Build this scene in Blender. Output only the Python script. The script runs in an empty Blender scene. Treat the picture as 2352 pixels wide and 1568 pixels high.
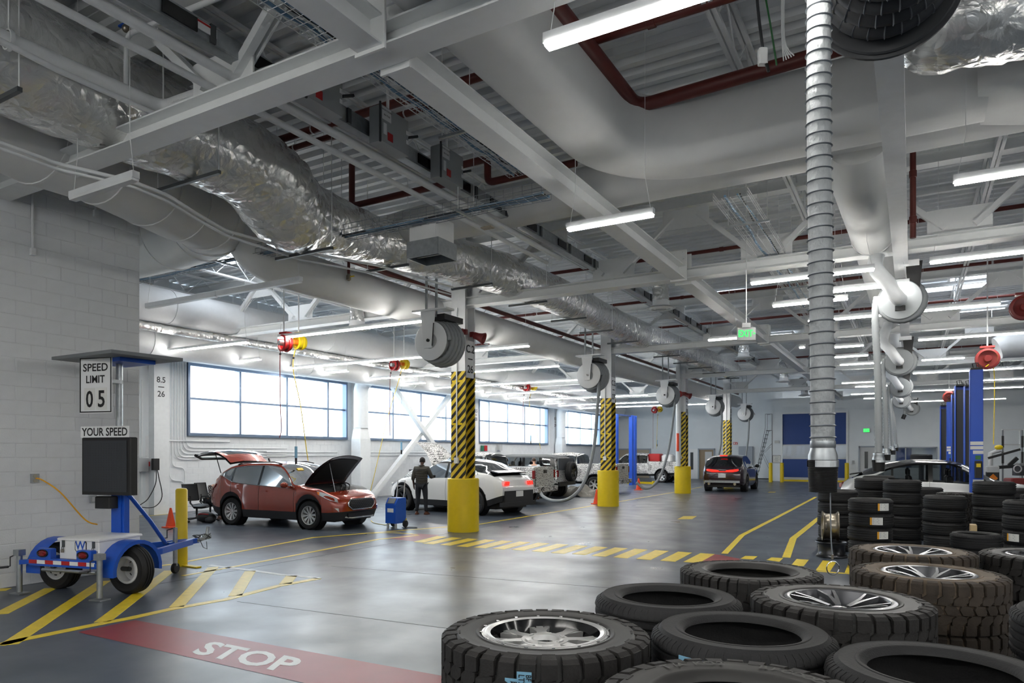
import bpy, bmesh, math, random
from mathutils import Vector, Matrix
random.seed(7)
C = bpy.context.scene.collection
PI = math.pi
# ---------------------------------------------------------------- camera
CAM_H, FOC, CX, HY = 1.88, 1600.0, 1176.0, 1042.0
TH = math.radians(29.87); SN, CS = math.sin(TH), math.cos(TH)
cam_d = bpy.data.cameras.new('camera'); cam = bpy.data.objects.new('camera', cam_d); C.objects.link(cam)
cam_d.sensor_width = 36.0; cam_d.lens = FOC / 2352 * 36.0
cam_d.shift_y = (HY - 784) / 2352; cam_d.clip_start = 0.05; cam_d.clip_end = 400
cam.location = (0, 0, CAM_H); cam.rotation_euler = (PI / 2, 0, TH)
bpy.context.scene.camera = cam
# ---------------------------------------------------------------- world, sun, exposure
W = bpy.data.worlds.new('overcast_sky'); bpy.context.scene.world = W; W.use_nodes = True
_bg = W.node_tree.nodes['Background']
_bg.inputs[0].default_value = (0.80, 0.91, 1.0, 1); _bg.inputs[1].default_value = 1.35
vs = bpy.context.scene.view_settings
vs.view_transform = 'Standard'; vs.look = 'None'; vs.gamma = 1.0; vs.exposure = 2.3; vs.use_curve_mapping = False
cy = bpy.context.scene.cycles
cy.max_bounces = 8; cy.diffuse_bounces = 4; cy.glossy_bounces = 4; cy.transparent_max_bounces = 8
cy.caustics_reflective = False; cy.caustics_refractive = False; cy.sample_clamp_indirect = 6.0
LED = 13.5            # strength of the LED diffusers
def portal(name, loc, rot, sx, sy):
    d = bpy.data.lights.new(name, 'AREA'); d.shape = 'RECTANGLE'; d.size = sx; d.size_y = sy
    d.cycles.is_portal = True
    o = bpy.data.objects.new(name, d); o.location = loc; o.rotation_euler = rot; C.objects.link(o)

# ---------------------------------------------------------------- picking helpers: pixel on a known plane -> world point
def ray(px, py):
    u = (px - CX) / FOC
    return Vector((-SN + u * CS, CS + u * SN, (HY - py) / FOC))
def onz(px, py, z=0.0):
    r = ray(px, py); return Vector((0, 0, CAM_H)) + r * ((z - CAM_H) / r.z)
def onx(px, py, x):
    r = ray(px, py); return Vector((0, 0, CAM_H)) + r * (x / r.x)
def ony(px, py, y):
    r = ray(px, py); return Vector((0, 0, CAM_H)) + r * (y / r.y)
def ond(px, py, d):
    return Vector((0, 0, CAM_H)) + ray(px, py) * d

# ---------------------------------------------------------------- materials
MAT = {}
def lin(c):
    return tuple((x / 12.92 if x <= .04045 else ((x + .055) / 1.055) ** 2.4) for x in [k / 255 for k in c]) + (1,)
def mat(name, rgb=(200, 200, 200), rough=.5, metal=0., noise=0., nscale=8., bump=0., bscale=40., emit=None, es=1., coat=0., stretch=None, spec=None, trans=0.):
    m = bpy.data.materials.new(name); m.use_nodes = True; MAT[name] = m
    nt = m.node_tree; b = nt.nodes['Principled BSDF']
    b.inputs['Base Color'].default_value = lin(rgb); b.inputs['Roughness'].default_value = rough; b.inputs['Metallic'].default_value = metal
    if coat: b.inputs['Coat Weight'].default_value = coat; b.inputs['Coat Roughness'].default_value = .05
    if spec is not None: b.inputs['Specular IOR Level'].default_value = spec
    if trans: b.inputs['Transmission Weight'].default_value = trans
    if emit: b.inputs['Emission Color'].default_value = lin(emit); b.inputs['Emission Strength'].default_value = es
    if noise or bump:
        tc = nt.nodes.new('ShaderNodeTexCoord'); mp = nt.nodes.new('ShaderNodeMapping'); nt.links.new(tc.outputs['Object'], mp.inputs[0])
        if stretch: mp.inputs['Scale'].default_value = stretch
    if noise:
        n = nt.nodes.new('ShaderNodeTexNoise'); n.inputs['Scale'].default_value = nscale; n.inputs['Detail'].default_value = 5
        nt.links.new(mp.outputs[0], n.inputs['Vector'])
        r = nt.nodes.new('ShaderNodeValToRGB'); e = r.color_ramp.elements
        a = lin(rgb); e[0].position = .3; e[1].position = .7
        e[0].color = tuple(max(0, x * (1 - noise)) for x in a[:3]) + (1,); e[1].color = tuple(min(1, x * (1 + noise)) for x in a[:3]) + (1,)
        nt.links.new(n.outputs['Fac'], r.inputs[0]); nt.links.new(r.outputs[0], b.inputs['Base Color'])
    if bump:
        n2 = nt.nodes.new('ShaderNodeTexNoise'); n2.inputs['Scale'].default_value = bscale; n2.inputs['Detail'].default_value = 4
        nt.links.new(mp.outputs[0], n2.inputs['Vector'])
        bp = nt.nodes.new('ShaderNodeBump'); bp.inputs['Strength'].default_value = bump; bp.inputs['Distance'].default_value = .02
        nt.links.new(n2.outputs['Fac'], bp.inputs['Height']); nt.links.new(bp.outputs[0], b.inputs['Normal'])
    return m
mat('steel_white', (226, 228, 229), .45, noise=.03)
mat('beam_white', (230, 232, 232), .4, noise=.02)
mat('deck', (222, 225, 228), .55, noise=.05, nscale=1.5)
mat('block', (222, 224, 226), .7, noise=.04, nscale=3, bump=.25, bscale=90)
mat('mortar', (214, 216, 218), .85, noise=.05)
mat('wallpaint', (222, 227, 230), .65, noise=.02, nscale=2)
mat('trimgrey', (150, 158, 168), .5)
mat('alu', (112, 128, 150), .35, .5)
mat('alu_lit', (196, 208, 220), .4)  # alu lightened for the daylight on the mullion sides
mat('duct_white', (222, 223, 222), .6, noise=.02, nscale=4, bump=.15, bscale=6)
mat('duct_spiral', (226, 229, 231), .5, noise=.02)
mat('galv', (165, 170, 173), .38, .85, noise=.12, nscale=14)
mat('galv_dark', (92, 96, 98), .45, .7)
mat('chrome', (215, 215, 215), .12, 1.)
mat('redpipe', (92, 34, 27), .45, noise=.08)
mat('red', (178, 24, 26), .35)
mat('darkred', (120, 32, 30), .45)
mat('yellow', (226, 196, 16), .4, noise=.04)
mat('lineyellow', (232, 204, 48), .38, noise=.09, nscale=9)
mat('linewhite', (214, 216, 214), .4)
mat('stopred', (136, 38, 44), .38, noise=.12, nscale=2)
mat('blue', (26, 84, 190), .35, noise=.03)
mat('blue_lift', (24, 82, 196), .4)
mat('navy', (22, 62, 130), .5)
mat('black', (18, 18, 19), .5)
mat('blackgloss', (10, 10, 11), .12)
mat('dgrey', (48, 50, 53), .55)
mat('letter_grey', (70, 69, 67), .6)
mat('mgrey', (112, 116, 120), .5)
mat('lgrey', (190, 192, 192), .5)
mat('white', (232, 233, 233), .4)
mat('boxgrey', (158, 162, 164), .5, .2)
mat('rubber', (23, 23, 25), .7, noise=.25, nscale=20, bump=.12, bscale=120)
mat('rubber_lug', (29, 27, 26), .72, noise=.3, nscale=14, bump=.15, bscale=90)
mat('rubber_dusty', (56, 48, 40), .8, noise=.35, nscale=9, bump=.15, bscale=90)
mat('sidewall', (40, 39, 38), .55, noise=.25, nscale=6)
mat('sidewall_dusty', (104, 90, 74), .75, noise=.3, nscale=7)
mat('rim_silver', (206, 206, 205), .28, .6)
mat('rim_dark', (74, 75, 78), .28, .8)
mat('rim_gun', (140, 141, 144), .25, .9)
mat('rim_bronze', (150, 142, 128), .3, .9, noise=.12, nscale=5)
mat('hose_grey', (142, 146, 148), .6)
mat('hose_cloth', (166, 170, 172), .55, .15, noise=.08, nscale=25, bump=.9, bscale=22, stretch=(1, 1, .6))
mat('orange', (236, 74, 24), .45)
mat('car_orange', (142, 42, 12), .26, .25, coat=1.)
mat('car_white', (226, 227, 226), .25, coat=1.)
mat('car_silver', (196, 198, 198), .3, .3, coat=1.)
mat('car_plum', (44, 22, 34), .22, .4, coat=1.)
mat('car_grey', (96, 100, 104), .3, .3, coat=.8)
mat('cladding', (38, 39, 41), .55)
mat('glass_dark', (14, 17, 19), .05, spec=.8, coat=.4)
mat('softtop', (84, 87, 90), .75, noise=.1, nscale=12, bump=.35, bscale=9)
mat('tarp', (150, 146, 138), .6, noise=.15, nscale=8)
mat('taillight', (200, 10, 14), .2, emit=(255, 40, 30), es=.45)
mat('taillight_off', (120, 14, 18), .2)
mat('lamp_clear', (210, 214, 218), .1, .3)
mat('amber', (226, 120, 30), .3)
mat('led', (255, 255, 255), .5, emit=(255, 252, 246), es=LED)
mat('led_off', (225, 226, 226), .4)
mat('skylight', (255, 255, 255), .5, emit=(238, 246, 255), es=1.6)
mat('exit_green', (40, 190, 70), .4, emit=(40, 230, 90), es=.4)
mat('green_sign', (34, 104, 74), .5)
mat('blue_tape', (120, 168, 196), .6)
mat('paper', (222, 222, 218), .7)
mat('ink', (14, 14, 16), .6)
mat('skin_light', (205, 158, 134), .55)
mat('skin_dark', (74, 50, 40), .5)
mat('hair', (20, 17, 16), .6)
mat('hair_brown', (70, 50, 38), .6)
mat('jeans', (24, 27, 34), .8)
mat('jacket', (58, 56, 50), .7)
mat('olive', (62, 60, 46), .75)
mat('shirt_white', (212, 216, 222), .7)
mat('shoe', (88, 48, 27), .55)
mat('tan', (172, 160, 140), .6)
mat('screen', (44, 48, 54), .45)
mat('wire', (226, 228, 228), .4)
mat('wire_grey', (136, 142, 148), .4, .5)
mat('cable_blue', (112, 148, 178), .5)
mat('cable_green', (46, 110, 60), .5)
mat('cord', (222, 160, 30), .5)
mat('wood', (196, 172, 128), .6, noise=.15, nscale=10, stretch=(1, 12, 12))
mat('warn_orange', (236, 132, 30), .5)
mat('brown_room', (150, 132, 108), .7)
mat('outlet', (160, 156, 140), .4)

def nodes_of(m): return m.node_tree.nodes, m.node_tree.links, m.node_tree.nodes['Principled BSDF']
def special():
    # crinkled foil
    m = mat('foil', (238, 238, 236), .2, .7); n, l, b = nodes_of(m)
    tc = n.new('ShaderNodeTexCoord')
    a = n.new('ShaderNodeTexNoise'); a.inputs['Scale'].default_value = 2.6; a.inputs['Detail'].default_value = 6; a.inputs['Roughness'].default_value = .5; a.inputs['Distortion'].default_value = 2.2
    v = n.new('ShaderNodeTexVoronoi'); v.feature = 'DISTANCE_TO_EDGE'; v.inputs['Scale'].default_value = 5.5
    ad = n.new('ShaderNodeMath'); ad.operation = 'ADD'
    l.new(tc.outputs['Object'], a.inputs[0]); l.new(a.outputs['Color'], v.inputs['Vector']) if False else l.new(tc.outputs['Object'], v.inputs['Vector'])
    l.new(a.outputs['Fac'], ad.inputs[0]); l.new(v.outputs[0], ad.inputs[1])
    bp = n.new('ShaderNodeBump'); bp.inputs['Strength'].default_value = .6; bp.inputs['Distance'].default_value = .05
    l.new(ad.outputs[0], bp.inputs['Height']); l.new(bp.outputs[0], b.inputs['Normal'])
    # hazard stripes
    m = mat('hazard', (230, 200, 30), .45); n, l, b = nodes_of(m)
    tc = n.new('ShaderNodeTexCoord'); sx = n.new('ShaderNodeSeparateXYZ'); l.new(tc.outputs['Object'], sx.inputs[0])
    s1 = n.new('ShaderNodeMath'); s1.operation = 'SUBTRACT'; l.new(sx.outputs[2], s1.inputs[0]); l.new(sx.outputs[0], s1.inputs[1])
    s2 = n.new('ShaderNodeMath'); s2.operation = 'SUBTRACT'; l.new(s1.outputs[0], s2.inputs[0]); l.new(sx.outputs[1], s2.inputs[1])
    dv = n.new('ShaderNodeMath'); dv.operation = 'DIVIDE'; dv.inputs[1].default_value = .215; l.new(s2.outputs[0], dv.inputs[0])
    fr = n.new('ShaderNodeMath'); fr.operation = 'FRACT'; l.new(dv.outputs[0], fr.inputs[0])
    gt = n.new('ShaderNodeMath'); gt.operation = 'GREATER_THAN'; gt.inputs[1].default_value = .52; l.new(fr.outputs[0], gt.inputs[0])
    mx = n.new('ShaderNodeMix'); mx.data_type = 'RGBA'; mx.inputs['A'].default_value = lin((222, 192, 52)); mx.inputs['B'].default_value = lin((26, 25, 24))
    l.new(gt.outputs[0], mx.inputs['Factor']); l.new(mx.outputs['Result'], b.inputs['Base Color'])
    # dazzle camouflage wrap
    m = mat('camo', (230, 230, 230), .5); n, l, b = nodes_of(m)
    tc = n.new('ShaderNodeTexCoord'); mp = n.new('ShaderNodeMapping'); mp.inputs['Scale'].default_value = (1, 1, 1)
    w = n.new('ShaderNodeTexWave'); w.wave_type = 'BANDS'; w.bands_direction = 'Z'; w.inputs['Scale'].default_value = 6.5; w.inputs['Distortion'].default_value = 6; w.inputs['Detail'].default_value = 1; w.inputs['Detail Scale'].default_value = 2.2
    ck = n.new('ShaderNodeTexWave'); ck.bands_direction = 'X'; ck.inputs['Scale'].default_value = 5.5; ck.inputs['Distortion'].default_value = 2.5; ck.inputs['Detail Scale'].default_value = 2
    l.new(tc.outputs['Object'], mp.inputs[0]); l.new(mp.outputs[0], w.inputs[0]); l.new(mp.outputs[0], ck.inputs[0])
    ns = n.new('ShaderNodeTexNoise'); ns.inputs['Scale'].default_value = 1.6; l.new(mp.outputs[0], ns.inputs[0])
    g = n.new('ShaderNodeMath'); g.operation = 'GREATER_THAN'; g.inputs[1].default_value = .5; l.new(ns.outputs['Fac'], g.inputs[0])
    mx = n.new('ShaderNodeMix'); mx.data_type = 'FLOAT'; l.new(g.outputs[0], mx.inputs[0]); l.new(w.outputs['Fac'], mx.inputs[2])
    mn = n.new('ShaderNodeMath'); mn.operation = 'MINIMUM'; l.new(w.outputs['Fac'], mn.inputs[0]); l.new(ck.outputs['Fac'], mn.inputs[1]); l.new(mn.outputs[0], mx.inputs[3])
    r = n.new('ShaderNodeValToRGB'); r.color_ramp.interpolation = 'CONSTANT'; r.color_ramp.elements[1].position = .30
    r.color_ramp.elements[0].color = lin((26, 26, 28)); r.color_ramp.elements[1].color = lin((226, 226, 224))
    l.new(mx.outputs[0], r.inputs[0]); l.new(r.outputs[0], b.inputs['Base Color'])
    # checked flannel
    m = mat('flannel', (150, 146, 144), .8); n, l, b = nodes_of(m)
    tc = n.new('ShaderNodeTexCoord'); ck = n.new('ShaderNodeTexChecker'); ck.inputs['Scale'].default_value = 26
    ck.inputs[1].default_value = lin((176, 170, 166)); ck.inputs[2].default_value = lin((66, 58, 60)); l.new(tc.outputs['Object'], ck.inputs[0]); l.new(ck.outputs[0], b.inputs['Base Color'])
    # window glass: thin pane that lets the overcast daylight through
    m = bpy.data.materials.new('pane'); MAT['pane'] = m; m.use_nodes = True; n, l = m.node_tree.nodes, m.node_tree.links
    n.clear(); o = n.new('ShaderNodeOutputMaterial'); t = n.new('ShaderNodeBsdfTransparent'); t.inputs[0].default_value = (.96, .985, 1, 1)
    g = n.new('ShaderNodeBsdfGlossy'); g.inputs['Roughness'].default_value = .03; mxs = n.new('ShaderNodeMixShader'); mxs.inputs[0].default_value = .06
    l.new(t.outputs[0], mxs.inputs[1]); l.new(g.outputs[0], mxs.inputs[2]); l.new(mxs.outputs[0], o.inputs[0])
    # tinted car glass
    m = bpy.data.materials.new('car_glass'); MAT['car_glass'] = m; m.use_nodes = True; n, l = m.node_tree.nodes, m.node_tree.links
    n.clear(); o = n.new('ShaderNodeOutputMaterial'); t = n.new('ShaderNodeBsdfTransparent'); t.inputs[0].default_value = (.42, .45, .46, 1)
    g = n.new('ShaderNodeBsdfGlossy'); g.inputs['Roughness'].default_value = .02; mxs = n.new('ShaderNodeMixShader')
    fz = n.new('ShaderNodeFresnel'); fz.inputs[0].default_value = 1.7; l.new(fz.outputs[0], mxs.inputs[0])
    l.new(t.outputs[0], mxs.inputs[1]); l.new(g.outputs[0], mxs.inputs[2]); l.new(mxs.outputs[0], o.inputs[0])
    # sealed polished concrete floor
    m = mat('concrete', (98, 104, 110), .2); n, l, b = nodes_of(m)
    tc = n.new('ShaderNodeTexCoord')
    a = n.new('ShaderNodeTexNoise'); a.inputs['Scale'].default_value = .35; a.inputs['Detail'].default_value = 8; a.inputs['Roughness'].default_value = .6; l.new(tc.outputs['Object'], a.inputs[0])
    r = n.new('ShaderNodeValToRGB'); e = r.color_ramp.elements; e[0].position = .3; e[0].color = lin((58, 66, 77)); e[1].position = .72; e[1].color = lin((84, 92, 103))
    l.new(a.outputs['Fac'], r.inputs[0]); l.new(r.outputs[0], b.inputs['Base Color'])
    a2 = n.new('ShaderNodeTexNoise'); a2.inputs['Scale'].default_value = 1.3; a2.inputs['Detail'].default_value = 6; l.new(tc.outputs['Object'], a2.inputs[0])
    mr = n.new('ShaderNodeMapRange'); mr.inputs[1].default_value = .3; mr.inputs[2].default_value = .7; mr.inputs[3].default_value = .27; mr.inputs[4].default_value = .40
    l.new(a2.outputs['Fac'], mr.inputs[0]); l.new(mr.outputs[0], b.inputs['Roughness'])
    a3 = n.new('ShaderNodeTexNoise'); a3.inputs['Scale'].default_value = 7; a3.inputs['Detail'].default_value = 6; l.new(tc.outputs['Object'], a3.inputs[0])
    bp = n.new('ShaderNodeBump'); bp.inputs['Strength'].default_value = .05; bp.inputs['Distance'].default_value = .01; l.new(a3.outputs['Fac'], bp.inputs['Height']); l.new(bp.outputs[0], b.inputs['Normal'])
    b.inputs['Specular IOR Level'].default_value = .62
special()

# ---------------------------------------------------------------- mesh building
class MB:
    def __init__(s): s.v = []; s.f = []
    def add(s, vs_, fs_):
        o = len(s.v); s.v.extend(tuple(p) for p in vs_); s.f.extend(tuple(i + o for i in f) for f in fs_); return s
    def box(s, c, d, rz=0., M=None):
        x, y, z = d[0] / 2, d[1] / 2, d[2] / 2
        pts = [Vector((a, b, e)) for a in (-x, x) for b in (-y, y) for e in (-z, z)]
        R = M or Matrix.Rotation(rz, 3, 'Z')
        pts = [R @ p + Vector(c) for p in pts]
        return s.add(pts, [(0, 1, 3, 2), (4, 6, 7, 5), (0, 4, 5, 1), (2, 3, 7, 6), (0, 2, 6, 4), (1, 5, 7, 3)])
    def beam(s, p0, p1, w, h, up=(0, 0, 1), off=0.):
        p0 = Vector(p0); p1 = Vector(p1); t = (p1 - p0); L = t.length; t.normalize()
        u = Vector(up)
        if abs(t.dot(u)) > .98: u = Vector((0, 1, 0))
        sd = t.cross(u).normalized(); u = sd.cross(t)
        M = Matrix((sd, t, u)).transposed()
        return s.box((p0 + p1) / 2 + u * off, (w, L, h), M=M)
    def ibeam(s, p0, p1, w, h, t=.018, up=(0, 0, 1)):
        s.beam(p0, p1, w, t, up, off=h / 2 - t / 2); s.beam(p0, p1, w, t, up, off=-h / 2 + t / 2); s.beam(p0, p1, t, h - 2 * t, up); return s
    def tube(s, path, r, n=8, caps=True, closed=False):
        P = [Vector(p) for p in path]; m = len(P)
        rr = r if isinstance(r, (list, tuple)) else [r] * m
        T = []
        for i in range(m):
            a = P[(i - 1) % m] if (i > 0 or closed) else P[i]; b = P[(i + 1) % m] if (i < m - 1 or closed) else P[i]
            T.append((b - a).normalized())
        u = T[0].orthogonal().normalized(); rings = []
        for i in range(m):
            u = (u - T[i] * u.dot(T[i])); u = u.normalized() if u.length > 1e-6 else T[i].orthogonal().normalized()
            w = T[i].cross(u)
            rings.append([P[i] + (u * math.cos(2 * PI * k / n) + w * math.sin(2 * PI * k / n)) * rr[i] for k in range(n)])
        vs_ = [p for R in rings for p in R]; fs_ = []
        for i in range(m - (0 if closed else 1)):
            j = (i + 1) % m
            for k in range(n):
                fs_.append((i * n + k, i * n + (k + 1) % n, j * n + (k + 1) % n, j * n + k))
        if caps and not closed: fs_.append(tuple(range(n))[::-1]); fs_.append(tuple(range((m - 1) * n, m * n)))
        return s.add(vs_, fs_)
    def cyl(s, p0, p1, r, n=16, r1=None): return s.tube([p0, p1], [r, r if r1 is None else r1], n)
    def lathe(s, prof, c=(0, 0, 0), ax=(0, 0, 1), n=24, closed=False, a0=0., a1=2 * PI):
        ax = Vector(ax).normalized(); u = ax.orthogonal().normalized(); w = ax.cross(u); c = Vector(c)
        full = abs(a1 - a0 - 2 * PI) < 1e-6; N = n if full else n + 1; m = len(prof); vs_ = []
        for k in range(N):
            a = a0 + (a1 - a0) * k / n; dr = u * math.cos(a) + w * math.sin(a)
            for r, h in prof: vs_.append(c + dr * r + ax * h)
        fs_ = []
        for k in range(n):
            k2 = (k + 1) % N
            for i in range(m if closed else m - 1):
                j = (i + 1) % m; fs_.append((k * m + i, k2 * m + i, k2 * m + j, k * m + j))
        return s.add(vs_, fs_)
    def prism(s, poly, o, ux, uy, depth):
        o, ux, uy = Vector(o), Vector(ux).normalized(), Vector(uy).normalized(); nz = ux.cross(uy) * depth; m = len(poly)
        a = [o + ux * p[0] + uy * p[1] for p in poly]; b = [p + nz for p in a]
        return s.add(a + b, [tuple(range(m))[::-1], tuple(range(m, 2 * m))] + [(i, (i + 1) % m, (i + 1) % m + m, i + m) for i in range(m)])
    def sweep(s, sec, path, up=(0, 0, 1), caps=True, scl=None):
        P = [Vector(p) for p in path]; m = len(P); n = len(sec); vs_ = []
        for i in range(m):
            t = (P[min(i + 1, m - 1)] - P[max(i - 1, 0)]).normalized(); sd = t.cross(Vector(up)).normalized(); u = sd.cross(t); k = scl[i] if scl else 1.
            vs_ += [P[i] + sd * a * k + u * b * k for a, b in sec]
        fs_ = [(i * n + k, i * n + (k + 1) % n, (i + 1) * n + (k + 1) % n, (i + 1) * n + k) for i in range(m - 1) for k in range(n)]
        if caps: fs_ += [tuple(range(n))[::-1], tuple(range((m - 1) * n, m * n))]
        return s.add(vs_, fs_)
    def grid(s, rows):
        m = len(rows[0]); vs_ = [p for r in rows for p in r]
        return s.add(vs_, [(i * m + k, i * m + k + 1, (i + 1) * m + k + 1, (i + 1) * m + k) for i in range(len(rows) - 1) for k in range(m - 1)])
    def ball(s, c, r, n=12, m=8, M=None):
        rx = r if isinstance(r, (tuple, list)) else (r, r, r); vs_ = []; fs_ = []
        for i in range(m + 1):
            a = PI * i / m
            for k in range(n):
                b = 2 * PI * k / n; p = Vector((math.sin(a) * math.cos(b) * rx[0], math.sin(a) * math.sin(b) * rx[1], math.cos(a) * rx[2]))
                if M: p = M @ p
                vs_.append(p + Vector(c))
        for i in range(m):
            for k in range(n): fs_.append((i * n + k, (i + 1) * n + k, (i + 1) * n + (k + 1) % n, i * n + (k + 1) % n))
        return s.add(vs_, fs_)
    def rbox(s, c, d, b=.02, rz=0.):   # box with bevelled vertical and top edges
        x, y, z = d[0] / 2, d[1] / 2, d[2]
        R = Matrix.Rotation(rz, 3, 'Z'); c = Vector(c) - Vector((0, 0, z / 2)); rings = []
        for (ins, h) in ((0, 0), (0, z - b), (b, z)):
            X, Y_ = x - ins, y - ins; q = [(-X, -Y_ + b), (-X + b, -Y_), (X - b, -Y_), (X, -Y_ + b), (X, Y_ - b), (X - b, Y_), (-X + b, Y_), (-X, Y_ - b)]
            rings.append([R @ Vector((p[0], p[1], h)) + c for p in q])
        vs_ = [p for r in rings for p in r]; fs_ = [tuple(range(8))[::-1], tuple(range(16, 24))]
        for i in range(2):
            for k in range(8): fs_.append((i * 8 + k, i * 8 + (k + 1) % 8, (i + 1) * 8 + (k + 1) % 8, (i + 1) * 8 + k))
        return s.add(vs_, fs_)
    def text(s, body, size, M, extrude=.002, align='CENTER', sx=1., bold=.016, fit=None):
        key = (body, extrude, align, bold)
        if key not in TXT:
            cu = bpy.data.curves.new('t', 'FONT'); cu.body = body; cu.size = 1; cu.extrude = 0; cu.offset = bold; cu.align_x = align; cu.align_y = 'CENTER'; cu.resolution_u = 3
            ob = bpy.data.objects.new('t', cu); me = bpy.data.meshes.new_from_object(ob)
            TXT[key] = ([tuple(v.co) for v in me.vertices], [tuple(p.vertices) for p in me.polygons])
            bpy.data.objects.remove(ob); bpy.data.meshes.remove(me); bpy.data.curves.remove(cu)
        V, F = TXT[key]
        if fit:
            xa, xb = min(v[0] for v in V), max(v[0] for v in V); ya, yb = min(v[1] for v in V), max(v[1] for v in V)
            return s.add([M @ Vector(((x - (xa + xb) / 2) * fit[0] / (xb - xa), (y - (ya + yb) / 2) * fit[1] / (yb - ya), extrude)) for x, y, z in V], F)
        return s.add([M @ Vector((x * size * sx, y * size, extrude)) for x, y, z in V], F)
    def mesh(s, name, m, smooth=40):
        me = bpy.data.meshes.new(name); me.from_pydata(s.v, [], s.f); me.materials.append(MAT[m])
        if smooth:
            me.polygons.foreach_set('use_smooth', [True] * len(me.polygons)); me.set_sharp_from_angle(angle=math.radians(smooth))
        me.validate(); return me
    def build(s, name, m, parent=None, smooth=40, **k):
        return put(name, s.mesh(name, m, smooth), parent, **k)
TXT = {}
def put(name, me, parent=None, loc=None, rz=None, label=None, cat=None, group=None, kind=None):
    o = bpy.data.objects.new(name, me); C.objects.link(o)
    if parent:
        o.parent = parent
        if parent.parent is None and loc is None: o.matrix_parent_inverse = (Matrix.Translation(parent.location) @ parent.rotation_euler.to_matrix().to_4x4() @ Matrix.Diagonal(parent.scale).to_4x4()).inverted() if parent.get('world_parts') else Matrix.Identity(4)
    if loc is not None: o.location = loc
    if rz is not None: o.rotation_euler = (0, 0, rz)
    return tag(o, label, cat, group, kind)
def tag(o, label=None, cat=None, group=None, kind=None):
    if label: o['label'] = label
    if cat: o['category'] = cat
    if group: o['group'] = group
    if kind: o['kind'] = kind
    return o
def thing(name, label, cat, loc=(0, 0, 0), rz=0., group=None, world=False, kind=None):
    o = bpy.data.objects.new(name, None); C.objects.link(o); o.location = loc; o.rotation_euler = (0, 0, rz); o.empty_display_size = .2
    if world: o['world_parts'] = True      # its parts are given in world coordinates
    return tag(o, label, cat, group, kind)
def dup(root, loc=None, rz=None, label=None, group=None):
    r = root.copy(); C.objects.link(r)
    if loc is not None: r.location = loc
    if rz is not None: r.rotation_euler = (r.rotation_euler[0], r.rotation_euler[1], rz)
    if label: r['label'] = label
    if group: r['group'] = group
    for ch in list(root.children):
        c = ch.copy(); C.objects.link(c); c.parent = r
        for g in list(ch.children):
            d = g.copy(); C.objects.link(d); d.parent = c
    return r
def arc(c, a, b, r, a0, a1, n=8):   # points on an arc in the plane spanned by a, b
    c, a, b = Vector(c), Vector(a), Vector(b)
    return [c + a * r * math.cos(a0 + (a1 - a0) * i / n) + b * r * math.sin(a0 + (a1 - a0) * i / n) for i in range(n + 1)]
def smooth_path(P, k=6):            # Catmull-Rom through the points
    P = [Vector(p) for p in P]; out = []
    for i in range(len(P) - 1):
        p0, p1, p2, p3 = P[max(i - 1, 0)], P[i], P[i + 1], P[min(i + 2, len(P) - 1)]
        for j in range(k):
            t = j / k; out.append(.5 * ((2 * p1) + (p2 - p0) * t + (2 * p0 - 5 * p1 + 4 * p2 - p3) * t * t + (3 * p1 - p0 - 3 * p2 + p3) * t ** 3))
    return out + [P[-1]]
def fillet(P, r, n=5):              # straight runs with rounded corners
    P = [Vector(p) for p in P]; out = [P[0]]
    for i in range(1, len(P) - 1):
        a = (P[i - 1] - P[i]); b = (P[i + 1] - P[i]); k = min(r, a.length * .48, b.length * .48); a = P[i] + a.normalized() * k; b = P[i] + b.normalized() * k
        for j in range(n + 1):
            t = j / n; out.append(a * (1 - t) ** 2 + P[i] * 2 * t * (1 - t) + b * t * t)
    return out + [P[-1]]
# ================================================================ setting: floor, walls, windows, doors, ceiling
XW, YE, YB, XR, ZC = -20.5, 52.6, -7.0, 22.0, 7.35     # window wall, end wall, rear wall, right wall, deck
XL, YL = -11.05, 6.9                                   # near masonry wall on the left and its corner
YD = 50.9                                              # face of the wall with the blue door
fl = MB().box(((XW + XR) / 2, (YB + YE) / 2, -.1), (XR - XW + 1, YE - YB + 1, .2)).build('floor', 'concrete', smooth=0, kind='structure')

def strip(name, pts, w, m='lineyellow', z=.003, z2=0):   # painted line along a polyline on the floor (mitred)
    P = [Vector((p[0], p[1], 0)) for p in pts]; L = []
    for i, p in enumerate(P):
        d = (P[min(i + 1, len(P) - 1)] - P[max(i - 1, 0)]).normalized()
        k = 1.
        if 0 < i < len(P) - 1: k = 1 / max(.5, d.dot((P[i + 1] - P[i]).normalized()))
        nrm = Vector((-d.y, d.x, 0)); L.append((p + nrm * w / 2 * k, p - nrm * w / 2 * k))
    b = MB()
    for i in range(len(L) - 1):
        a0, a1 = L[i]; b0, b1 = L[i + 1]
        q = [a0, a1, b1, b0]; b.add([(v.x, v.y, 0) for v in q] + [(v.x, v.y, z) for v in q], [(7, 6, 5, 4), (0, 1, 5, 4), (1, 2, 6, 5), (2, 3, 7, 6), (3, 0, 4, 7)])
    return b.build(name, m, fl, smooth=0)
def fl_line(pix, w=.1, m='lineyellow', name='painted_line', z=.003): return strip(name, [onz(*p) for p in pix], w, m, z)
def fl_quad(pix, m, name, z=.002):
    q = [onz(*p) for p in pix]; n = len(q)
    return MB().add([(v.x, v.y, 0) for v in q] + [(v.x, v.y, z) for v in q], [tuple(range(n, 2 * n))]).build(name, m, fl, smooth=0)
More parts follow.
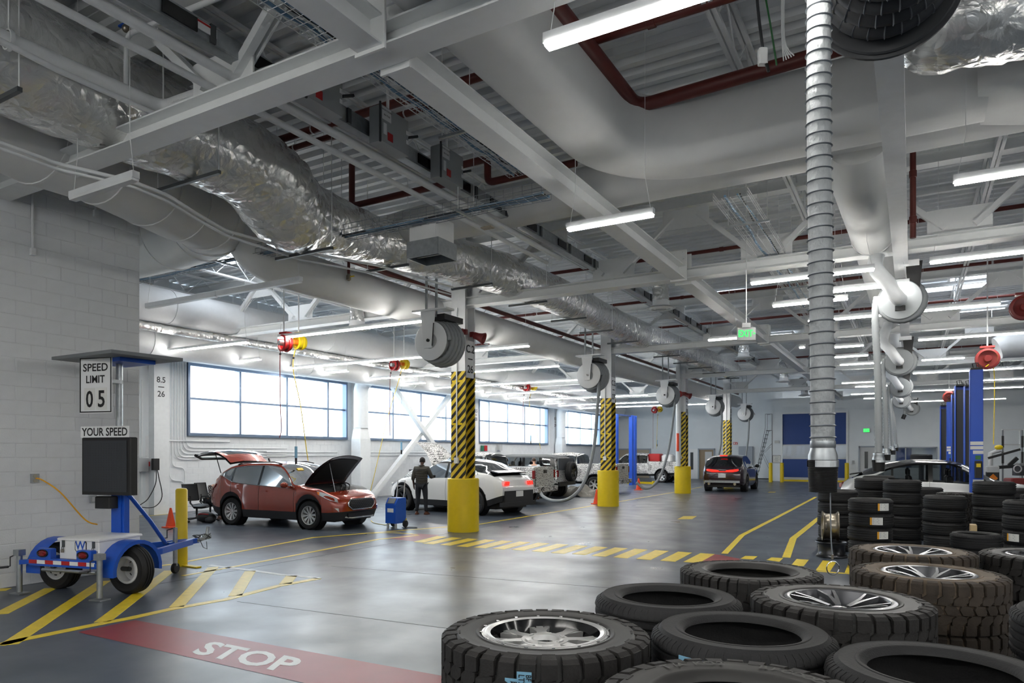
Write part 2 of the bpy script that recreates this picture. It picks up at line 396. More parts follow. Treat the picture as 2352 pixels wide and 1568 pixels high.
# bay line in front of the columns, aisle lines, walkway
fl_line([(420, 1291), (720, 1234), (1098, 1204), (1372, 1159.5), (1420, 1152), (1560, 1128), (1612, 1118)], .09)
fl_line([(420, 1322), (560, 1297), (760, 1259), (870, 1238), (962, 1229)], .09)
fl_line([(958, 1227), (905, 1223), (850, 1224)], .08)
fl_line([(480, 1298), (580, 1310), (650, 1320), (735, 1328)], .10, 'linewhite')
# hatched keep clear zone on the left
fl_line([(0, 1481), (30, 1473), (215, 1435), (300, 1419), (400, 1397), (520, 1376), (640, 1345), (732, 1328)], .13)
for a, b in (((20, 1480), (240, 1334)), ((235, 1428), (390, 1310)), ((405, 1394), (490, 1302)), ((540, 1368), (575, 1311)), ((655, 1341), (670, 1322))):
    fl_line([a, b], .17)
fl_line([(0, 1410), (118, 1350)], .17); fl_line([(0, 1357), (14, 1351)], .14)
fl_line([(345, 1302), (392, 1296)], .09); fl_line([(322, 1186), (390, 1180)], .08)
for q in ([(545, 1381), (1180, 1462)], [(760, 1300), (1560, 1362)], [(300, 1352), (1176, 1199)]): fl_line(q, .012, 'dgrey', 'slab_joint', .0012)
# red stop panel with its lettering
sp = fl_quad([(179, 1451.6), (310, 1424), (760, 1505.6), (1120, 1571), (1130, 1640), (900, 1612), (688, 1566)], 'stopred', 'stop_panel')
o_ = onz(436, 1500); pl_ = onz(606, 1536); ul_ = onz(486, 1472)
tb = MB().text('STOP', 1, Matrix.Identity(4), .0, bold=.03); xs = [v[0] for v in tb.v]; ys = [v[1] for v in tb.v]; wx_ = max(xs) - min(xs)
tb.v = [tuple(o_ + (pl_ - o_) * ((x - min(xs)) / wx_ / .775) + (ul_ - o_) * ((y - min(ys)) / (max(ys) - min(ys))) + Vector((0, 0, .0035))) for x, y, z in tb.v]
tb.build('stop_lettering', 'linewhite', sp, smooth=0)
fl_quad([(1570, 1300), (1640, 1272), (1700, 1283), (1680, 1310)], 'stopred', 'red_panel')
fl_quad([(888, 1236), (960, 1225), (1010, 1229), (950, 1243)], 'stopred', 'red_panel')
# crosswalk: slanted yellow bars between two rows of points
A = [(950, 1244), (971.4, 1247.6), (1010, 1250.7), (1048, 1254), (1088, 1256.7), (1131, 1259.3), (1175, 1261.7), (1221, 1265), (1265.5, 1269), (1314, 1271.7), (1358.8, 1275.7), (1408.3, 1279.3), (1461, 1283), (1516, 1287), (1569.5, 1290)]
Bq = [(1004, 1231), (1038, 1233.6), (1075, 1236.2), (1114, 1238.6), (1153, 1241), (1193, 1243.5), (1236, 1246), (1279, 1248.8), (1323, 1251.7), (1367, 1254.6), (1412.5, 1257), (1457.6, 1260), (1505, 1263), (1557.6, 1266.7), (1609, 1270)]
wA = .22
for p, q in zip(A, Bq):
    a, b = onz(*p), onz(*q); e = Vector((.27, 0, 0))
    MB().add([(v.x, v.y, z) for z in (0, .003) for v in (a, a + e, b + e, b)], [(4, 5, 6, 7), (0, 1, 5, 4), (1, 2, 6, 5)]).build('crosswalk_bar', 'lineyellow', fl, smooth=0)
for q in ([(1700, 1283), (1712, 1276.5), (1740, 1277.5), (1730, 1285)], [(1760, 1286), (1772, 1280), (1799, 1281.5), (1790, 1290)], [(1816, 1299), (1830, 1283.5), (1858, 1285.5), (1846, 1300)], [(1874, 1309), (1890, 1287), (1921, 1290), (1906, 1313)], [(1940, 1315), (1948, 1296), (1965, 1298), (1960, 1317)]):
    v4 = [onz(*p) for p in q]
    MB().add([(v.x, v.y, z) for z in (0, .003) for v in v4], [(4, 5, 6, 7), (0, 1, 5, 4), (1, 2, 6, 5)]).build('crosswalk_bar', 'lineyellow', fl, smooth=0)
fl_line([(1870, 1311), (1960, 1318)], .08)
fl_line([(1664, 1271), (1704, 1229), (1790, 1185), (1874, 1141)], .12)
fl_line([(1806, 1280), (1822, 1236), (1850, 1214), (1876, 1193), (1925, 1160)], .14)
for q in ([(1555, 1192.5), (1570, 1185), (1601, 1185), (1590, 1192)], [(1763, 1131), (1768, 1129), (1783, 1129), (1780, 1131)]):
    fl_quad(q, 'lineyellow', 'lane_dash', .003)

# ---------------------------------------------------------------- masonry
def blocks(wall, o, ux, nrm, cols, rows, keep=300, skip=None, bl=.4064, bh=.2032, j=.007, d=.007, m='block', name='block'):
    """running-bond blocks standing proud of the mortar face; the ones past the limit are joined"""
    def shape(w):
        b = .004; r = []
        for x, z, y in ((0, 0, 0), (b, b, d)):
            r.append([(x, -y, z), (w - j - x, -y, z), (w - j - x, -y, bh - j - z), (x, -y, bh - j - z)])
        mb = MB(); return mb.add(r[0] + r[1], [(4, 5, 6, 7), (0, 1, 5, 4), (1, 2, 6, 5), (2, 3, 7, 6), (3, 0, 4, 7)])
    full = shape(bl).mesh('block', m, 0); half = shape(bl / 2).mesh('block', m, 0)
    ang = math.atan2(ux[1], ux[0]); n = 0; rest = MB(); R = Matrix.Rotation(ang, 4, 'Z')
    for r in range(rows):
        x = 0.; k = 0
        while x < cols * bl - 1e-6:
            hf = (r % 2 and k == 0) or x + bl > cols * bl + 1e-6
            p = Vector(o) + Vector(ux) * x + Vector((0, 0, r * bh)); w = bl / 2 if hf else bl
            if not (skip and skip(x, w, r * bh, bh)):
                if n < keep:
                    ob = put(name, half if hf else full, wall); ob.location = p; ob.rotation_euler = (0, 0, ang); n += 1
                else:
                    sh_ = shape(w); M_ = Matrix.Translation(p) @ R; rest.add([M_ @ Vector(v) for v in sh_.v], sh_.f)
            x += w; k += 1
    if rest.v: rest.build('far_blocks', m, wall, smooth=0, kind='stuff')
wl = MB().box((XL - .1, (YB + YL) / 2, ZC / 2), (.2, YL - YB, ZC)).build('wall_left', 'mortar', smooth=0, kind='structure')
blocks(wl, (XL, YL - 11 * .4064, 0.0), (0, 1, 0), None, 11, 36)
MB().box(((XL + XW) / 2, YL - .1, ZC / 2), (XL - XW - .2, .2, ZC)).build('wall_return', 'wallpaint', smooth=0, kind='structure')
MB().box(((XL + XR) / 2, YB - .1, ZC / 2), (XR - XL, .2, ZC)).build('wall_rear', 'wallpaint', smooth=0, kind='structure')
MB().box((XR + .1, (YB + YE) / 2, ZC / 2), (.2, YE - YB, ZC)).build('wall_right', 'wallpaint', smooth=0, kind='structure')

# ---------------------------------------------------------------- window wall
ZS, ZT = 2.47, 4.86
WIN = [(14.4, 21.78, (552, 659.5, 753.5)), (22.9, 30.7, (903, 967, 1024.5)), (31.98, 40.25, (1123.5, 1166, 1205.5, 1240.5)), (41.56, 48.9, (1305, 1333, 1359))]
ww = MB()
ys = [YL]
for a, b, _ in WIN: ys += [a, b]
ys += [YE]
for i in range(0, len(ys), 2): ww.box((XW - .15, (ys[i] + ys[i + 1]) / 2, (ZS + ZT) / 2), (.3, ys[i + 1] - ys[i], ZT - ZS))
ww.box((XW - .15, (YL + YE) / 2, ZS / 2), (.3, YE - YL, ZS)); ww.box((XW - .15, (YL + YE) / 2, (ZT + ZC) / 2), (.3, YE - YL, ZC - ZT))
wwo = ww.build('wall_window_side', 'wallpaint', smooth=0, kind='structure')
blocks(wwo, (XW, 13.0, 0.0), (0, 1, 0), None, 96, 12, keep=280, d=.003, j=.005)
for k, (a, b, ms) in enumerate(WIN):
    g = MB().box((XW - .02, (a + b) / 2, ZT - .05), (.22, b - a, .1)).box((XW - .02, (a + b) / 2, ZS + .05), (.24, b - a, .1))
    g.box((XW - .02, a + .04, (ZS + ZT) / 2), (.22, .08, ZT - ZS - .2)).box((XW - .02, b - .04, (ZS + ZT) / 2), (.22, .08, ZT - ZS - .2))
    w = g.build('window_%d' % (k + 1), 'alu', smooth=0, kind='structure')
    yy = [a + .08] + [onx(p, 920, XW).y for p in ms] + [b - .08]
    for y in yy[1:-1]:
        MB().box((XW - .13, y, (ZS + ZT) / 2), (.26, .07, ZT - ZS - .2)).build('mullion', 'alu_lit', w, smooth=0); MB().box((XW + .004, y, (ZS + ZT) / 2), (.012, .074, ZT - ZS - .2)).build('mullion_shade_face', 'alu', w, smooth=0)  # inner face darkened as in shade; sides carry the daylight in their colour
    zm = 3.70
    for i in range(len(yy) - 1):
        y0, y1 = yy[i] + (.035 if i else 0), yy[i + 1] - (.035 if i < len(yy) - 2 else 0)
        MB().box((XW - .10, (y0 + y1) / 2, zm), (.2, y1 - y0, .07)).build('transom', 'alu', w, smooth=0)
        for z0, z1 in ((ZS + .1, zm - .035), (zm + .035, ZT - .1)):
            MB().box((XW - .2, (y0 + y1) / 2, (z0 + z1) / 2), (.02, y1 - y0, z1 - z0)).build('pane', 'pane', w, smooth=0)
    portal('window_daylight', (XW - .32, (a + b) / 2, (ZS + ZT) / 2), (0, -PI / 2, 0), ZT - ZS, b - a)
# wall columns between the windows, with their grid marks
for k, (y, t) in enumerate(((13.35, '8.5\n-\n26'), (22.35, '8.5\n-\n27'), (31.35, '8.5\n-\n28'), (40.9, '8.5\n-\n29'))):
    p = MB().box((XW + .14, y, ZC / 2 - .01), (.28, .5, ZC - .02)).build('trim_%d' % (k + 1), 'steel_white', smooth=0, kind='structure')
    M = Matrix(((0, 0, 1, XW + .282), (1, 0, 0, y - .02), (0, 1, 0, 3.95), (0, 0, 0, 1)))
    tx = MB().text(t.split('\n')[0], .25, M @ Matrix.Translation((0, .22, 0))).text(t.split('\n')[2], .25, M @ Matrix.Translation((0, -.22, 0)))
    tx.add([M @ Vector(v) for v in ((-.1, -.01, .002), (.1, -.01, .002), (.1, .02, .002), (-.1, .02, .002))], [(0, 1, 2, 3)]).build('grid_mark', 'dgrey', p, smooth=0)

# ---------------------------------------------------------------- end walls, doors
XB = ony(1769.5, 1000, YD).x
MB().box(((XW + XR) / 2, YE + .1, ZC / 2), (XR - XW, .2, ZC)).build('wall_end', 'wallpaint', smooth=0, kind='structure')
def ex(px): return ony(px, 1000, YD).x
def ez(py, px=1870): return ony(px, py, YD).z
dx0, dx1, dz1 = ex(1797.5), ex(1943.5), ez(949)
wbx = MB()
rx0, rx1, rz1 = ex(1972), ex(2030), ez(1024, 2000)       # white man door
ix0, ix1, iz0, iz1 = ex(2056), ex(2153), 1.0, ez(1026, 2100)   # interior window
def wallrect(mb, x0, x1, z0, z1):
    if x1 > x0 and z1 > z0: mb.box(((x0 + x1) / 2, YD + .1, (z0 + z1) / 2), (x1 - x0, .2, z1 - z0))
ZB = 5.7
wallrect(wbx, XB, dx0, 0, ZB); wallrect(wbx, dx0, dx1, dz1, ZB); wallrect(wbx, dx1, rx0, 0, ZB); wallrect(wbx, rx0, rx1, rz1, ZB)
wallrect(wbx, rx1, ix0, 0, ZB); wallrect(wbx, ix0, ix1, 0, iz0); wallrect(wbx, ix0, ix1, iz1, ZB); wallrect(wbx, ix1, XR, 0, ZB)
wbx.box((XB + .1, (YD + YE) / 2 + .1, ZB / 2), (.2, YE - YD - .2, ZB))
wbx.build('wall_door_side', 'wallpaint', smooth=0, kind='structure')
# blue fabric roll-up door with its clear strip
dr = MB().box((dx0 - .06, YD - .02, dz1 / 2 + .05), (.12, .1, dz1 + .1)).box((dx1 + .06, YD - .02, dz1 / 2 + .05), (.12, .1, dz1 + .1)).box(((dx0 + dx1) / 2, YD - .02, dz1 + .06), (dx1 - dx0, .1, .12)).build('door_1', 'steel_white', smooth=0, kind='structure')
zc0, zc1 = ez(1052), ez(1022)
dm = (dx0 + dx1) / 2; dw = dx1 - dx0
for z0, z1, m, n in ((.28, zc0 - .06, 'navy', 'blue_curtain'), (zc1 + .06, dz1, 'navy', 'blue_curtain'), (zc0 + .02, zc1 - .02, 'pane', 'clear_strip'), (.12, .28, 'lgrey', 'bottom_bar'), (0, .12, 'yellow', 'yellow_seal')):
    MB().box((dm, YD + .06, (z0 + z1) / 2), (dw, .03, z1 - z0)).build(n, m, dr, smooth=0)
for z in (zc0 - .02, zc1 + .02): MB().box((dm, YD + .05, z), (dw, .05, .07)).build('seam_bar', 'lgrey', dr, smooth=0)
MB().box((dm, YE - .02, (zc0 + zc1) / 2), (dw + 2, .03, 3)).build('wall_vestibule', 'lgrey', smooth=0, kind='structure')
d2 = MB().box(((rx0 + rx1) / 2, YD + .03, rz1 / 2), (rx1 - rx0 - .16, .05, rz1 - .1)).build('door_2', 'lgrey', smooth=0, kind='structure')
MB().box((rx0 + .04, YD, rz1 / 2), (.08, .14, rz1)).box((rx1 - .04, YD, rz1 / 2), (.08, .14, rz1)).box(((rx0 + rx1) / 2, YD, rz1 - .04), (rx1 - rx0, .14, .08)).build('door_frame', 'trimgrey', d2, smooth=0)
MB().box((rx0 + .45, YD - .005, rz1 * .62), (.2, .02, 1.1)).build('vision_pane', 'glass_dark', d2, smooth=0)
MB().box((rx1 - .35, YD - .02, rz1 - .2), (.5, .06, .08)).build('door_closer', 'lgrey', d2, smooth=0)
MB().cyl((rx1 - .16, YD, 1.0), (rx1 - .16, YD - .07, 1.0), .03, 8).box((rx1 - .22, YD - .06, 1.0), (.14, .02, .03)).build('handle', 'chrome', d2)
iw = MB().box(((ix0 + ix1) / 2, YD - .01, iz1 - .03), (ix1 - ix0, .16, .07)).box((ix0 + .03, YD - .01, (iz0 + iz1) / 2), (.07, .16, iz1 - iz0)).box((ix1 - .03, YD - .01, (iz0 + iz1) / 2), (.07, .16, iz1 - iz0)).box((ex(2080), YD - .01, (iz0 + iz1) / 2), (.07, .16, iz1 - iz0)).build('window_5', 'trimgrey', smooth=0, kind='structure')
MB().box(((ix0 + ix1) / 2, YD + .05, (iz0 + iz1) / 2), (ix1 - ix0, .02, iz1 - iz0)).build('pane', 'pane', iw, smooth=0)
MB().box(((ix0 + ix1) / 2 - .8, YE - .1, 2), (ix1 - ix0 - 1.2, .1, 3.4)).build('wall_office', 'navy', smooth=0, kind='structure')
# office opening and white door in the far end wall, left of the column row
def hx(px): return ony(px, 1000, YE).x
def hz(py, px=1600): return ony(px, py, YE).z
o0, o1, oz = hx(1605), hx(1641), hz(1031)
d3 = MB().box((o0, YE - .04, oz / 2), (.1, .12, oz)).box((o1, YE - .04, oz / 2), (.1, .12, oz)).box(((o0 + o1) / 2, YE - .04, oz), (o1 - o0 + .1, .12, .1)).build('door_3', 'trimgrey', smooth=0, kind='structure')
MB().box(((o0 + o1) / 2, YE - .012, oz / 2), (o1 - o0, .02, oz)).build('door_leaf', 'brown_room', d3, smooth=0)
MB().box((o0 + (o1 - o0) * .62, YE - .03, oz * .62), (.5, .02, 1.3)).build('vision_pane', 'lgrey', d3, smooth=0)
o0, o1 = hx(1579), hx(1604)
d4 = MB().box(((o0 + o1) / 2, YE - .03, oz / 2), (o1 - o0 - .06, .06, oz)).build('door_4', 'white', smooth=0, kind='structure')
MB().box((o0 + .35, YE - .065, oz * .6), (.22, .02, 1.3)).build('vision_pane', 'dgrey', d4, smooth=0)
o0, o1 = hx(1418), hx(1492)
d5 = MB().box(((o0 + o1) / 2, YE - .04, 1.15), (o1 - o0 + .2, .1, 2.3)).build('door_5', 'trimgrey', smooth=0, kind='structure')
MB().box(((o0 + o1) / 2, YE - .1, 1.1), (o1 - o0, .03, 2.2)).build('door_leaf', 'tan', d5, smooth=0)

# ---------------------------------------------------------------- roof deck, corrugated across the hall
dk = []; y = YB - .2; p = .3
while y < YE + .2:
    for dy, z in ((0, ZC), (.11, ZC), (.15, ZC + .085), (.26, ZC + .085)): dk.append((y + dy, z))
    y += p
MB().grid([[(XW - .2, a, z), (XR + .2, a, z)] for a, z in dk]).build('ceiling', 'deck', smooth=0, kind='structure')
MB().box(((XW + XR) / 2, (YB + YE) / 2, ZC + .3), (XR - XW + .8, YE - YB + .8, .1)).build('roof', 'deck', smooth=0, kind='structure')
# ================================================================ steel frame
YT = [4.85, 14.15, 23.45, 32.7, 42.0]
XC = -9.5
ZBC, ZTC = 5.55, 7.02           # chord centre heights
OFF = [-6.3, -5.6, -5.6, -5.6, -5.6]
where = ['white steel roof truss nearest to the camera, foil duct above its bottom chord', 'white steel roof truss meeting the nearest striped column', 'white steel roof truss meeting the second striped column', 'white steel roof truss meeting the third striped column', 'farthest white steel roof truss, in front of the blue door wall']
for k, y in enumerate(YT):
    t = thing('roof_truss', where[k], 'truss', (0, y, ZBC), world=True)
    x0, x1 = -20.2, 21.5
    MB().ibeam((x0, y, ZBC), (x1, y, ZBC), .30, .21).build('bottom_chord', 'beam_white', t, smooth=0)
    MB().ibeam((x0, y, ZTC), (x1, y, ZTC), .26, .24).build('top_chord', 'beam_white', t, smooth=0)
    x = OFF[k] - 3.15 * 4; i = 0
    gp = MB().box((0, 0, 0), (.95, .02, .46)); gme = gp.mesh('gusset_plate', 'beam_white', 0)
    while x < x1 + 1:
        if x0 < x < x1:
            g = put('gusset_plate', gme, t); g.location = (x, y, ZBC + .32)
        xu = x + 1.575
        if x0 < xu < x1:
            g = put('gusset_plate', gme, t); g.location = (xu, y, ZTC - .28)
            d_ = MB().beam((x + .22, y - .05, ZBC + .22), (xu - .25, y - .05, ZTC - .25), .09, .09, up=(0, 1, 0)).beam((x + .22, y + .05, ZBC + .22), (xu - .25, y + .05, ZTC - .25), .09, .02, up=(0, 1, 0))
            d_.build('diagonal', 'beam_white', t, smooth=0)
            if xu + 1.575 < x1: MB().beam((xu + 1.575 - .22, y - .05, ZBC + .22), (xu + .25, y - .05, ZTC - .25), .09, .09, up=(0, 1, 0)).beam((xu + 1.575 - .22, y + .05, ZBC + .22), (xu + .25, y + .05, ZTC - .25), .09, .02, up=(0, 1, 0)).build('diagonal', 'beam_white', t, smooth=0)
        x += 3.15
# tie beams along the hall, one span between each pair of trusses
XTB = -4.12
for xb, nm in ((XTB, 'mid hall'), (9.6, 'over the lifts')):
    for k in range(-1, 5):
        ya = YT[k] + .16 if k >= 0 else YB + .1; yb = YT[k + 1] - .16 if k < 4 else YD - .25
        lab = 'white steel tie beam %s, %s' % (nm, ['running from behind the camera to the nearest truss', 'between the nearest and second trusses', 'between the second and third trusses', 'between the third and fourth trusses', 'between the fourth and fifth trusses', 'from the last truss to the door wall'][k + 1])
        t = thing('tie_beam', lab, 'beam', (xb, ya, 5.56), world=True)
        MB().ibeam((xb, ya, 5.56), (xb, yb, 5.56), .28, .27).build('beam', 'beam_white', t, smooth=0)
        for ye, s in ((ya, 1), (yb, -1)):
            pl = MB().box((xb, ye + s * .012, 5.70), (.34, .024, .62)).build('end_plate', 'beam_white', t, smooth=0)
            bm_ = MB()
            for bx in (-.1, .1):
                for bz in (.12, .24): bm_.cyl((xb + bx, ye + s * .02, 5.72 + bz), (xb + bx, ye + s * .05, 5.72 + bz), .022, 6)
            bm_.build('bolts', 'steel_white', pl)
ORDN = 'first second third fourth fifth sixth seventh eighth ninth tenth eleventh twelfth thirteenth fourteenth fifteenth sixteenth seventeenth eighteenth nineteenth'.split()
# open web roof joists along the hall
jx = [-19, -16.2, -13.4, -10.6, -7.4, -1.9, 1.2, 4.6, 8, 11.4, 14.8, 18.2]
for j, x in enumerate(jx):
    t = thing('roof_joist', 'white open-web bar joist under the deck, %s from the window wall' % ORDN[j], 'joist', (x, 4.9, 6.7), group='bar joists under the roof deck', world=True)
    ch = MB(); wb = MB()
    for s in (-.035, .035):
        ch.beam((x + s, YB, 7.28), (x + s, YD + 1, 7.28), .05, .05); ch.beam((x + s, YB, 6.72), (x + s, YD + 1, 6.72), .05, .05)
    y = YB
    while y < YD: wb.tube([(x, y, 7.27), (x, y + .55, 6.73), (x, y + 1.1, 7.27)], .014, 5, False); y += 1.1
    ch.build('chord', 'steel_white', t, smooth=0); wb.build('web', 'steel_white', t, smooth=0)
# purlin channels across the hall under the deck
for j, y in enumerate((2.2, 3.4, 6.7, 8.3, 10.2, 11.9, 16.5, 18.8, 21, 25.8, 28.4, 30.6, 35, 38, 45)):
    MB().beam((-20, y, 7.2), (21.5, y, 7.2), .09, .1).build('purlin', 'steel_white', smooth=0, label='white steel purlin across the hall under the deck, %s from the camera' % ORDN[j], cat='purlin', group='purlins under the deck')

# ---------------------------------------------------------------- striped columns with yellow guards
marks = ['C.2\n26', 'C.2\n27', 'C.2\n28', 'C.2\n29']
nth = ['nearest', 'second nearest', 'third nearest', 'fourth']
COLY = [14.15, 23.5, 32.9, 42.2]
def col_shape(y):
    sh = MB().ibeam((XC, y, .02), (XC, y, 7.2), .36, .38, .03, up=(0, 1, 0))
    return sh
for k, y in enumerate(COLY):
    t = thing('steel_column', 'white column with black and yellow stripes and round yellow guard, %s of the row' % nth[k], 'column', (XC, y, 0))
    def H(z0, z1, w, h, th):   # H section, flanges facing the aisle and the windows
        return MB().box((0, -h / 2 + th / 2, (z0 + z1) / 2), (w, th, z1 - z0)).box((0, h / 2 - th / 2, (z0 + z1) / 2), (w, th, z1 - z0)).box((0, 0, (z0 + z1) / 2), (th, h - 2 * th, z1 - z0))
    def box_(z0, z1, w, h): return MB().box((0, 0, (z0 + z1) / 2), (w, h, z1 - z0))
    H(3.87, 7.1, .40, .44, .035).build('shaft', 'steel_white', t, smooth=0)
    H(1.26, 3.87, .408, .448, .043).build('hazard_wrap', 'hazard', t, smooth=0)
    MB().lathe([(.0, 0), (.385, 0), (.385, 1.27), (.365, 1.29), (.0, 1.29)], n=40).build('guard', 'yellow', t)
    MB().tube([(-.02, -.25, 1.75), (-.02, -.25, 5.4)], .018, 8).box((-.02, -.25, 1.72), (.11, .08, .14)).build('conduit', 'wire', t)
    for z in (1.75, 2.6, 3.63): MB().box((-.02, -.225, z), (.3, .012, .05)).build('conduit_strap', 'yellow', t, smooth=0)
    M_ = Matrix(((0, 0, 1, .206), (1, 0, 0, 0), (0, 1, 0, 4.17), (0, 0, 0, 1)))
    # flange edges are narrow: the mark sits on a plate between the flanges, facing the aisle
    pl = MB().box((.19, 0, 4.17), (.012, .35, .9)).build('mark_plate', 'steel_white', t, smooth=0)
    a_, b_ = marks[k].split('\n')
    tx = MB().text(a_, .26, M_ @ Matrix.Translation((0, .24, 0))).text(b_, .26, M_ @ Matrix.Translation((0, -.25, 0)))
    tx.add([M_ @ Vector(v) for v in ((-.1, -.01, .002), (.1, -.01, .002), (.1, .02, .002), (-.1, .02, .002))], [(0, 1, 2, 3)]).build('grid_mark', 'ink', pl, smooth=0)
# far column / downpipe by the end wall
t = thing('vent_pipe', 'white vertical pipe with an orange band beside the end wall', 'pipe', tuple(onz(1734, 1101)), world=True)
p = onz(1734, 1101)
MB().cyl(p, p + Vector((0, 0, 6)), .16, 16).build('pipe', 'steel_white', t)
MB().cyl(p + Vector((-.2, -.2, 1.75)), p + Vector((-.2, -.2, 2.75)), .06, 10).build('orange_band', 'orange', t)
p = Vector((XC - .08, COLY[2] - .38, 0))
t = thing('standpipe', 'white vertical pipe with an orange marker strapped before the third striped column', 'pipe', tuple(p), world=True)
MB().cyl(p + Vector((0, -.06, 1.3)), p + Vector((0, -.06, 6.5)), .11, 14).build('pipe', 'steel_white', t)
MB().cyl(p + Vector((0, -.13, 2.0)), p + Vector((0, -.13, 2.85)), .07, 10).build('orange_band', 'orange', t)
# red warning horns on the columns
def horn(pos, aim, label):
    t = thing('warning_horn', label, 'horn', tuple(pos)); aim = Vector(aim).normalized(); o = Vector((0, 0, 0))
    MB().lathe([(.05, -.12), (.085, -.1), (.09, 0), (.11, .08), (.15, .16), (.14, .165), (.08, .06), (0, .03)], o, aim, 20).build('bell', 'darkred', t)
    MB().box(o - aim * .16, (.09, .09, .12)).build('housing', 'darkred', t, smooth=0)
    MB().beam(o - aim * .16, o - aim * .16 + Vector((0, .0, 0)) + Vector((-.05, .12, 0)), .03, .05).build('bracket', 'steel_white', t, smooth=0)
for (px, py, d, a, l) in ((1055, 763, 16.5, (-.4, -.8, -.15), 'dark red warning horn on the front of the nearest striped column'), (1098, 773, 16.9, (.75, .2, -.3), 'dark red warning horn on the aisle side of the nearest striped column'),
                          (1568, 904, 32.6, (-.5, -.8, -.1), 'red warning horn on the third striped column, its front one'), (1579, 907, 32.9, (.7, -.1, -.3), 'red warning horn on the third striped column, its aisle side one'), (1735, 950, 50.7, (-.6, -.6, -.2), 'red warning horn by the vertical pipe at the end wall')):
    horn(ond(px, py, d), a, l)
# diagonal cross bracing in front of the second window
def brace(a, b, lab):
    t = thing('brace', lab, 'brace', tuple(a), world=True)
    MB().beam(a, b, .2, .2).build('tube', 'steel_white', t, smooth=0); MB().box(a + Vector((0, 0, .01)), (.3, .5, .02)).build('foot_plate', 'steel_white', t, smooth=0)
xb_ = XW + .62
a = onx(852, 1121, xb_); a.z = .03; b = onx(1036, 905, xb_); b = a + (b - a) * 1.35
brace(a, b, 'white square diagonal brace rising to the right in front of the second window')
c = onx(903, 888, xb_ + .22); d_ = onx(1012, 1045, xb_ + .22); e_ = (d_ - c); d_ = c + e_ * ((c.z - .03) / (c.z - d_.z)); c = c - e_ * .55
brace(d_, c, 'white square diagonal brace rising to the left in front of the second window')
# ================================================================ ducts
def circ(r, n=24): return [(r * math.cos(2 * PI * k / n), r * math.sin(2 * PI * k / n)) for k in range(n)]
def rrect(w, h, r, n=4):
    out = []
    for cx_, cz, a0 in ((w / 2 - r, h / 2 - r, 0), (-w / 2 + r, h / 2 - r, PI / 2), (-w / 2 + r, -h / 2 + r, PI), (w / 2 - r, -h / 2 + r, 1.5 * PI)):
        out += [(cx_ + r * math.cos(a0 + PI / 2 * i / n), cz + r * math.sin(a0 + PI / 2 * i / n)) for i in range(n + 1)]
    return out
def crinkle_tube(mb, path, rr, n=36, amp=.035, seed=1):
    rnd = random.Random(seed); mb.tube(path, rr, n); P = [Vector(p) for p in path]; m = len(P)
    ph = [(rnd.uniform(0, 6.28), rnd.randint(2, 7), rnd.uniform(.5, 2.2)) for _ in range(6)]
    for i in range(m):
        for k in range(n):
            q = Vector(mb.v[i * n + k]); d = q - P[i]; a = 2 * PI * k / n
            s = sum(math.sin(f * a + w * i + p) for p, f, w in ph) / 6 + rnd.uniform(-.5, .5) * .5
            mb.v[i * n + k] = tuple(P[i] + d * (1 + amp * s / max(d.length, .1)))
    return mb
# foil wrapped main duct along the hall
pts = [(onz(-330, -20, 6.1), .62), (onz(-120, 62, 6.1), .62), (onz(20, 126, 6.1), .62), (onz(250, 235, 6.1), .6), (onz(470, 330, 6.05), .57), (onz(575, 385, 6.0), .58), (onz(630, 440, 5.85), .64), (onz(668, 487, 5.7), .62), (onz(745, 512, 5.75), .5), (onz(860, 552, 5.85), .44), (onz(1000, 585, 5.95), .45), (onz(1150, 628, 6.0), .46), (onz(1290, 685, 6.0), .46), (onz(1430, 752, 6.0), .46), (onz(1560, 800, 6.1), .45), (onz(1680, 850, 6.1), .45)]
P = smooth_path([p for p, _ in pts], 9); R_ = []
for i in range(len(P)):
    j = min(i // 9, len(pts) - 2); f_ = i / 9 - j; R_.append(pts[j][1] * (1 - f_) + pts[j + 1][1] * f_)
t = thing('foil_duct', 'large crinkled silver foil-wrapped duct winding along the ceiling from the upper left', 'duct', tuple(P[0]), world=True)
crinkle_tube(MB(), P, R_, 40, .03, 3).build('wrap', 'foil', t, smooth=60)
# hanger channels and rods under the foil duct
yh = P[0].y + 1.0
for i in range(len(P) - 1):
    if P[i].y <= yh < P[i + 1].y:
        c = P[i]; r_ = R_[i]; hw = r_ + .07; z = c.z - r_ - .025
        MB().beam(Vector((c.x - hw, c.y, z)), Vector((c.x + hw, c.y, z)), .045, .045).build('hanger_channel', 'galv_dark', t, smooth=0)
        for s_ in (-1, 1): MB().cyl(Vector((c.x + s_ * (hw - .02), c.y, z)), Vector((c.x + s_ * (hw - .02), c.y, 7.3)), .007, 6).build('hanger_rod', 'wire', t)
        yh += 2.3
p = onz(352, 345, 5.62)
MB().box(p + Vector((0, 0, -.02)), (.16, .34, .01), rz=.1).build('printed_patch', 'navy', t, smooth=0)
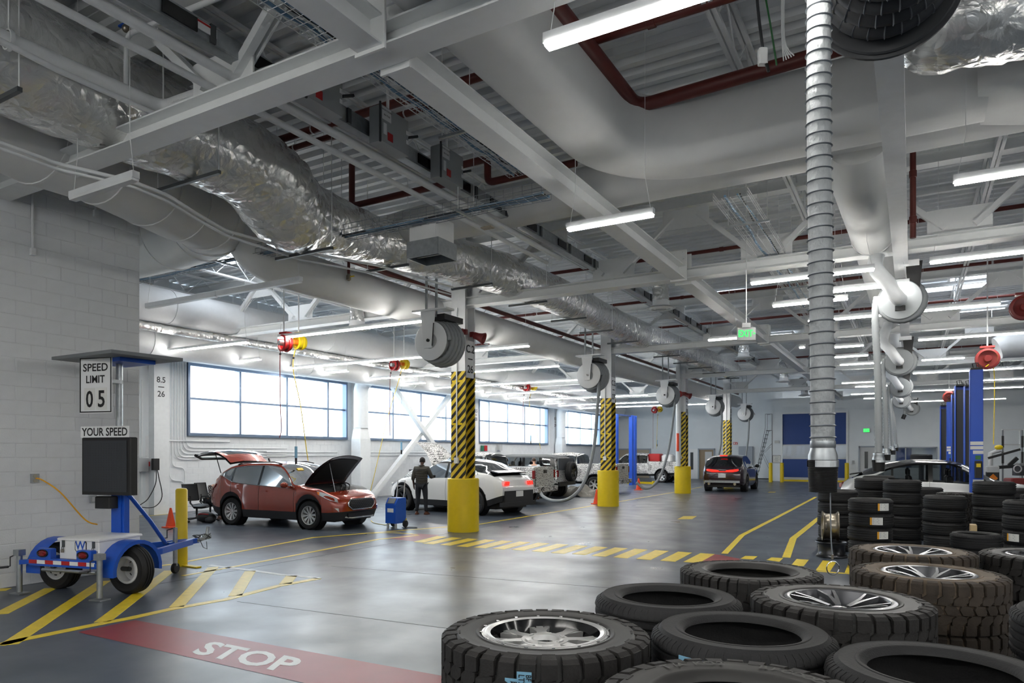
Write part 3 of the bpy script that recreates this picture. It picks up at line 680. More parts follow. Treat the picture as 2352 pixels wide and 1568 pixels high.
# white segmented duct at the left
def sweep_duct(name, label, pth, r, m='duct_white', n=28, seams=None, **k):
    t = thing(name, label, 'duct', tuple(pth[0]), world=True, **k); MB().tube(pth, r, n).build('shell', m, t, smooth=50)
    if seams:
        for i in seams:
            d = (Vector(pth[min(i + 1, len(pth) - 1)]) - Vector(pth[max(i - 1, 0)])).normalized(); r_ = r[i] if isinstance(r, list) else r
            MB().lathe([(r_ - .005, -.025), (r_ + .014, -.02), (r_ + .014, .02), (r_ - .005, .025)], pth[i], d, n, closed=True).build('seam', m, t)
    return t
z_ = 5.95
a, b, c, d = [onz(q, w, z_) + Vector((.2, 0, 0)) for q, w in ((-160, 205), (60, 318), (210, 372), (395, 470))]
K = d + Vector((.05, 1.2, 0)); pth = [a + Vector((.4, -4, 0)), a, b, c, c + (d - c) * .55, d]
e = Vector((d.x, d.y + .15, z_))
pth += arc(e + Vector((-.75, 0, 0)), Vector((1, 0, 0)), Vector((0, 1, 0)), .75, .25, PI / 2, 5)
last = pth[-1]; pth += [last + Vector((-.8, 0, -.05)), last + Vector((-2.0, 0, -.05)), last + Vector((-3.6, 0, -.05))]
sweep_duct('supply_duct', 'big white painted duct with a segmented elbow beside the left block wall', pth, .62, 'duct_white', 32, [2, 3, 4, 5, 7, 9, 11, 12])
# ducts along the window wall
y0 = 7.5; 
sweep_duct('spiral_duct', 'upper white spiral duct running along the window wall', [(-17.9, y, 5.95) for y in (7.3, 12, 18, 24, 30, 36, 42, 47)], .47, 'duct_spiral', 28, list(range(1, 7)))
sweep_duct('spiral_duct', 'lower white spiral duct just above the windows', [(-18.9, y, 5.12) for y in (7.3, 12, 18, 24, 30, 36, 42, 49)], .47, 'duct_spiral', 28, list(range(1, 7)))
t = thing('foil_duct', 'thin foil-wrapped duct between the two white spiral ducts', 'duct', (-18.1, 7.3, 5.38), world=True)
crinkle_tube(MB(), [(-18.05, 7.3 + i * .4, 5.36) for i in range(98)], .13, 14, .02, 5).build('wrap', 'foil', t, smooth=60)
# spiral rings on the ducts: thin beads, joined
for x, z in ((-17.9, 5.95), (-18.9, 5.12)):
    pass
# round drops with square feet at the wall columns
for k, (y, l) in enumerate(((22.0, 'white round duct drop between the first and second windows, square foot'), (41.0, 'white round duct drop between the third and fourth windows, square foot'))):
    t = thing('duct_drop', l, 'duct', (XW + .62, y, 0), world=True); x = XW + .62
    MB().tube([(x, y, 2.95), (x, y, 4.4)] + arc((x + .5, y, 4.45), Vector((-1, 0, 0)), Vector((0, 0, 1)), .5, 0, 1.2, 5), .30, 24).build('round_duct', 'duct_spiral', t, smooth=50)
    sq = rrect(.62, .5, .02, 1); n = len(sq); q8 = [(.30 * math.cos(math.atan2(b_, a_)), .30 * math.sin(math.atan2(b_, a_))) for a_, b_ in sq]
    MB().add([(x + b_, y + a_, 2.5) for a_, b_ in sq] + [(x + b_, y + a_, 2.97) for a_, b_ in q8], [(i, (i + 1) % n, (i + 1) % n + n, i + n) for i in range(n)]).build('transition', 'duct_spiral', t, smooth=0)
    MB().box((x, y, 1.25), (.5, .62, 2.5)).build('square_duct', 'duct_spiral', t, smooth=0)
# white wrapped return duct: along the hall, elbow, then across the hall to the right
zc_ = 6.17; w_, h_ = .80, .94
pth = [Vector((-3.55, -6, zc_)), Vector((-3.55, 0, zc_)), Vector((-3.55, 4, zc_)), Vector((-3.55, 7.6, zc_))]
pth += arc((-2.3, 8.2, zc_), Vector((-1, 0, 0)), Vector((0, 1, 0)), 1.25, 0.0, PI / 2, 12)
pth += [Vector((x, 9.45, zc_)) for x in (-.6, -.1, .4, .72)]
t = thing('wrapped_duct', 'huge white insulated duct curving overhead and crossing to the right', 'duct', (-3.55, 0, zc_), world=True)
MB().sweep(rrect(w_, h_, .24, 5), pth).build('insulation', 'duct_white', t, smooth=50)
MB().sweep(rrect(1.5, 1.1, .2, 4), [Vector((.66, 9.5, zc_)), Vector((1.5, 9.42, zc_)), Vector((6, 9.42, zc_)), Vector((20, 9.42, zc_))], scl=[.72, 1, 1, 1]).build('wide_section', 'duct_white', t, smooth=50)
t = thing('wrapped_duct', 'white insulated duct crossing the whole hall just behind the huge curved one', 'duct', (-2.3, 10.45, 5.95), world=True)
pth = [Vector((16, 10.45, 6.18)), Vector((4, 10.45, 6.18)), Vector((-4, 10.45, 6.18)), Vector((-7.4, 10.45, 6.15)), Vector((-8.2, 10.5, 6.15)), Vector((-8.8, 10.7, 6.2))]
MB().sweep(rrect(.74, .66, .28, 5), pth).build('insulation', 'duct_white', t, smooth=50)
MB().box(onz(1120, 523, 5.62), (.2, .12, .02)).build('label_patch', 'tan', t, smooth=0)
# long white duct that leaves the branch and follows the column row
pth = [Vector((-8.9, 9.9, 5.9)), onz(640, 560, 5.75), onz(640, 600, 5.4), onz(700, 632, 5.3), onz(800, 662, 5.3)]
x4 = -10.45
pth = [Vector((x4 + .3, 8.35, 6.4)), Vector((x4 + .08, 8.45, 6.0)), Vector((x4, 8.7, 5.66)), Vector((x4, 9.2, 5.48)), Vector((x4, 10, 5.44))] + [Vector((x4, y, 5.44)) for y in (14, 20, 26, 32, 38, 44, 49)]
sweep_duct('supply_duct', 'long white insulated duct with a red pipe above it, along the column row', smooth_path(pth[:5], 4) + pth[5:], .40, 'duct_white', 28)
# supply outlet box with grille, hanging off the branch duct
t = thing('supply_outlet', 'galvanised square air outlet box hanging below the foil duct', 'air outlet', tuple(onz(992, 578, 5.1)), world=True)
p = onz(992, 578, 5.1)
MB().box(p + Vector((.0, 0, .30)), (.5, .5, .36)).build('neck', 'duct_white', t, smooth=0)
b = MB()
for s in (-1, 1): b.box(p + Vector((s * .3, 0, 0)), (.015, .5, .26)).box(p + Vector((0, s * .25, 0)), (.6, .015, .26))
b.box(p + Vector((0, 0, .12)), (.6, .5, .015)).build('box', 'galv', t, smooth=0)
for s in (-.06, .06): MB().beam(p + Vector((-.3, 0, s)), p + Vector((.3, 0, s)), .04, .012).build('vane', 'galv', t, smooth=0)
# round white duct end above the nearest truss
pth = [Vector((-3.55, 4.25, 6.3)), Vector((-3.72, 4.25, 5.95)), Vector((-3.5, 4.25, 5.72)), Vector((-3.1, 4.25, 5.66)), Vector((-1, 4.25, 5.66)), Vector((4, 4.25, 5.66))]
pth = [p + Vector((.1, 0, .02)) for p in pth]
sweep_duct('round_duct', 'smooth white round duct end above the nearest truss, at the top edge', smooth_path(pth, 4), .21, 'duct_spiral', 24)
# foil duct at the upper right
pts = [onz(2150, 20, 5.9) + Vector((-.2, .3, .0)), onz(2230, 40, 5.75), onz(2330, 25, 5.75), onz(2450, 0, 5.8), onz(2700, -60, 5.8)]
P = smooth_path(pts, 8)
t = thing('foil_duct', 'crinkled foil-wrapped duct in the upper right corner', 'duct', tuple(P[0]), world=True)
crinkle_tube(MB(), P, [.30 if i < 3 else .40 for i in range(len(P))], 32, .03, 8).build('wrap', 'foil', t, smooth=60)
# foil flex drops with round ceiling diffusers
for i, (px, py, z, l) in enumerate(((1518, 708, 5.45, 'nearest'), (1708, 822, 5.45, 'second'), (1800, 876, 5.45, 'third'), (1848, 908, 5.45, 'fourth'), (820, 755, 5.2, 'left'))):
    p = onz(px, py, z)
    t = thing('ceiling_diffuser', 'round white ceiling diffuser on a foil flex duct, ' + (l + ' beside the tie beam' if l != 'left' else 'above the orange car'), 'diffuser', tuple(p), world=True)
    MB().lathe([(.36, 0), (.33, .02), (.30, .03), (.22, .06), (.2, .12), (.2, .2)], p, n=24).build('cone', 'steel_white', t)
    for r in (.14, .24): MB().lathe([(r, -.03), (r + .05, 0), (r + .04, .005), (r - .01, -.025)], p, n=24, closed=True).build('ring', 'steel_white', t)
    crinkle_tube(MB(), [p + Vector((0, 0, .18 + .06 * k)) for k in range(8)] + [p + Vector((-.05 * k, .1 * k, .6 + .08 * k)) for k in range(1, 6)], .2, 20, .02, i).build('flex_duct', 'foil', t, smooth=60)
# round white duct at far right with a red reel
p = onz(2290, 800, 5.3)
sweep_duct('round_duct', 'white round duct end at the right edge, behind the dark red reel', [p + Vector((.0, 0, 0)), p + Vector((.25, .03, .1)), p + Vector((3, .5, .1)), p + Vector((6, .5, .1))], [.36, .42, .42, .42], 'duct_spiral', 24)
# ================================================================ pipes, trays, busway, lights
def pipe(name, label, pth, r, m, cat='pipe', couplings=0, hangers=0, group=None, n=10, fil=.12):
    P = fillet(pth, fil) if len(pth) > 2 and fil else [Vector(p) for p in pth]
    t = thing(name, label, cat, tuple(P[0]), world=True, group=group); MB().tube(P, r, n).build('pipe', m, t)
    a, b = Vector(pth[0]), Vector(pth[-1])
    for i in range(couplings):
        c = a + (b - a) * ((i + .6) / couplings); d = (b - a).normalized()
        if len(pth) == 2: MB().lathe([(r, -.05), (r * 1.25, -.045), (r * 1.25, .045), (r, .05)], c, d, n).build('coupling', m, t)
    for i in range(hangers):
        c = a + (b - a) * ((i + .5) / hangers)
        MB().cyl(c + Vector((0, 0, r)), Vector((c.x, c.y, 7.3)), .007, 5).build('hanger_rod', 'wire', t)
        if len(pth) == 2: MB().lathe([(r * 1.05, -.012), (r * 1.15, -.012), (r * 1.15, .012), (r * 1.05, .012)], c, (b - a).normalized(), n, closed=True).build('clamp', 'wire', t)
    return t
# red sprinkler pipes
ZR = 6.72
pipe('sprinkler_pipe', 'red sprinkler main following the big white duct, elbow above its corner', [Vector((-3.12, -5, 6.42)), Vector((-3.12, 8.72, 6.42)), Vector((3, 8.78, 6.62)), Vector((14, 8.78, 6.62))], .085, 'redpipe', n=14, fil=.22)
for (px, py) in ((1420, 248), (1478, 243)):
    pass
def xpipe(px0, py0, px1, py1, lab, r=.045, z=ZR, ext=(0, 0), **k):
    a, b = onz(px0, py0, z), onz(px1, py1, z); y = (a.y + b.y) / 2
    pipe('sprinkler_pipe', lab, [Vector((a.x - ext[0], y, z)), Vector((b.x + ext[1], y, z))], r, 'redpipe', couplings=5, hangers=4, **k)
xpipe(1511, 589, 1862, 547, 'red sprinkler pipe crossing the bay right behind the big white duct', ext=(6, 14))
xpipe(1694, 667, 1862, 651, 'red sprinkler pipe crossing above the exit sign', ext=(10, 14))
xpipe(1536, 746, 1858, 726, 'red sprinkler pipe crossing above the exit sign, one row deeper', ext=(10, 14))
xpipe(2087, 755, 2352, 741, 'red sprinkler pipe behind the second exhaust reel on the rail', ext=(9, 6))
xpipe(2098, 800, 2352, 790, 'red sprinkler pipe behind the third exhaust reel on the rail', ext=(10, 6))
xpipe(640, 318, 900, 245, 'red sprinkler pipe crossing above the grey fuse boxes', .06, ext=(5, 8))
xpipe(700, 335, 830, 290, 'red sprinkler pipe parallel behind the one above the fuse boxes', .05, 6.95, ext=(6, 2))
a = onz(812, 462, 6.45); b = onz(1130, 380, 6.45); y = (a.y + b.y) / 2
pipe('sprinkler_pipe', 'red pipe with a drop elbow under the first fuse boxes', [Vector((a.x, y, 7.1)), Vector((a.x, y, 6.35)), Vector((b.x - .6, y, 6.35))], .055, 'redpipe')
a = onz(1120, 385, 6.6); y2 = a.y
pipe('sprinkler_pipe', 'red pipe with a double elbow at the last grey fuse box', [Vector((a.x - .8, y2, 6.75)), Vector((a.x, y2, 6.75)), Vector((a.x, y2, 6.35)), Vector((a.x + 1.6, y2, 6.35))], .06, 'redpipe')
pipe('sprinkler_pipe', 'red sprinkler riser and pipe running above the long white duct by the columns', [Vector((-10.1, 10.0, 6.3)), Vector((-10.1, 10.0, 5.9)), Vector((-10.1, 14, 5.88)), Vector((-10.1, 48, 5.88))], .06, 'redpipe')
t = thing('drain_valve', 'brass drain valve hanging from the red pipe above the white duct', 'valve', (-10.0, 10.7, 5.7), world=True)
MB().cyl((-10.0, 10.7, 5.88), (-10.0, 10.7, 5.55), .03, 10).build('stem', 'redpipe', t); MB().lathe([(.02, 0), (.05, .02), (.05, .1), (.03, .14)], (-10.0, 10.7, 5.42), n=12).build('body', 'rim_bronze', t); MB().box((-9.93, 10.7, 5.5), (.16, .02, .02)).build('lever', 'yellow', t, smooth=0)
p = onz(2097, 345, 6.2); q = Vector((p.x, p.y, 0))
pipe('copper_riser', 'copper-coloured vertical pipe beside the hose rail', [Vector((p.x, p.y, 6.9)), Vector((p.x, p.y, 4.95))], .04, 'redpipe', couplings=3)
# white mains at the upper left
a = onz(-120, 30, 5.85); b = onz(20, 92, 5.85); c = onz(375, 248, 5.85); d = onz(440, 225, 5.85)
t = pipe('water_pipe', 'white insulated potable water pipe in clevis hangers at the upper left', [a, b, c + Vector((.0, 0, 0)), d, d + Vector((2.5, .2, 0))], .075, 'steel_white', n=16, fil=.15)
MB().lathe([(.078, 0), (.078, .42)], d + Vector((-.36, -.005, 0)), Vector((2.5, .2, 0)), 20).build('pipe_label', 'green_sign', t)
Mx = Matrix(((1, 0, 0, d.x - .13), (0, 0, -1, d.y - .084), (0, 1, 0, d.z - .01), (0, 0, 0, 1)))
MB().text('POTABLE', .085, Mx, .004).build('lettering', 'white', t, smooth=0)
for q in (b, c):
    MB().lathe([(.085, -.02), (.1, -.02), (.1, .02), (.085, .02)], q, (c - b), 16, closed=True).build('clevis', 'wire', t); MB().cyl(q + Vector((0, 0, .1)), Vector((q.x, q.y, 7.3)), .008, 6).build('hanger_rod', 'wire', t)
pipe('water_pipe', 'thin white pipe running just below the potable water pipe', [onz(-60, 62, 5.7) - Vector((0, 3, 0)), onz(-60, 62, 5.7), onz(130, 160, 5.7), onz(375, 270, 5.7)], .03, 'steel_white', fil=0)
a = onz(290, 80, 6.5); pipe('water_pipe', 'thin white pipe with a blue-handled valve at the upper left', [a + Vector((0, 0, -.62)), a, a + Vector((1.5, .1, 0))], .028, 'steel_white')
t = thing('ball_valve', 'small valve with a blue handle on the thin white pipe', 'valve', tuple(a + Vector((0, 0, .06))), world=True)
MB().ball(a + Vector((0, 0, .07)), .045).build('body', 'rim_bronze', t); MB().box(a + Vector((-.05, 0, .13)), (.16, .03, .02)).build('handle', 'blue', t, smooth=0)
pipe('sprinkler_conduit', 'pair of thin white conduits sagging past the unlit strip light', [onz(-40, 312, 5.15) - Vector((0, 3, 0)), onz(-40, 312, 5.15), onz(130, 375, 5.15), onz(300, 415, 5.1), onz(385, 448, 5.1), onz(450, 490, 5.05), onz(520, 530, 5.05), onz(700, 580, 5.2), onz(870, 610, 5.3), onz(1040, 660, 5.3)], .022, 'steel_white', cat='conduit', fil=.1)
pipe('sprinkler_conduit', 'lower thin white conduit following the bend beside the white elbow', [onz(-40, 326, 5.1) - Vector((0, 3, 0)), onz(-40, 326, 5.1), onz(130, 388, 5.1), onz(300, 427, 5.05), onz(385, 462, 5.05), onz(450, 502, 5.0), onz(520, 541, 5.0), onz(690, 596, 5.15), onz(860, 628, 5.25), onz(1035, 676, 5.25)], .018, 'steel_white', cat='conduit', fil=.1)
# wire basket cable trays
def tray(name, label, a, b, w, h, pitch, cable=True, m='wire'):
    a, b = Vector(a), Vector(b); t = thing(name, label, 'cable tray', tuple(a), world=True); d = (b - a); L = d.length; d.normalize(); s = d.cross(Vector((0, 0, 1))).normalized(); u = Vector((0, 0, 1)); lw = MB(); cw = MB()
    for i in range(5): o = s * (-w / 2 + w * i / 4); lw.beam(a + o, b + o, .007, .007)
    for sd in (-1, 1):
        for z in (h / 2, h): lw.beam(a + s * sd * w / 2 + u * z, b + s * sd * w / 2 + u * z, .007, .007)
    k = int(L / pitch)
    for i in range(k + 1):
        p = a + d * (L * i / k); cw.tube([p + s * w / 2 + u * h, p + s * w / 2, p - s * w / 2, p - s * w / 2 + u * h], .0035, 4, False)
    lw.build('long_wires', m, t, smooth=0); cw.build('cross_wires', m, t, smooth=0, kind='stuff')
    if cable:
        rnd = random.Random(3)
        for c_, r in (('cable_blue', .02), ('cable_blue', .014), ('black', .012)):
            o = rnd.uniform(-.3, .3) * w; MB().tube([a + d * (L * i / 24) + s * (o + rnd.uniform(-.04, .04)) + u * (r + .006) for i in range(25)], r, 6).build('cable', c_, t)
    k = max(2, int(L / 2.2))
    for i in range(k):
        p = a + d * (L * (i + .5) / k); MB().beam(p - s * (w / 2 + .1) - u * .03, p + s * (w / 2 + .1) - u * .03, .042, .03).build('support_channel', 'galv', t, smooth=0)
        for sd in (-1, 1): MB().cyl(p + s * sd * (w / 2 + .06) - u * .03, Vector((p.x + s.x * sd * (w / 2 + .06), p.y + s.y * sd * (w / 2 + .06), 7.3)), .006, 5).build('hanger_rod', 'wire', t)
    return t
tray('cable_tray', 'white wire basket tray with blue cables left of the tie beam', (-5.0, 2.4, 5.95), (-5.0, 8.9, 5.95), .30, .1, .1)
ya = 8.62
tray('cable_tray', 'grey wire basket tray crossing below the branch duct', (onz(318, 652, 5.45).x - 1, ya, 5.45), (-4.4, ya, 5.45), .30, .16, .15, m='wire_grey')
yb_ = 15.0
for i, (px, py, l) in enumerate(((1930, 640, 'nearest'), (1925, 705, 'second'), (1935, 770, 'farthest'))):
    pass
tray('cable_tray', 'wire basket tray running down the hall right of the exit sign', (-2.35, 10.6, 5.7), (-2.35, 26, 5.7), .5, .1, .12)
# busway with fused disconnect boxes
t = thing('busway', 'grey electrical busway running along the ceiling with black plug openings', 'busway', (-6.0, 2.0, 6.2), world=True)
XBW, ZBW = -5.95, 5.98
b = MB().box((XBW, 16, ZBW), (.02, 34, .16)).box((XBW - .06, 16, ZBW + .09), (.14, 34, .015)).box((XBW - .06, 16, ZBW - .09), (.14, 34, .015)); b.build('housing', 'galv', t, smooth=0)
y = 2.2
while y < 32:
    MB().box((XBW + .018, y, ZBW), (.02, .36, .13)).build('plug_opening', 'blackgloss', t, smooth=0)
    MB().box((XBW + .02, y + .35, ZBW), (.03, .06, .18)).build('joint_clip', 'galv_dark', t, smooth=0)
    y += 1.25 if y > 9 else .95
MB().box((XBW + .02, onx(472, 28, XBW).y, ZBW + .02), (.012, .22, .09)).build('warning_label', 'white', t, smooth=0)
MB().box((XBW + .026, onx(472, 22, XBW).y - .02, ZBW + .05), (.004, .18, .02)).build('warning_label', 'red', t, smooth=0)
for i, (px, l) in enumerate(((758, 'nearest, half hidden by the truss'), (905, 'middle'), (1035, 'farthest'))):
    pass
for i, (px, py, l) in enumerate(((748, 215, 'behind the nearest truss chord'), (908, 300, 'the middle one of the three'), (1040, 368, 'the farthest one of the three'))):
    p = onx(px, py, XBW + .24); y = p.y; z = ZBW + .02
    t = thing('fuse_box', 'grey fused disconnect box on the busway, ' + l, 'fuse box', (XBW + .2, y, z - .25), world=True)
    MB().rbox((XBW + .14, y, z), (.20, .55, .46), .012).build('box', 'boxgrey', t, smooth=0)
    MB().box((XBW + .235, y - .285, z), (.02, .02, .5)).build('door_edge', 'dgrey', t, smooth=0)
    MB().beam((XBW + .23, y + .28, z + .02), (XBW + .27, y + .42, z + .08), .03, .03).build('lever', 'dgrey', t, smooth=0)
    for dy, dz, sy, sz, m in ((-.17, .13, .17, .16, 'white'), (-.20, -.06, .06, .14, 'white'), (-.10, -.13, .1, .1, 'red'), (.24, .06, .04, .05, 'white'), (.24, -.06, .04, .05, 'white')):
        MB().box((XBW + .242, y + dy, z + dz), (.004, sy, sz)).build('label', m, t, smooth=0)
    M_ = Matrix(((0, 0, 1, XBW + .2445), (1, 0, 0, y - .17), (0, 1, 0, z + .15), (0, 0, 0, 1)))
    MB().text('SHOW-COORD', .028, M_ @ Matrix.Translation((0, .02, 0)), .001).text('30A FUSE', .03, M_ @ Matrix.Translation((0, -.04, 0)), .001).build('lettering', 'ink', t, smooth=0)
    MB().cyl((XBW + .2, y - .1, z + .23), (XBW + .2, y - .1, z + .6), .02, 8).build('conduit', 'wire', t)
pipe('conduit', 'white conduit below the busway, the one nearer the fuse boxes', [(XBW - .12, 2, 5.76), (XBW - .12, 12.5, 5.76)], .05, 'steel_white', cat='conduit')
pipe('conduit', 'white conduit below the busway, the outer one', [(XBW - .42, 2, 5.72), (XBW - .42, 12.5, 5.72)], .04, 'steel_white', cat='conduit')

# ---------------------------------------------------------------- LED strip lights, all hung at one height
ZL = 4.8
def light(a, b, label, lit=True, group=None, y=None):
    t = thing('strip_light', label, 'light', ((a.x + b.x) / 2, (a.y + b.y) / 2, ZL), group=group); L = abs(b.x - a.x)
    n = max(1, round(L / 2.44)) if L > 1.6 else 1; s = L / n
    for i in range(n):
        x = -L / 2 + s * (i + .5)
        MB().box((x, 0, .055), (s - .012, .08, .075)).build('housing', 'steel_white', t, smooth=0)
        MB().add([(x + e * (s / 2 - .02), f, g) for e in (-1, 1) for f, g in ((-.044, .02), (-.038, -.008), (.038, -.008), (.044, .02))], [(0, 1, 5, 4), (1, 2, 6, 5), (2, 3, 7, 6), (3, 2, 1, 0), (4, 5, 6, 7), (0, 4, 7, 3)]).build('diffuser', 'led' if lit else 'led_off', t, smooth=0)
    for e in (-1, 1):
        MB().tube([(e * (L / 2 - .12), 0, 2.535), (e * (L / 2 - .12), 0, .5), (e * (L / 2 - .05), 0, .1)], .004, 4).build('suspension_wire', 'wire', t, smooth=0)
    return t
LT = [((1250, 114), (1900, -95), 'lit strip light at the top, before the big white duct', 1),
      ((162, 462), (316, 415), 'unlit strip light hanging by the left wall', 0),
      ((330, 708), (698, 650), 'unlit strip light left of the long white duct', 0),
      ((638, 778), (998, 737), 'lit strip light over the red and yellow hose reels, above the orange car', 1),
      ((363, 813), (565, 787), 'lit strip light above the speed sign trailer and left window', 1),
      ((534, 834), (594, 826), 'short lit strip light at the top of the left window', 1),
      ((642, 851), (988, 818), 'lit strip light crossing the first window top', 1),
      ((680, 864), (795, 853), 'short lit strip light at the top of the first window, by the duct drop', 1),
      ((833, 873), (1285, 842), 'lit strip light passing behind the nearest striped column', 1),
      ((925, 884), (975, 880), 'short lit strip light at the top of the second window', 1),
      ((987, 894), (1330, 872), 'lit strip light above the crossed braces', 1),
      ((1082, 901), (1098, 899), 'very short strip light right of the nearest striped column', 1),
      ((1107, 910), (1380, 893), 'lit strip light above the third window', 1),
      ((1160, 916), (1206, 913), 'short lit strip light at the third window top', 1),
      ((1198, 922), (1480, 906), 'lit strip light above the third window, further down the hall', 1),
      ((1244, 929), (1290, 926), 'short lit strip light by the fourth window', 1),
      ((1281, 934), (1560, 920), 'lit strip light above the fourth window', 1),
      ((1330, 940), (1640, 926), 'lit strip light at the end of the window bays', 1),
      ((1085, 806), (1220, 797), 'lit strip light right of the nearest striped column', 1),
      ((1300, 530), (1505, 498), 'lit strip light behind the tie beam, above its middle', 1),
      ((1724, 655), (2010, 620), 'lit strip light left of the big hose, the upper one', 1),
      ((1771, 703), (1950, 691), 'lit strip light left of the big hose, above the exit sign', 1),
      ((1855, 741), (2040, 724), 'lit strip light passing behind the big hose', 1),
      ((2094, 719), (2300, 699), 'lit strip light right of the second exhaust reel', 1),
      ((2134, 607), (2420, 573), 'lit strip light in the upper right, below the truss', 1),
      ((2188, 424), (2480, 380), 'lit strip light high at the right edge, under the wide duct', 1),
      ((2108, 782), (2440, 761), 'lit strip light right of the third exhaust reel', 1),
      ((1929, 840), (2032, 833), 'lit strip light left of the third exhaust reel', 1),
      ((2116, 829), (2217, 823), 'lit strip light left of the dark red reel', 1),
      ((1916, 799), (1985, 795), 'lit strip light right of the big hose, upper one', 1),
      ((1916, 822), (1995, 817), 'lit strip light right of the big hose, lower one', 1),
      ((2096, 859), (2352, 846), 'lit strip light behind the tall blue lift post', 1),
      ((2090, 900), (2352, 889), 'lit strip light across the blue lift posts', 1),
      ((2087, 923), (2311, 916), 'lit strip light before the grey end wall', 1),
      ((2257, 875), (2400, 868), 'lit strip light at the right edge, behind the lift post', 1),
      ((1933, 881), (2025, 877), 'lit strip light over the silver car, the first', 1),
      ((1964, 890), (2040, 886), 'lit strip light over the silver car, the second', 1),
      ((1955, 907), (2025, 903), 'lit strip light over the silver car, the third', 1),
      ((1984, 917), (2045, 913), 'lit strip light over the silver car, nearest the wall', 1),
      ((1835, 800), (1850, 799), 'short lit strip light left of the big hose', 1),
      ((1900, 672), (2090, 655), 'lit strip light behind the hoses', 1),
      ((1625, 783), (1700, 778), 'lit strip light left of the exit sign', 1)]
for a, b, l, on in LT:
    A_, B_ = onz(a[0], a[1], ZL - .01), onz(b[0], b[1], ZL - .01); y = (A_.y + B_.y) / 2
    if y > 49.5: continue
    A_.y = B_.y = y; light(A_, B_, l, on)
# lamp rows the camera does not see, added to brighten the near hall
LQ = [(-9.5, -1, -.6), (1, 10, -.6), (12, 20, -.6), (-9.5, -1, -4.6), (1, 10, -4.6), (12, 20, -4.6), (6, 12, 3.6), (14, 20, 3.6), (8, 14, 8.0), (16, 21, 8.0), (12, 20, 12.4)]
for x0_, x1_, y in LQ:
    light(Vector((x0_, y, ZL)), Vector((x1_, y, ZL)), 'added fill strip light overhead outside the picture, %s of the rows near the camera' % ORDN[LQ.index((x0_, x1_, y))], group='added fill strip lights overhead outside the picture')
light(Vector((-8, 51.9, ZL)), Vector((-3, 51.9, ZL)), 'added unseen strip light in the vestibule behind the blue door')  # hidden lamp added to brighten the clear strip of the door
# skylights in the deck
for i, (px, py, w, l) in enumerate(((1660, 678, 1.6, 'beside the tie beam, before the exit sign'), (2290, 622, 2.4, 'at the right, above the reels'), (560, 580, 2.6, 'at the left, above the cable tray'), (1775, 768, 1.8, 'near the exit sign'), (2180, 655, 3, 'right of the second reel'), (2230, 706, 2.2, 'behind the hose rail'))):
    p = onz(px, py, ZC - .03)
    t = thing('skylight', 'bright skylight in the deck ' + l, 'skylight', tuple(p), world=True)
    MB().box(p + Vector((0, 0, -.02)), (w, .9, .02)).build('dome_panel', 'skylight', t, smooth=0)
    fr = MB()
    for s in (-1, 1): fr.box(p + Vector((s * w / 2, 0, -.03)), (.06, .96, .1)).box(p + Vector((0, s * .47, -.03)), (w, .06, .1))
    fr.build('curb', 'steel_white', t, smooth=0)
# exit sign on its stem
p = ond(1714, 767, 12.2)
t = thing('exit_sign', 'green lit exit sign hanging on a long white stem', 'sign', tuple(p), rz=TH * .6)
MB().rbox((0, 0, 0), (.31, .06, .22), .008).build('housing', 'lgrey', t, smooth=0)
MB().cyl((0, 0, .11), (0, 0, 2.9), .008, 6).build('stem', 'wire', t); MB().box((0, 0, .15), (.14, .08, .08)).build('canopy', 'lgrey', t, smooth=0)
M_ = Matrix(((1, 0, 0, -.015), (0, 0, -1, -.032), (0, 1, 0, 0), (0, 0, 0, 1)))
MB().text('EXIT', .165, M_, .002, sx=.72).text('>', .08, M_ @ Matrix.Translation((.145, 0, 0)), .002).build('lettering', 'exit_green', t, smooth=0)
p = ony(1990, 988, YD - .06); t = thing('exit_sign', 'small green exit sign on the wall right of the blue door', 'sign', tuple(p))
MB().box((0, 0, 0), (.4, .06, .28)).build('housing', 'lgrey', t, smooth=0); MB().box((0, -.035, 0), (.34, .01, .22)).build('face', 'exit_green', t, smooth=0)
MB().text('EXIT', .2, Matrix(((1, 0, 0, 0), (0, 0, -1, -.042), (0, 1, 0, 0), (0, 0, 0, 1))), .001, sx=.7).build('lettering', 'white', t, smooth=0)
# ================================================================ tyres and wheels (shared builders)
def spoke_beams(mb, n, r0, r1, z0, z1, w0, w1, th, twist=0., pair=0.):
    for k in range(n):
        for s in ((-1, 1) if pair else (0,)):
            a0 = 2 * PI * k / n + s * pair * .25; a1 = 2 * PI * k / n + s * pair + twist
            P = []
            for t_ in (0, .5, 1):
                r = r0 + (r1 - r0) * t_; a = a0 + (a1 - a0) * t_; z = z0 + (z1 - z0) * (t_ ** .7); w = w0 + (w1 - w0) * t_
                c = Vector((r * math.cos(a), r * math.sin(a), z)); q = Vector((-math.sin(a), math.cos(a), 0)) * w / 2
                P.append((c - q, c + q, c + q * .75 - Vector((0, 0, th)), c - q * .75 - Vector((0, 0, th))))
            o = [p for r in P for p in r]; F = [(0, 1, 2, 3), (11, 10, 9, 8)]
            for i in (0, 4):
                for j in range(4): F.append((i + j, i + 4 + j, i + 4 + (j + 1) % 4, i + (j + 1) % 4))
            mb.add(o, F)
    return mb
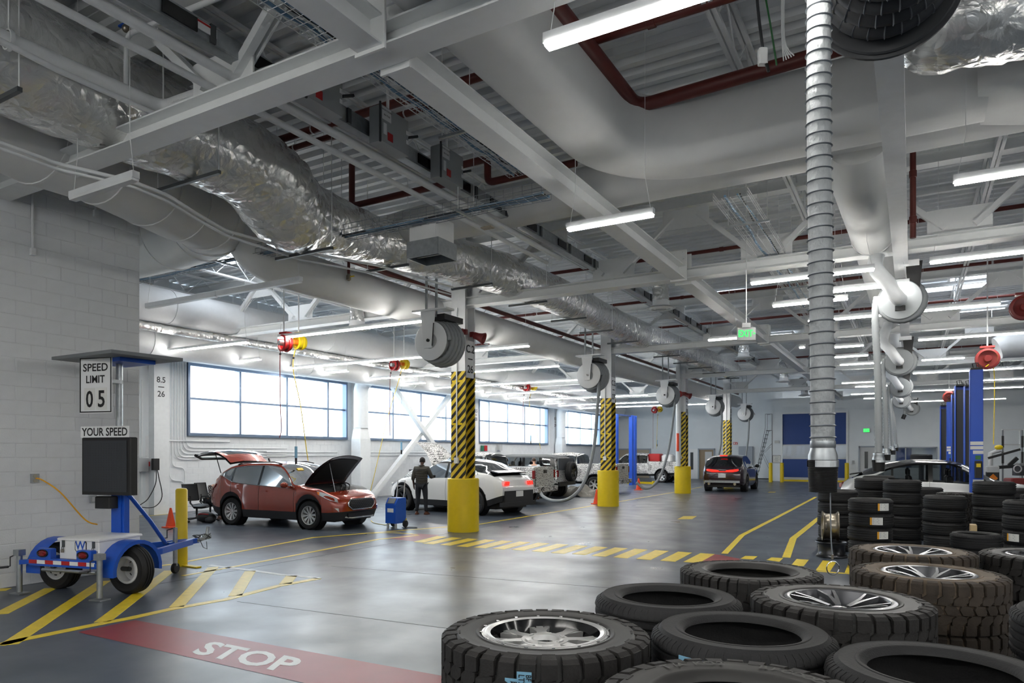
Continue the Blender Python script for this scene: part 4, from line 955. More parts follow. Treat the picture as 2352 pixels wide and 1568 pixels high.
def rim_mesh(R, w, style, m, zf=0.):   # axis z, face towards +z at height zf
    b = MB()
    b.lathe([(R, w / 2), (R - .012, w / 2 - .004), (R - .02, w / 2 - .03), (R - .035, w * .2), (R - .04, -w / 2), (R - .01, -w / 2), (R, -w / 2 + .02)], n=36)
    if style == 'multi': spoke_beams(b, 6, .045, R - .02, zf - .055, zf - .005, .05, .022, .03, .12, .2)
    elif style == 'eight': spoke_beams(b, 8, .06, R - .02, zf - .06, zf - .03, .075, .055, .03)
    elif style == 'twin': spoke_beams(b, 10, .05, R - .015, zf - .02, zf, .03, .024, .03, 0, .1)
    elif style == 'five': spoke_beams(b, 5, .05, R - .015, zf - .02, zf, .07, .06, .03, .1)
    elif style == 'truck': spoke_beams(b, 6, .05, R - .015, zf - .02, zf, .08, .07, .03)
    if style == 'steel':
        b.lathe([(R - .02, zf - .03), (R * .75, zf - .02), (R * .62, zf + .01), (R * .42, zf + .015), (R * .36, zf - .01), (.0, zf - .01)], n=32)
    else: b.lathe([(0, zf - .01), (.035, zf - .012), (.06, zf - .03), (.08, zf - .06), (.08, zf - .09)], n=20)
    return b
def tyre_profile(R, rim, w, grooves=(-.055, -.018, .018, .055), tr=0.):
    h = w / 2; p = [(rim, -h * .80), (rim + .008, -h * .93), (rim + .022, -h * .985), (rim + .026, -h * 1.02), (rim + .036, -h * 1.025), (rim + .039, -h * 1.0), (rim + (R - rim) * .5, -h * 1.035), (rim + (R - rim) * .66, -h * 1.02), (rim + (R - rim) * .69, -h * 1.035), (rim + (R - rim) * .72, -h * 1.01), (R - .028, -h * .92), (R - .008, -h * .80), (R - tr, -h * .66)]
    for g in grooves: p += [(R - tr, g - .0075), (R - tr - .012, g - .005), (R - tr - .012, g + .005), (R - tr, g + .0075)]
    q = [(r, -z) for r, z in p[:13]][::-1]
    return p + q + [(rim + .016, h * .74), (R - .035, h * .7), (R - .03, 0), (R - .035, -h * .7), (rim + .016, -h * .74)]
def road_tyre(R, rim, w, n=44, nb=64):
    b = MB().lathe(tyre_profile(R, rim, w), n=n, closed=True); h = w / 2
    for s in (-1, 1):
        for k in range(nb):
            a = 2 * PI * (k + (.25 if s > 0 else 0)) / nb; da = 2 * PI / nb * .36
            P = []
            for aa in (a - da, a + da):
                for r, z in ((R + .002, .60 * h), (R - .005, .80 * h), (R - .026, .93 * h)):
                    P.append((r * math.cos(aa), r * math.sin(aa), s * z))
            P += [(P[i][0] * .985, P[i][1] * .985, P[i][2]) for i in range(6)]
            b.add(P, [(0, 1, 4, 3), (1, 2, 5, 4), (0, 6, 7, 1), (1, 7, 8, 2), (3, 4, 10, 9), (4, 5, 11, 10)] if s > 0 else [(0, 3, 4, 1), (1, 4, 5, 2), (0, 1, 7, 6), (1, 2, 8, 7), (3, 9, 10, 4), (4, 10, 11, 5)])
    return b
def lugs(R, w, n=30, depth=.015):
    """all-terrain tread: staggered interlocking blocks and long and short shoulder lugs"""
    b = MB(); h = w / 2; d0 = R - depth - .004
    def blk(poly, r1=R):
        m = len(poly); P = [(d0 * math.cos(a), d0 * math.sin(a), z) for a, z in poly] + [(r1 * math.cos(a * 1.0), r1 * math.sin(a), z) for a, z in [(sum(q[0] for q in poly) / m * .06 + a * .94, sum(q[1] for q in poly) / m * .06 + z * .94) for a, z in poly]]
        b.add(P, [tuple(range(m, 2 * m))] + [(i, (i + 1) % m, (i + 1) % m + m, i + m) for i in range(m)])
    p = 2 * PI / n
    for k in range(n):
        a = k * p
        for row, (z0, z1, ph, sk) in enumerate(((-.53, -.20, 0, .12), (-.17, .17, .5, -.12), (.20, .53, 0.1, .12))):
            c = a + ph * p; z0 *= h; z1 *= h; zm = (z0 + z1) / 2; s = sk * p; hw = .41 * p
            blk([(c - hw - s, z0), (c + hw * .6 - s, z0 - .005), (c + hw + .1 * p, zm - .006), (c + hw + s, z1), (c - hw * .6 + s, z1 + .005), (c - hw - .08 * p, zm + .006)])
        for sgn in (-1, 1):
            c = a + (.3 if sgn > 0 else .8) * p; hw = .40 * p; long = (k % 2 == 0)
            z0, z1 = .56 * h, .93 * h
            blk([(c - hw, sgn * z0), (c - hw * .2, sgn * (z0 - .008)), (c + hw, sgn * z0), (c + hw, sgn * z1), (c - hw, sgn * z1)][::sgn])
            zz = h * 1.02; r0, r1 = R - (.075 if long else .05), R - .006
            P = [(r * math.cos(x), r * math.sin(x), sgn * z) for x in (c - hw * .92, c + hw * .92) for r, z in ((R - .001, .90 * h), (r1 - .012, zz * .985), (r0, zz * 1.015), (r0 - .004, zz * .96))]
            b.add(P, [(0, 4, 5, 1), (1, 5, 6, 2), (2, 6, 7, 3), (0, 1, 2, 3), (4, 7, 6, 5)])
    return b
CW = {}
def wheel_meshes(R, w, style, rm):
    k = (R, w, style, rm)
    if k not in CW:
        rim = R * .64 if style != 'steel' else R * .58
        ty = MB().lathe(tyre_profile(R, rim, w, (-.04, 0, .04)), n=36, closed=True).mesh('tyre', 'rubber', 50)
        ri = rim_mesh(rim + .004, w * .9, style, rm, w * .36)
        if style != 'steel': back = MB().lathe([(0, -w * .1), (rim - .03, -w * .1)], n=24); disc = back.mesh('brake', 'black', 0)
        else: disc = None
        CW[k] = (ty, ri.mesh('rim', rm, 35), disc)
    return CW[k]
def add_wheel(root, x, y, R, w, style, rm, side, nm='wheel', rot=0.):
    ty, ri, disc = wheel_meshes(R, w, style, rm)
    o = put(nm, ty, root); o.location = (x, y, R); o.rotation_euler = (-side * PI / 2, 0, 0)
    r = put('rim', ri, o); r.rotation_euler = (0, 0, rot)
    if disc: put('brake_disc', disc, o)
    return o
# ================================================================ radar speed sign trailer
tr = thing('speed_sign_trailer', 'blue and white radar speed sign trailer with solar panel, parked by the block wall', 'trailer', (-9.745, 5.455, 0), rz=.227)
def T(b, n, m, smooth=40, par=None): return b.build(n, m, par or tr, smooth=smooth)
for s in (-1, 1): add_wheel(tr, s * .62, 0, .325, .19, 'steel', 'white', s)
w0 = [o for o in tr.children if o.name.startswith('wheel')]
for o, s in zip(w0, (-1, 1)):
    MB().cyl((0, 0, .08), (0, 0, .13), .035, 12).build('hub_cap', 'galv_dark', o)
    for k in range(8):
        pass
    hb = MB()
    for k in range(8): a = 2 * PI * k / 8; hb.box((.125 * math.cos(a), .125 * math.sin(a), .0745), (.022, .04, .006), rz=a)
    hb.build('vent_slots', 'dgrey', o, smooth=0)
T(MB().cyl((-.6, 0, .325), (.6, 0, .325), .03, 10), 'axle', 'dgrey')
for s in (-1, 1):
    b = MB(); x0, x1 = s * .62 - .125, s * .62 + .125
    rows = []
    for i in range(15):
        a = PI * (-.04 + 1.08 * i / 14); r = .41; rows.append([(x, r * math.cos(a), .325 + r * math.sin(a) * .97) for x in (x0, x1)])
    b.grid(rows); rows = [[(p[0][0] if s < 0 else p[1][0], p[0][1], p[0][2]) for _ in (0,)] + [((p[0][0] if s < 0 else p[1][0]), p[0][1] * .87, .325 + (p[0][2] - .325) * .87)] for p in rows]
    b.grid(rows); T(b, 'fender', 'blue')
T(MB().rbox((.165, -.06, .62), (.67, .68, .25), .012), 'equipment_box', 'white')
lid = T(MB().rbox((.165, -.06, .755), (.71, .72, .03), .01), 'box_lid', 'white')
for x in (-.09, .42):
    T(MB().box((x, -.408, .70), (.04, .012, .10)).tube([(x - .015, -.42, .62), (x - .015, -.42, .65), (x + .015, -.42, .65), (x + .015, -.42, .62)], .004, 5), 'hasp', 'galv_dark'); T(MB().rbox((x, -.423, .60), (.045, .022, .045), .006), 'padlock', 'rim_bronze')
# emblem: an eight-sided badge with a W
bd = MB(); o8 = [(.075, -.075), (.098, -.045), (.098, .045), (.075, .085), (-.075, .085), (-.098, .045), (-.098, -.045), (-.075, -.075), (0, -.095)]
bd.prism([(.075, -.075), (.098, -.045), (.098, .045), (.075, .085), (-.075, .085), (-.098, .045), (-.098, -.045), (-.075, -.075)][::-1], (.20, -.40, .668), (1, 0, 0), (0, 0, 1), .004); bp_ = T(bd, 'badge', 'ink', 0)
MB().prism([(x * .88, y * .88) for x, y in o8[:8]][::-1], (.20, -.402, .668), (1, 0, 0), (0, 0, 1), .004).build('badge_field', 'white', bp_, smooth=0)
MB().text('W', .16, Matrix(((1, 0, 0, .20), (0, 0, -1, -.409), (0, 1, 0, .673), (0, 0, 0, 1))), .001).build('lettering', 'blue', bp_, smooth=0)
fr = MB()
for s in (-1, 1): fr.beam((s * .42, -.5, .46), (s * .40, .75, .46), .06, .08).beam((s * .40, .72, .46), (s * .05, 1.75, .46), .06, .09)
fr.box((0, -.48, .45), (1.12, .06, .1)).box((0, .3, .46), (.82, .06, .08)).beam((0, 1.3, .46), (0, 1.95, .46), .07, .08)
T(fr, 'frame', 'blue', 0)
for i in range(8): T(MB().box((-.49 + .14 * i, -.513, .455), (.14, .004, .05)), 'reflector_tape', 'white' if i % 2 else 'red', 0)
def oval(b, pr, c, k):
    b.lathe(pr, (0, 0, 0), (0, -1, 0), 24); b.v = [(v[0] * k + c[0], v[1] + c[1], v[2] + c[2]) for v in b.v]; return b
for x in (-.32, .36):
    T(MB().rbox((x, -.46, .565), (.24, .1, .13), .01), 'lamp_bracket', 'blue', 0); tl_ = T(oval(MB(), [(.036, 0), (.05, .012), (.052, 0), (.052, -.01)], (x, -.516, .57), 1.75), 'lamp_gasket', 'black'); oval(MB(), [(0, .014), (.034, .012), (.042, 0)], (x, -.516, .57), 1.75).build('tail_light', 'taillight_off', tr)
T(MB().cyl((-.3, -.53, .36), (.6, -.53, .36), .022, 8), 'rear_tube', 'galv')
for x, y in ((-.764, -.485), (.62, -.497)):
    j = T(MB().cyl((x, y, .03), (x, y, .54), .036, 14).box((x, y, .56), (.1, .1, .08)), 'jack', 'galv')
    MB().box((x, y, .012), (.19, .16, .018)).build('foot', 'galv', j, smooth=0); MB().tube([(x, y, .55), (x - .1, y - .05, .5), (x - .1, y - .05, .38), (x - .19, y - .08, .36)], .009, 6).cyl((x - .12, y - .06, .37), (x - .22, y - .1, .36), .016, 8).build('crank', 'dgrey', j)
    MB().beam((x, y, .43), (x * .72, -.48, .45), .05, .06).build('arm', 'blue', j, smooth=0)
# mast, display, signs, solar panel
mx, my = .05, .36
T(MB().box((mx, my, 1.0), (.17, .13, 1.5)).box((mx + .1, my, 1.0), (.05, .09, 1.5)), 'mast', 'blue', 0)
T(MB().cyl((mx - .01, my, 1.7), (mx - .01, my, 3.16), .045, 14), 'inner_pole', 'galv')
T(MB().tube([(mx + .14, my, 1.32), (mx + .06, .85, .88), (mx - .04, 1.25, .50)], .03, 8), 'mast_brace', 'blue')
dsp = T(MB().rbox((.09, .15, 1.71), (.86, .13, .80), .012), 'display_cabinet', 'black', 0)
MB().box((.08, .082, 1.71), (.76, .008, .71)).build('display_face', 'screen', dsp, smooth=0)
dt = MB()
for i in range(16):
    for k in range(20):
        dt.box((-.265 + .046 * i, .077, 1.40 + .0325 * k), (.02, .002, .014))
dt.build('display_dots', 'dgrey', dsp, smooth=0, kind='stuff')
sg = T(MB().rbox((.085, .075, 2.185), (.85, .012, .155), .004), 'speed_plate', 'white', 0)
MB().text('YOUR SPEED', .14, Matrix(((1, 0, 0, .085), (0, 0, -1, .068), (0, 1, 0, 2.185), (0, 0, 0, 1))), .001, bold=.02, fit=(.80, .115)).build('lettering', 'ink', sg, smooth=0)
T(MB().box((.05, .285, 2.0), (.1, .14, .06)), 'bracket', 'galv', 0)
s2 = T(MB().rbox((-.10, .10, 2.84), (.58, .008, .79), .004), 'speed_limit_sign', 'white', 0)
bo = MB()
for s in (-1, 1): bo.box((-.10 + s * .272, .094, 2.84), (.016, .004, .76)).box((-.10, .094, 2.84 + s * .375), (.56, .004, .016))
bo.build('border', 'ink', s2, smooth=0)
def sgt(s, z, w, h, x=0.): return MB().text(s, 1, Matrix(((1, 0, 0, -.10 + x), (0, 0, -1, .0935), (0, 1, 0, z), (0, 0, 0, 1))), .001, bold=.018, fit=(w, h)).build('lettering', 'ink', s2, smooth=0)
sgt('SPEED', 3.085, .44, .11); sgt('LIMIT', 2.92, .33, .105); sgt('0', 2.645, .125, .235, -.105); sgt('5', 2.645, .12, .235, .105)
for x in (-.105, .105): MB().box((-.10 + x, .0952, 2.645), (.195, .0015, .31)).build('digit_plate', 'paper', s2, smooth=0)
T(MB().box((-.0, .24, 2.9), (.2, .26, .05)), 'sign_arm', 'galv', 0)
Rm = Matrix.Rotation(-.227 - .05, 3, 'Z') @ Matrix.Rotation(.015, 3, 'Y')
T(MB().box((mx - .10, my + .05, 3.24), (1.62, 1.0, .045), M=Rm), 'solar_panel', 'mgrey', 0); T(MB().box((mx - .0, my + .05, 3.19), (.8, .5, .06), M=Rm), 'panel_frame', 'blue', 0)
T(MB().rbox((mx - .09, my - .14, 1.20), (.26, .16, .17), .012), 'radar_box', 'black', 0)
# tongue jack with its wheel, winch and hitch
cj = T(MB().cyl((.02, 1.44, .12), (.02, 1.44, .72), .034, 12), 'tongue_jack', 'galv'); MB().lathe([(.0, -.03), (.075, -.03), (.085, -.015), (.085, .015), (.075, .03), (0, .03)], (.02, 1.44, .086), (1, .2, 0), 20).build('castor', 'rubber', cj); MB().tube([(.02, 1.44, .72), (-.1, 1.40, .68), (-.1, 1.40, .56), (-.2, 1.38, .55)], .01, 6).build('crank', 'dgrey', cj)
T(MB().beam((0, 1.9, .46), (0, 2.2, .5), .09, .06).ball((0, 2.2, .5), .05).cyl((0, 2.16, .5), (.0, 2.2, .66), .025, 8), 'hitch', 'galv')
ch = MB(); rnd = random.Random(2)
for k in range(5): ch.tube([(rnd.uniform(-.07, .07), 1.9 + .05 * i + rnd.uniform(-.02, .02), .50 + .05 * math.sin(i + k)) for i in range(7)], .009, 5)
ch.tube([(.05, 1.95, .46), (.07, 2.0, .34), (.06, 2.1, .30), (.03, 2.12, .42)], .006, 5); T(ch, 'safety_chain', 'galv_dark')
# cord from the wall outlet to the trailer box
o_ = onx(80, 1098, XL + .03)
t = thing('wall_outlet', 'grey double outlet on the block wall with a yellow cord plugged in', 'outlet', tuple(o_), world=True); MB().box(o_, (.03, .11, .13)).build('plate', 'boxgrey', t, smooth=0)
for s in (-1, 1): MB().lathe([(0, .02), (.028, .02), (.03, .015)], o_ + Vector((0, 0, s * .032)), (1, 0, 0), 14).build('socket', 'outlet', t)
e_ = Vector((-10.22, 5.75, .86))
P = smooth_path([o_ + Vector((.03, 0, 0)), o_ + Vector((.12, .05, -.03)), o_.lerp(e_, .4) + Vector((.02, 0, .06)), o_.lerp(e_, .8) + Vector((0, 0, -.06)), e_], 6)
MB().tube(P, .011, 6).build('extension_cord', 'cord', label='yellow extension cord from the wall outlet down to the trailer box', cat='cord')
o_ = onx(214, 1146, XL + .03); t = thing('wall_outlet', 'grey outlet plate on the block wall behind the speed display', 'outlet', tuple(o_), world=True); MB().box(o_, (.03, .1, .12)).build('plate', 'boxgrey', t, smooth=0); MB().box(o_ + Vector((.016, 0, 0)), (.01, .05, .07)).build('socket', 'lgrey', t, smooth=0)
for px, l in ((75, 'white conduit running down the block wall at the far left'), (220, 'short white conduit and box high on the block wall')):
    p0 = onx(px, 430, XL + .04); p1 = onx(px, 578 if px < 100 else 490, XL + .04); q0 = p0 + Vector((0, 0, 1.2))
    t = thing('wall_conduit', l, 'conduit', tuple(p1), world=True); MB().cyl(p1, q0, .018, 8).build('conduit', 'steel_white', t); MB().box(p1, (.06, .06, .1)).build('end_box', 'steel_white', t, smooth=0)
# bollard and cones
def bollard(p, h, r, label, plate=False):
    t = thing('bollard', label, 'bollard', tuple(p)); MB().lathe([(r, 0), (r, h - .04), (r * .8, h - .012), (0, h)], n=24).build('post', 'yellow', t)
    if plate: MB().box((.25, 0, .012), (.4, .1, .02)).build('base_bracket', 'yellow', t, smooth=0)
bollard(onz(417, 1299), 1.31, .094, 'yellow bollard behind the trailer hitch, beside the block wall', True)
bollard(onz(1770, 1107), 1.3, .12, 'thin yellow bollard left of the notice frame, by the ladder'); bollard(onz(1796, 1107), 1.3, .12, 'thin yellow bollard at the left edge of the blue door'); bollard(onz(1945, 1108), 1.3, .13, 'thin yellow bollard at the right edge of the blue door')
def cone(p, h, label):
    t = thing('traffic_cone', label, 'cone', tuple(p)); MB().lathe([(.30 * h * .9, .03), (.29 * h * .9, .03), (.24 * h, .035), (.05 * h, h), (0, h)], n=20).build('cone', 'orange', t); MB().rbox((0, 0, .015), (.62 * h, .62 * h, .03), .008).build('base', 'orange', t, smooth=0)
cone(onz(392, 1211), .50, 'orange traffic cone behind the yellow bollard, left of the orange car'); cone(onz(1371, 1157), .56, 'orange traffic cone left of the second striped column'); cone(onz(1467, 1125), .62, 'orange traffic cone behind the tailgate of the patterned pickup')
# ================================================================ vehicles
def pchip(pts):
    xs = [p[0] for p in pts]; ys = [p[1] for p in pts]; n = len(xs); d = [(ys[i + 1] - ys[i]) / (xs[i + 1] - xs[i]) for i in range(n - 1)]
    m = [d[0]] + [0 if d[i - 1] * d[i] <= 0 else 2 * d[i - 1] * d[i] / (d[i - 1] + d[i]) for i in range(1, n - 1)] + [d[-1]]
    def f(x):
        if x <= xs[0]: return ys[0]
        if x >= xs[-1]: return ys[-1]
        i = max(k for k in range(n - 1) if xs[k] <= x); h = xs[i + 1] - xs[i]; t = (x - xs[i]) / h
        return ys[i] * (2 * t ** 3 - 3 * t * t + 1) + m[i] * h * (t ** 3 - 2 * t * t + t) + ys[i + 1] * (-2 * t ** 3 + 3 * t * t) + m[i + 1] * h * (t ** 3 - t * t)
    return f
def smin(a, b, x): t = max(0, min(1, (x - a) / (b - a))); return t * t * (3 - 2 * t)
def car(name, label, cat, loc, rz, S, scale=1.):
    t = thing(name, label, cat, loc, rz)
    if scale != 1.: t.scale = (scale,) * 3
    x0, x1 = S['x0'], S['x1']; wb = S['wb'] / 2; R = S['R']; ar = S.get('arch', R + .055); W = S['W']
    top, zl, zu = pchip(S['top']), pchip(S['zl']), pchip(S['zu']); wp = pchip(S['plan']); sill = pchip(S['sill']); nose = pchip(S['nose']); tail = pchip(S['tail'])
    tum = S.get('tum', .38); clad = S.get('clad', .12); crown = S.get('crown', .55)
    X = set([x0, x1]); n = S.get('n', 56)
    for i in range(n + 1): X.add(round(x0 + (x1 - x0) * i / n, 4))
    for wx in (-wb, wb):
        for k in range(17): X.add(round(wx - ar * math.cos(PI * k / 16), 4))
    for a, b in S.get('pillars', []): X.update((a, b))
    for k in ('ws', 'rw', 'bay', 'roofr', 'dlo'):
        if k in S: X.update(S[k])
    X = sorted(X); X = [x for i, x in enumerate(X) if i == 0 or x - X[i - 1] > .006 or x in (x1,)]
    def lowz(x):
        z = sill(x)
        for wx in (-wb, wb):
            if abs(x - wx) < ar: z = max(z, R + math.sqrt(ar * ar - (x - wx) ** 2))
        return z
    cols = []
    for x in X:
        z0 = lowz(x); l = zl(x); u = max(zu(x), l); tp = max(top(x), u + .004); w = W * wp(x)
        z0 = min(z0, l - .06); zc = min(z0 + clad * (1 if z0 < .5 else .55), l - .05)
        ns = smin(x1 - .75, x1, x); ts = 1 - smin(x0, x0 + .6, x)
        yu = w * .955 - tum * (u - l); z6 = min(u + .05, u + (tp - u) * .55); y6 = max(yu - .025 - (.03 if u - l < .02 else 0), .05)
        prof = [(w * .94, z0), (w * .992, zc), (w, zc + (l - zc) * .42), (w * .985, zc + (l - zc) * .80), (w * .955, l), (yu, u), (y6, z6), (y6 * .62, z6 + (tp - z6) * .75), (0, tp)]
        cols.append([Vector((x + ns * nose(z) + ts * tail(z), y, z)) for y, z in prof])
    cls = {}
    def face(c, q):
        d = cls.setdefault(c, MB()); d.add(q, [tuple(range(len(q)))])
    dlo = S['dlo']; roofm = S.get('roof', 'body')
    for i in range(len(X) - 1):
        xm = (X[i] + X[i + 1]) / 2; A, B = cols[i], cols[i + 1]
        for j in range(8):
            c = 'body'
            if j == 0: c = 'clad'
            if j == 4 and dlo[0] < xm < dlo[1] and B[5].z - B[4].z + A[5].z - A[4].z > .03: c = ('pillar%d' if any(a < xm < b for a, b in S.get('pillars', [])) else 'sg%d') % sum(xm > b for a, b in S.get('pillars', []))
            if j >= 5 and 'roofr' in S and S['roofr'][0] < xm < S['roofr'][1]: c = roofm
            if j >= 6:
                if 'ws' in S and S['ws'][0] < xm < S['ws'][1]: c = 'ws'
                elif 'rw' in S and S['rw'][0] < xm < S['rw'][1]: c = 'rw'
                elif 'bay' in S and S['bay'][0] < xm < S['bay'][1]: c = 'bay'
            for s in (1, -1):
                q = [A[j], B[j], B[j + 1], A[j + 1]]
                if (q[0] - q[3]).length < 1e-4 and (q[1] - q[2]).length < 1e-4: continue
                q = [Vector((p.x, p.y * s, p.z)) for p in q]
                face(c + ('L' if s > 0 else 'R') if c[:2] in ('sg', 'pi') else c, q if s > 0 else q[::-1])
    for e, fl_ in ((0, 1), (-1, -1)):
        Cc = cols[e]
        for j in range(8):
            q = [Cc[j], Cc[j + 1], Vector((Cc[j + 1].x, -Cc[j + 1].y, Cc[j + 1].z)), Vector((Cc[j].x, -Cc[j].y, Cc[j].z))]
            face('clad' if j == 0 else 'body', q if fl_ > 0 else q[::-1])
    nm = {'body': ('body', S['paint']), 'clad': ('lower_cladding', S.get('cladm', 'cladding')), 'sg': ('side_window', S.get('glass', 'car_glass')), 'pillar': ('window_pillar', 'blackgloss'), 'ws': ('windscreen', S.get('glass', 'car_glass')), 'rw': ('rear_window', S.get('rwglass', 'glass_dark')), 'bay': ('engine_bay' if S.get('bayname') is None else S['bayname'], 'black'), 'roofm': ('roof', S.get('roofm', 'blackgloss'))}
    P = {}
    for c, mb in cls.items():
        # merge coincident vertices so that smooth shading runs across the panels
        key = {}; V = []; F = []; idx = []
        for v in mb.v:
            k = (round(v[0], 4), round(v[1], 4), round(v[2], 4))
            if k not in key: key[k] = len(V); V.append(v)
            idx.append(key[k])
        for f in mb.f:
            g = [];
            for i in f:
                if idx[i] not in g: g.append(idx[i])
            if len(g) > 2: F.append(tuple(g))
        m2 = MB(); m2.v = V; m2.f = F; n_ = nm['sg' if c[:2] == 'sg' else 'pillar' if c[:6] == 'pillar' else c]; P[c] = m2.build(n_[0], n_[1], t, smooth=38)
    zs = S['sill'][len(S['sill']) // 2][1]
    lo = MB().box(((x0 + x1) / 2, 0, zs + .05), (x1 - x0 - .5, W * 1.5, .16))
    for wx in (-wb, wb): lo.lathe([(0, -W + .26), (ar, -W + .26), (ar, -W + .03)], (wx, 0, R), (0, 1, 0), 20).lathe([(ar, W - .03), (ar, W - .26), (0, W - .26)], (wx, 0, R), (0, 1, 0), 20)
    lo.build('underbody', 'black', t, smooth=30)
    if S.get('seats', True):
        b = MB(); zi = S['zl'][len(S['zl']) // 2][1] - .06; b.box(((dlo[0] + dlo[1]) / 2, 0, zi), (dlo[1] - dlo[0] - .1, W * 1.7, .03))
        for sx in S.get('seatx', (.1, -.8)):
            for sy in (-.36, .36): b.rbox((sx, sy, zi + .12), (.14, .46, .24), .05).rbox((sx - .02, sy, zi + .33), (.1, .26, .17), .04)
        b.build('seats', 'black', t)
    for wx in (-wb, wb):
        for s in (-1, 1): add_wheel(t, wx, s * (W - S.get('tw', .235) / 2 - .012), R, S.get('tw', .235), S.get('wheel', 'five'), S.get('rimm', 'rim_dark'), s, rot=S.get('rot', .3))
    if 'mirror' in S:
        mxx, mz = S['mirror']
        for s in (-1, 1):
            m = MB().ball((mxx, s * (W + .09), mz), (.10, .11, .075), 12, 8).beam((mxx + .02, s * (W - .1), mz - .06), (mxx, s * (W + .05), mz - .04), .05, .04).build('mirror', S.get('mirrorm', S['paint']), t)
    if S.get('handles'):
        for hx_, hz_ in S['handles']:
            for s in (-1, 1): MB().box((hx_, s * (W * 1.0 + .012), hz_), (.17, .03, .03)).build('door_handle', S['paint'], t, smooth=0)
    for sx in S.get('seams', []):
        for s in (-1, 1):
            pass
    return t, cols, X
def surf_line(cols, X, x, j, s=1):
    i = min(range(len(X)), key=lambda k: abs(X[k] - x)); p = cols[i][j]; return Vector((p.x, p.y * s, p.z))
def lamp(t, name, pts, m, th=.012):   # a lens that lies on the skin: closed outline given in car coordinates
    P = [Vector(p) for p in pts]; c = sum(P, Vector()) / len(P); nrm = (P[1] - P[0]).cross(P[-1] - P[0]).normalized()
    if nrm.dot(Vector((c.x, c.y, 0))) < 0: nrm = -nrm
    n = len(P); V = [p - nrm * .03 for p in P] + [c + (p - c) * .96 + nrm * th for p in P]
    return MB().add(V, [tuple(range(n, 2 * n))] + [(i, (i + 1) % n, (i + 1) % n + n, i + n) for i in range(n)]).build(name, m, t, smooth=0)
# ---------------------------------------------------------------- orange crossover with bonnet and tailgate up
ES = dict(x0=-2.30, x1=2.26, wb=2.71, R=.358, W=.93, paint='car_orange', wheel='twin', rimm='rim_silver', rot=.1,
          top=[(-2.30, 1.02), (-2.22, 1.10), (-2.0, 1.34), (-1.75, 1.56), (-1.5, 1.63), (-.5, 1.685), (.1, 1.66), (.4, 1.58), (1.08, 1.12), (1.2, 1.09), (1.7, 1.03), (2.1, .93), (2.26, .84)],
          zl=[(-2.30, .98), (-1.9, 1.28), (-1.78, 1.31), (-1.3, 1.14), (-.6, 1.08), (.2, 1.04), (.86, 1.02), (1.1, 1.03), (1.7, .96), (2.1, .86), (2.26, .78)],
          zu=[(-2.30, .98), (-1.9, 1.28), (-1.78, 1.31), (-1.45, 1.49), (-.9, 1.56), (-.2, 1.575), (.2, 1.53), (.5, 1.36), (.86, 1.05), (1.1, 1.03), (1.7, .96), (2.26, .78)],
          plan=[(-2.30, .80), (-2.1, .93), (-1.6, .995), (0, .985), (1.4, 1.0), (1.85, .965), (2.1, .87), (2.26, .66)],
          sill=[(-2.30, .40), (-1.9, .26), (-1, .23), (1, .23), (1.9, .24), (2.26, .26)],
          nose=[(.2, -.08), (.45, 0), (.62, 0), (.8, -.06), (.95, -.2)], tail=[(.3, .04), (.7, -.02), (1.0, .08), (1.3, .2)],
          dlo=(-1.78, .86), pillars=[(-.42, -.34), (-1.38, -1.32)], ws=(.2, 1.06), rw=(-2.16, -1.72), bay=(1.10, 2.02), rwglass='black',
          mirror=(.66, 1.10), handles=[(-.12, .93), (-1.15, .97)], clad=.2, seatx=(.05, -.85))
c0, c1 = onz(533, 1204), onz(718, 1216)
dirv = (c1 - c0); ang = math.atan2(dirv.y, dirv.x); e = Vector((math.cos(ang), math.sin(ang), 0)); nn = Vector((-e.y, e.x, 0))
ctr = (c0 + c1) / 2 + nn * .82
t, cols, X = car('crossover_car', 'metallic orange crossover car with raised bonnet and open tailgate', 'car', tuple(ctr), ang, ES)
# bonnet panel hinged at the windscreen
hg = Vector((1.06, 0, 1.10)); Lh = 1.08; an = math.radians(47)
def bonnet(dz):
    rows = []
    for i in range(9):
        s = i / 8; rr = []
        for k in range(-6, 7):
            y = .74 * k / 6 * (1 - .22 * s ** 3); l_ = Lh * s * (1 - .06 * (k / 6) ** 2); bow = .10 * s - .20 * s * s + .03 * (1 - (k / 6) ** 2)
            rr.append(hg + Vector((math.cos(an) * l_ - math.sin(an) * (bow + dz), y, math.sin(an) * l_ + math.cos(an) * (bow + dz))))
        rows.append(rr)
    return rows
bo = MB().grid(bonnet(0)).build('bonnet', 'car_orange', t, smooth=60)
li = MB().grid([r[1:-1] for r in bonnet(-.03)][1:-1]).build('bonnet_lining', 'black', bo, smooth=60)
MB().grid([r for r in bonnet(-.022)]).build('bonnet_inner', 'car_plum', bo, smooth=60)
MB().tube([(1.9, -.55, .93), bonnet(0)[6][2]], .008, 5).build('bonnet_prop', 'galv', t)
eb = MB().rbox((1.5, .1, .98), (.5, .7, .12), .04).rbox((1.35, -.55, .97), (.25, .2, .14), .03).cyl((1.75, -.3, .95), (1.75, -.3, 1.06), .06, 10); eb.build('engine_cover', 'dgrey', t)
rnd = random.Random(4); hz_ = MB()
for k in range(3): y = rnd.uniform(-.3, .6); hz_.tube(smooth_path([(1.2 + rnd.uniform(0, .3), y, 1.0), (1.5, y + .2, 1.12), (1.8, y + .05, 1.08), (1.9, y - .1, .98)], 4), .018, 6)
hz_.build('service_hoses', 'black', t)
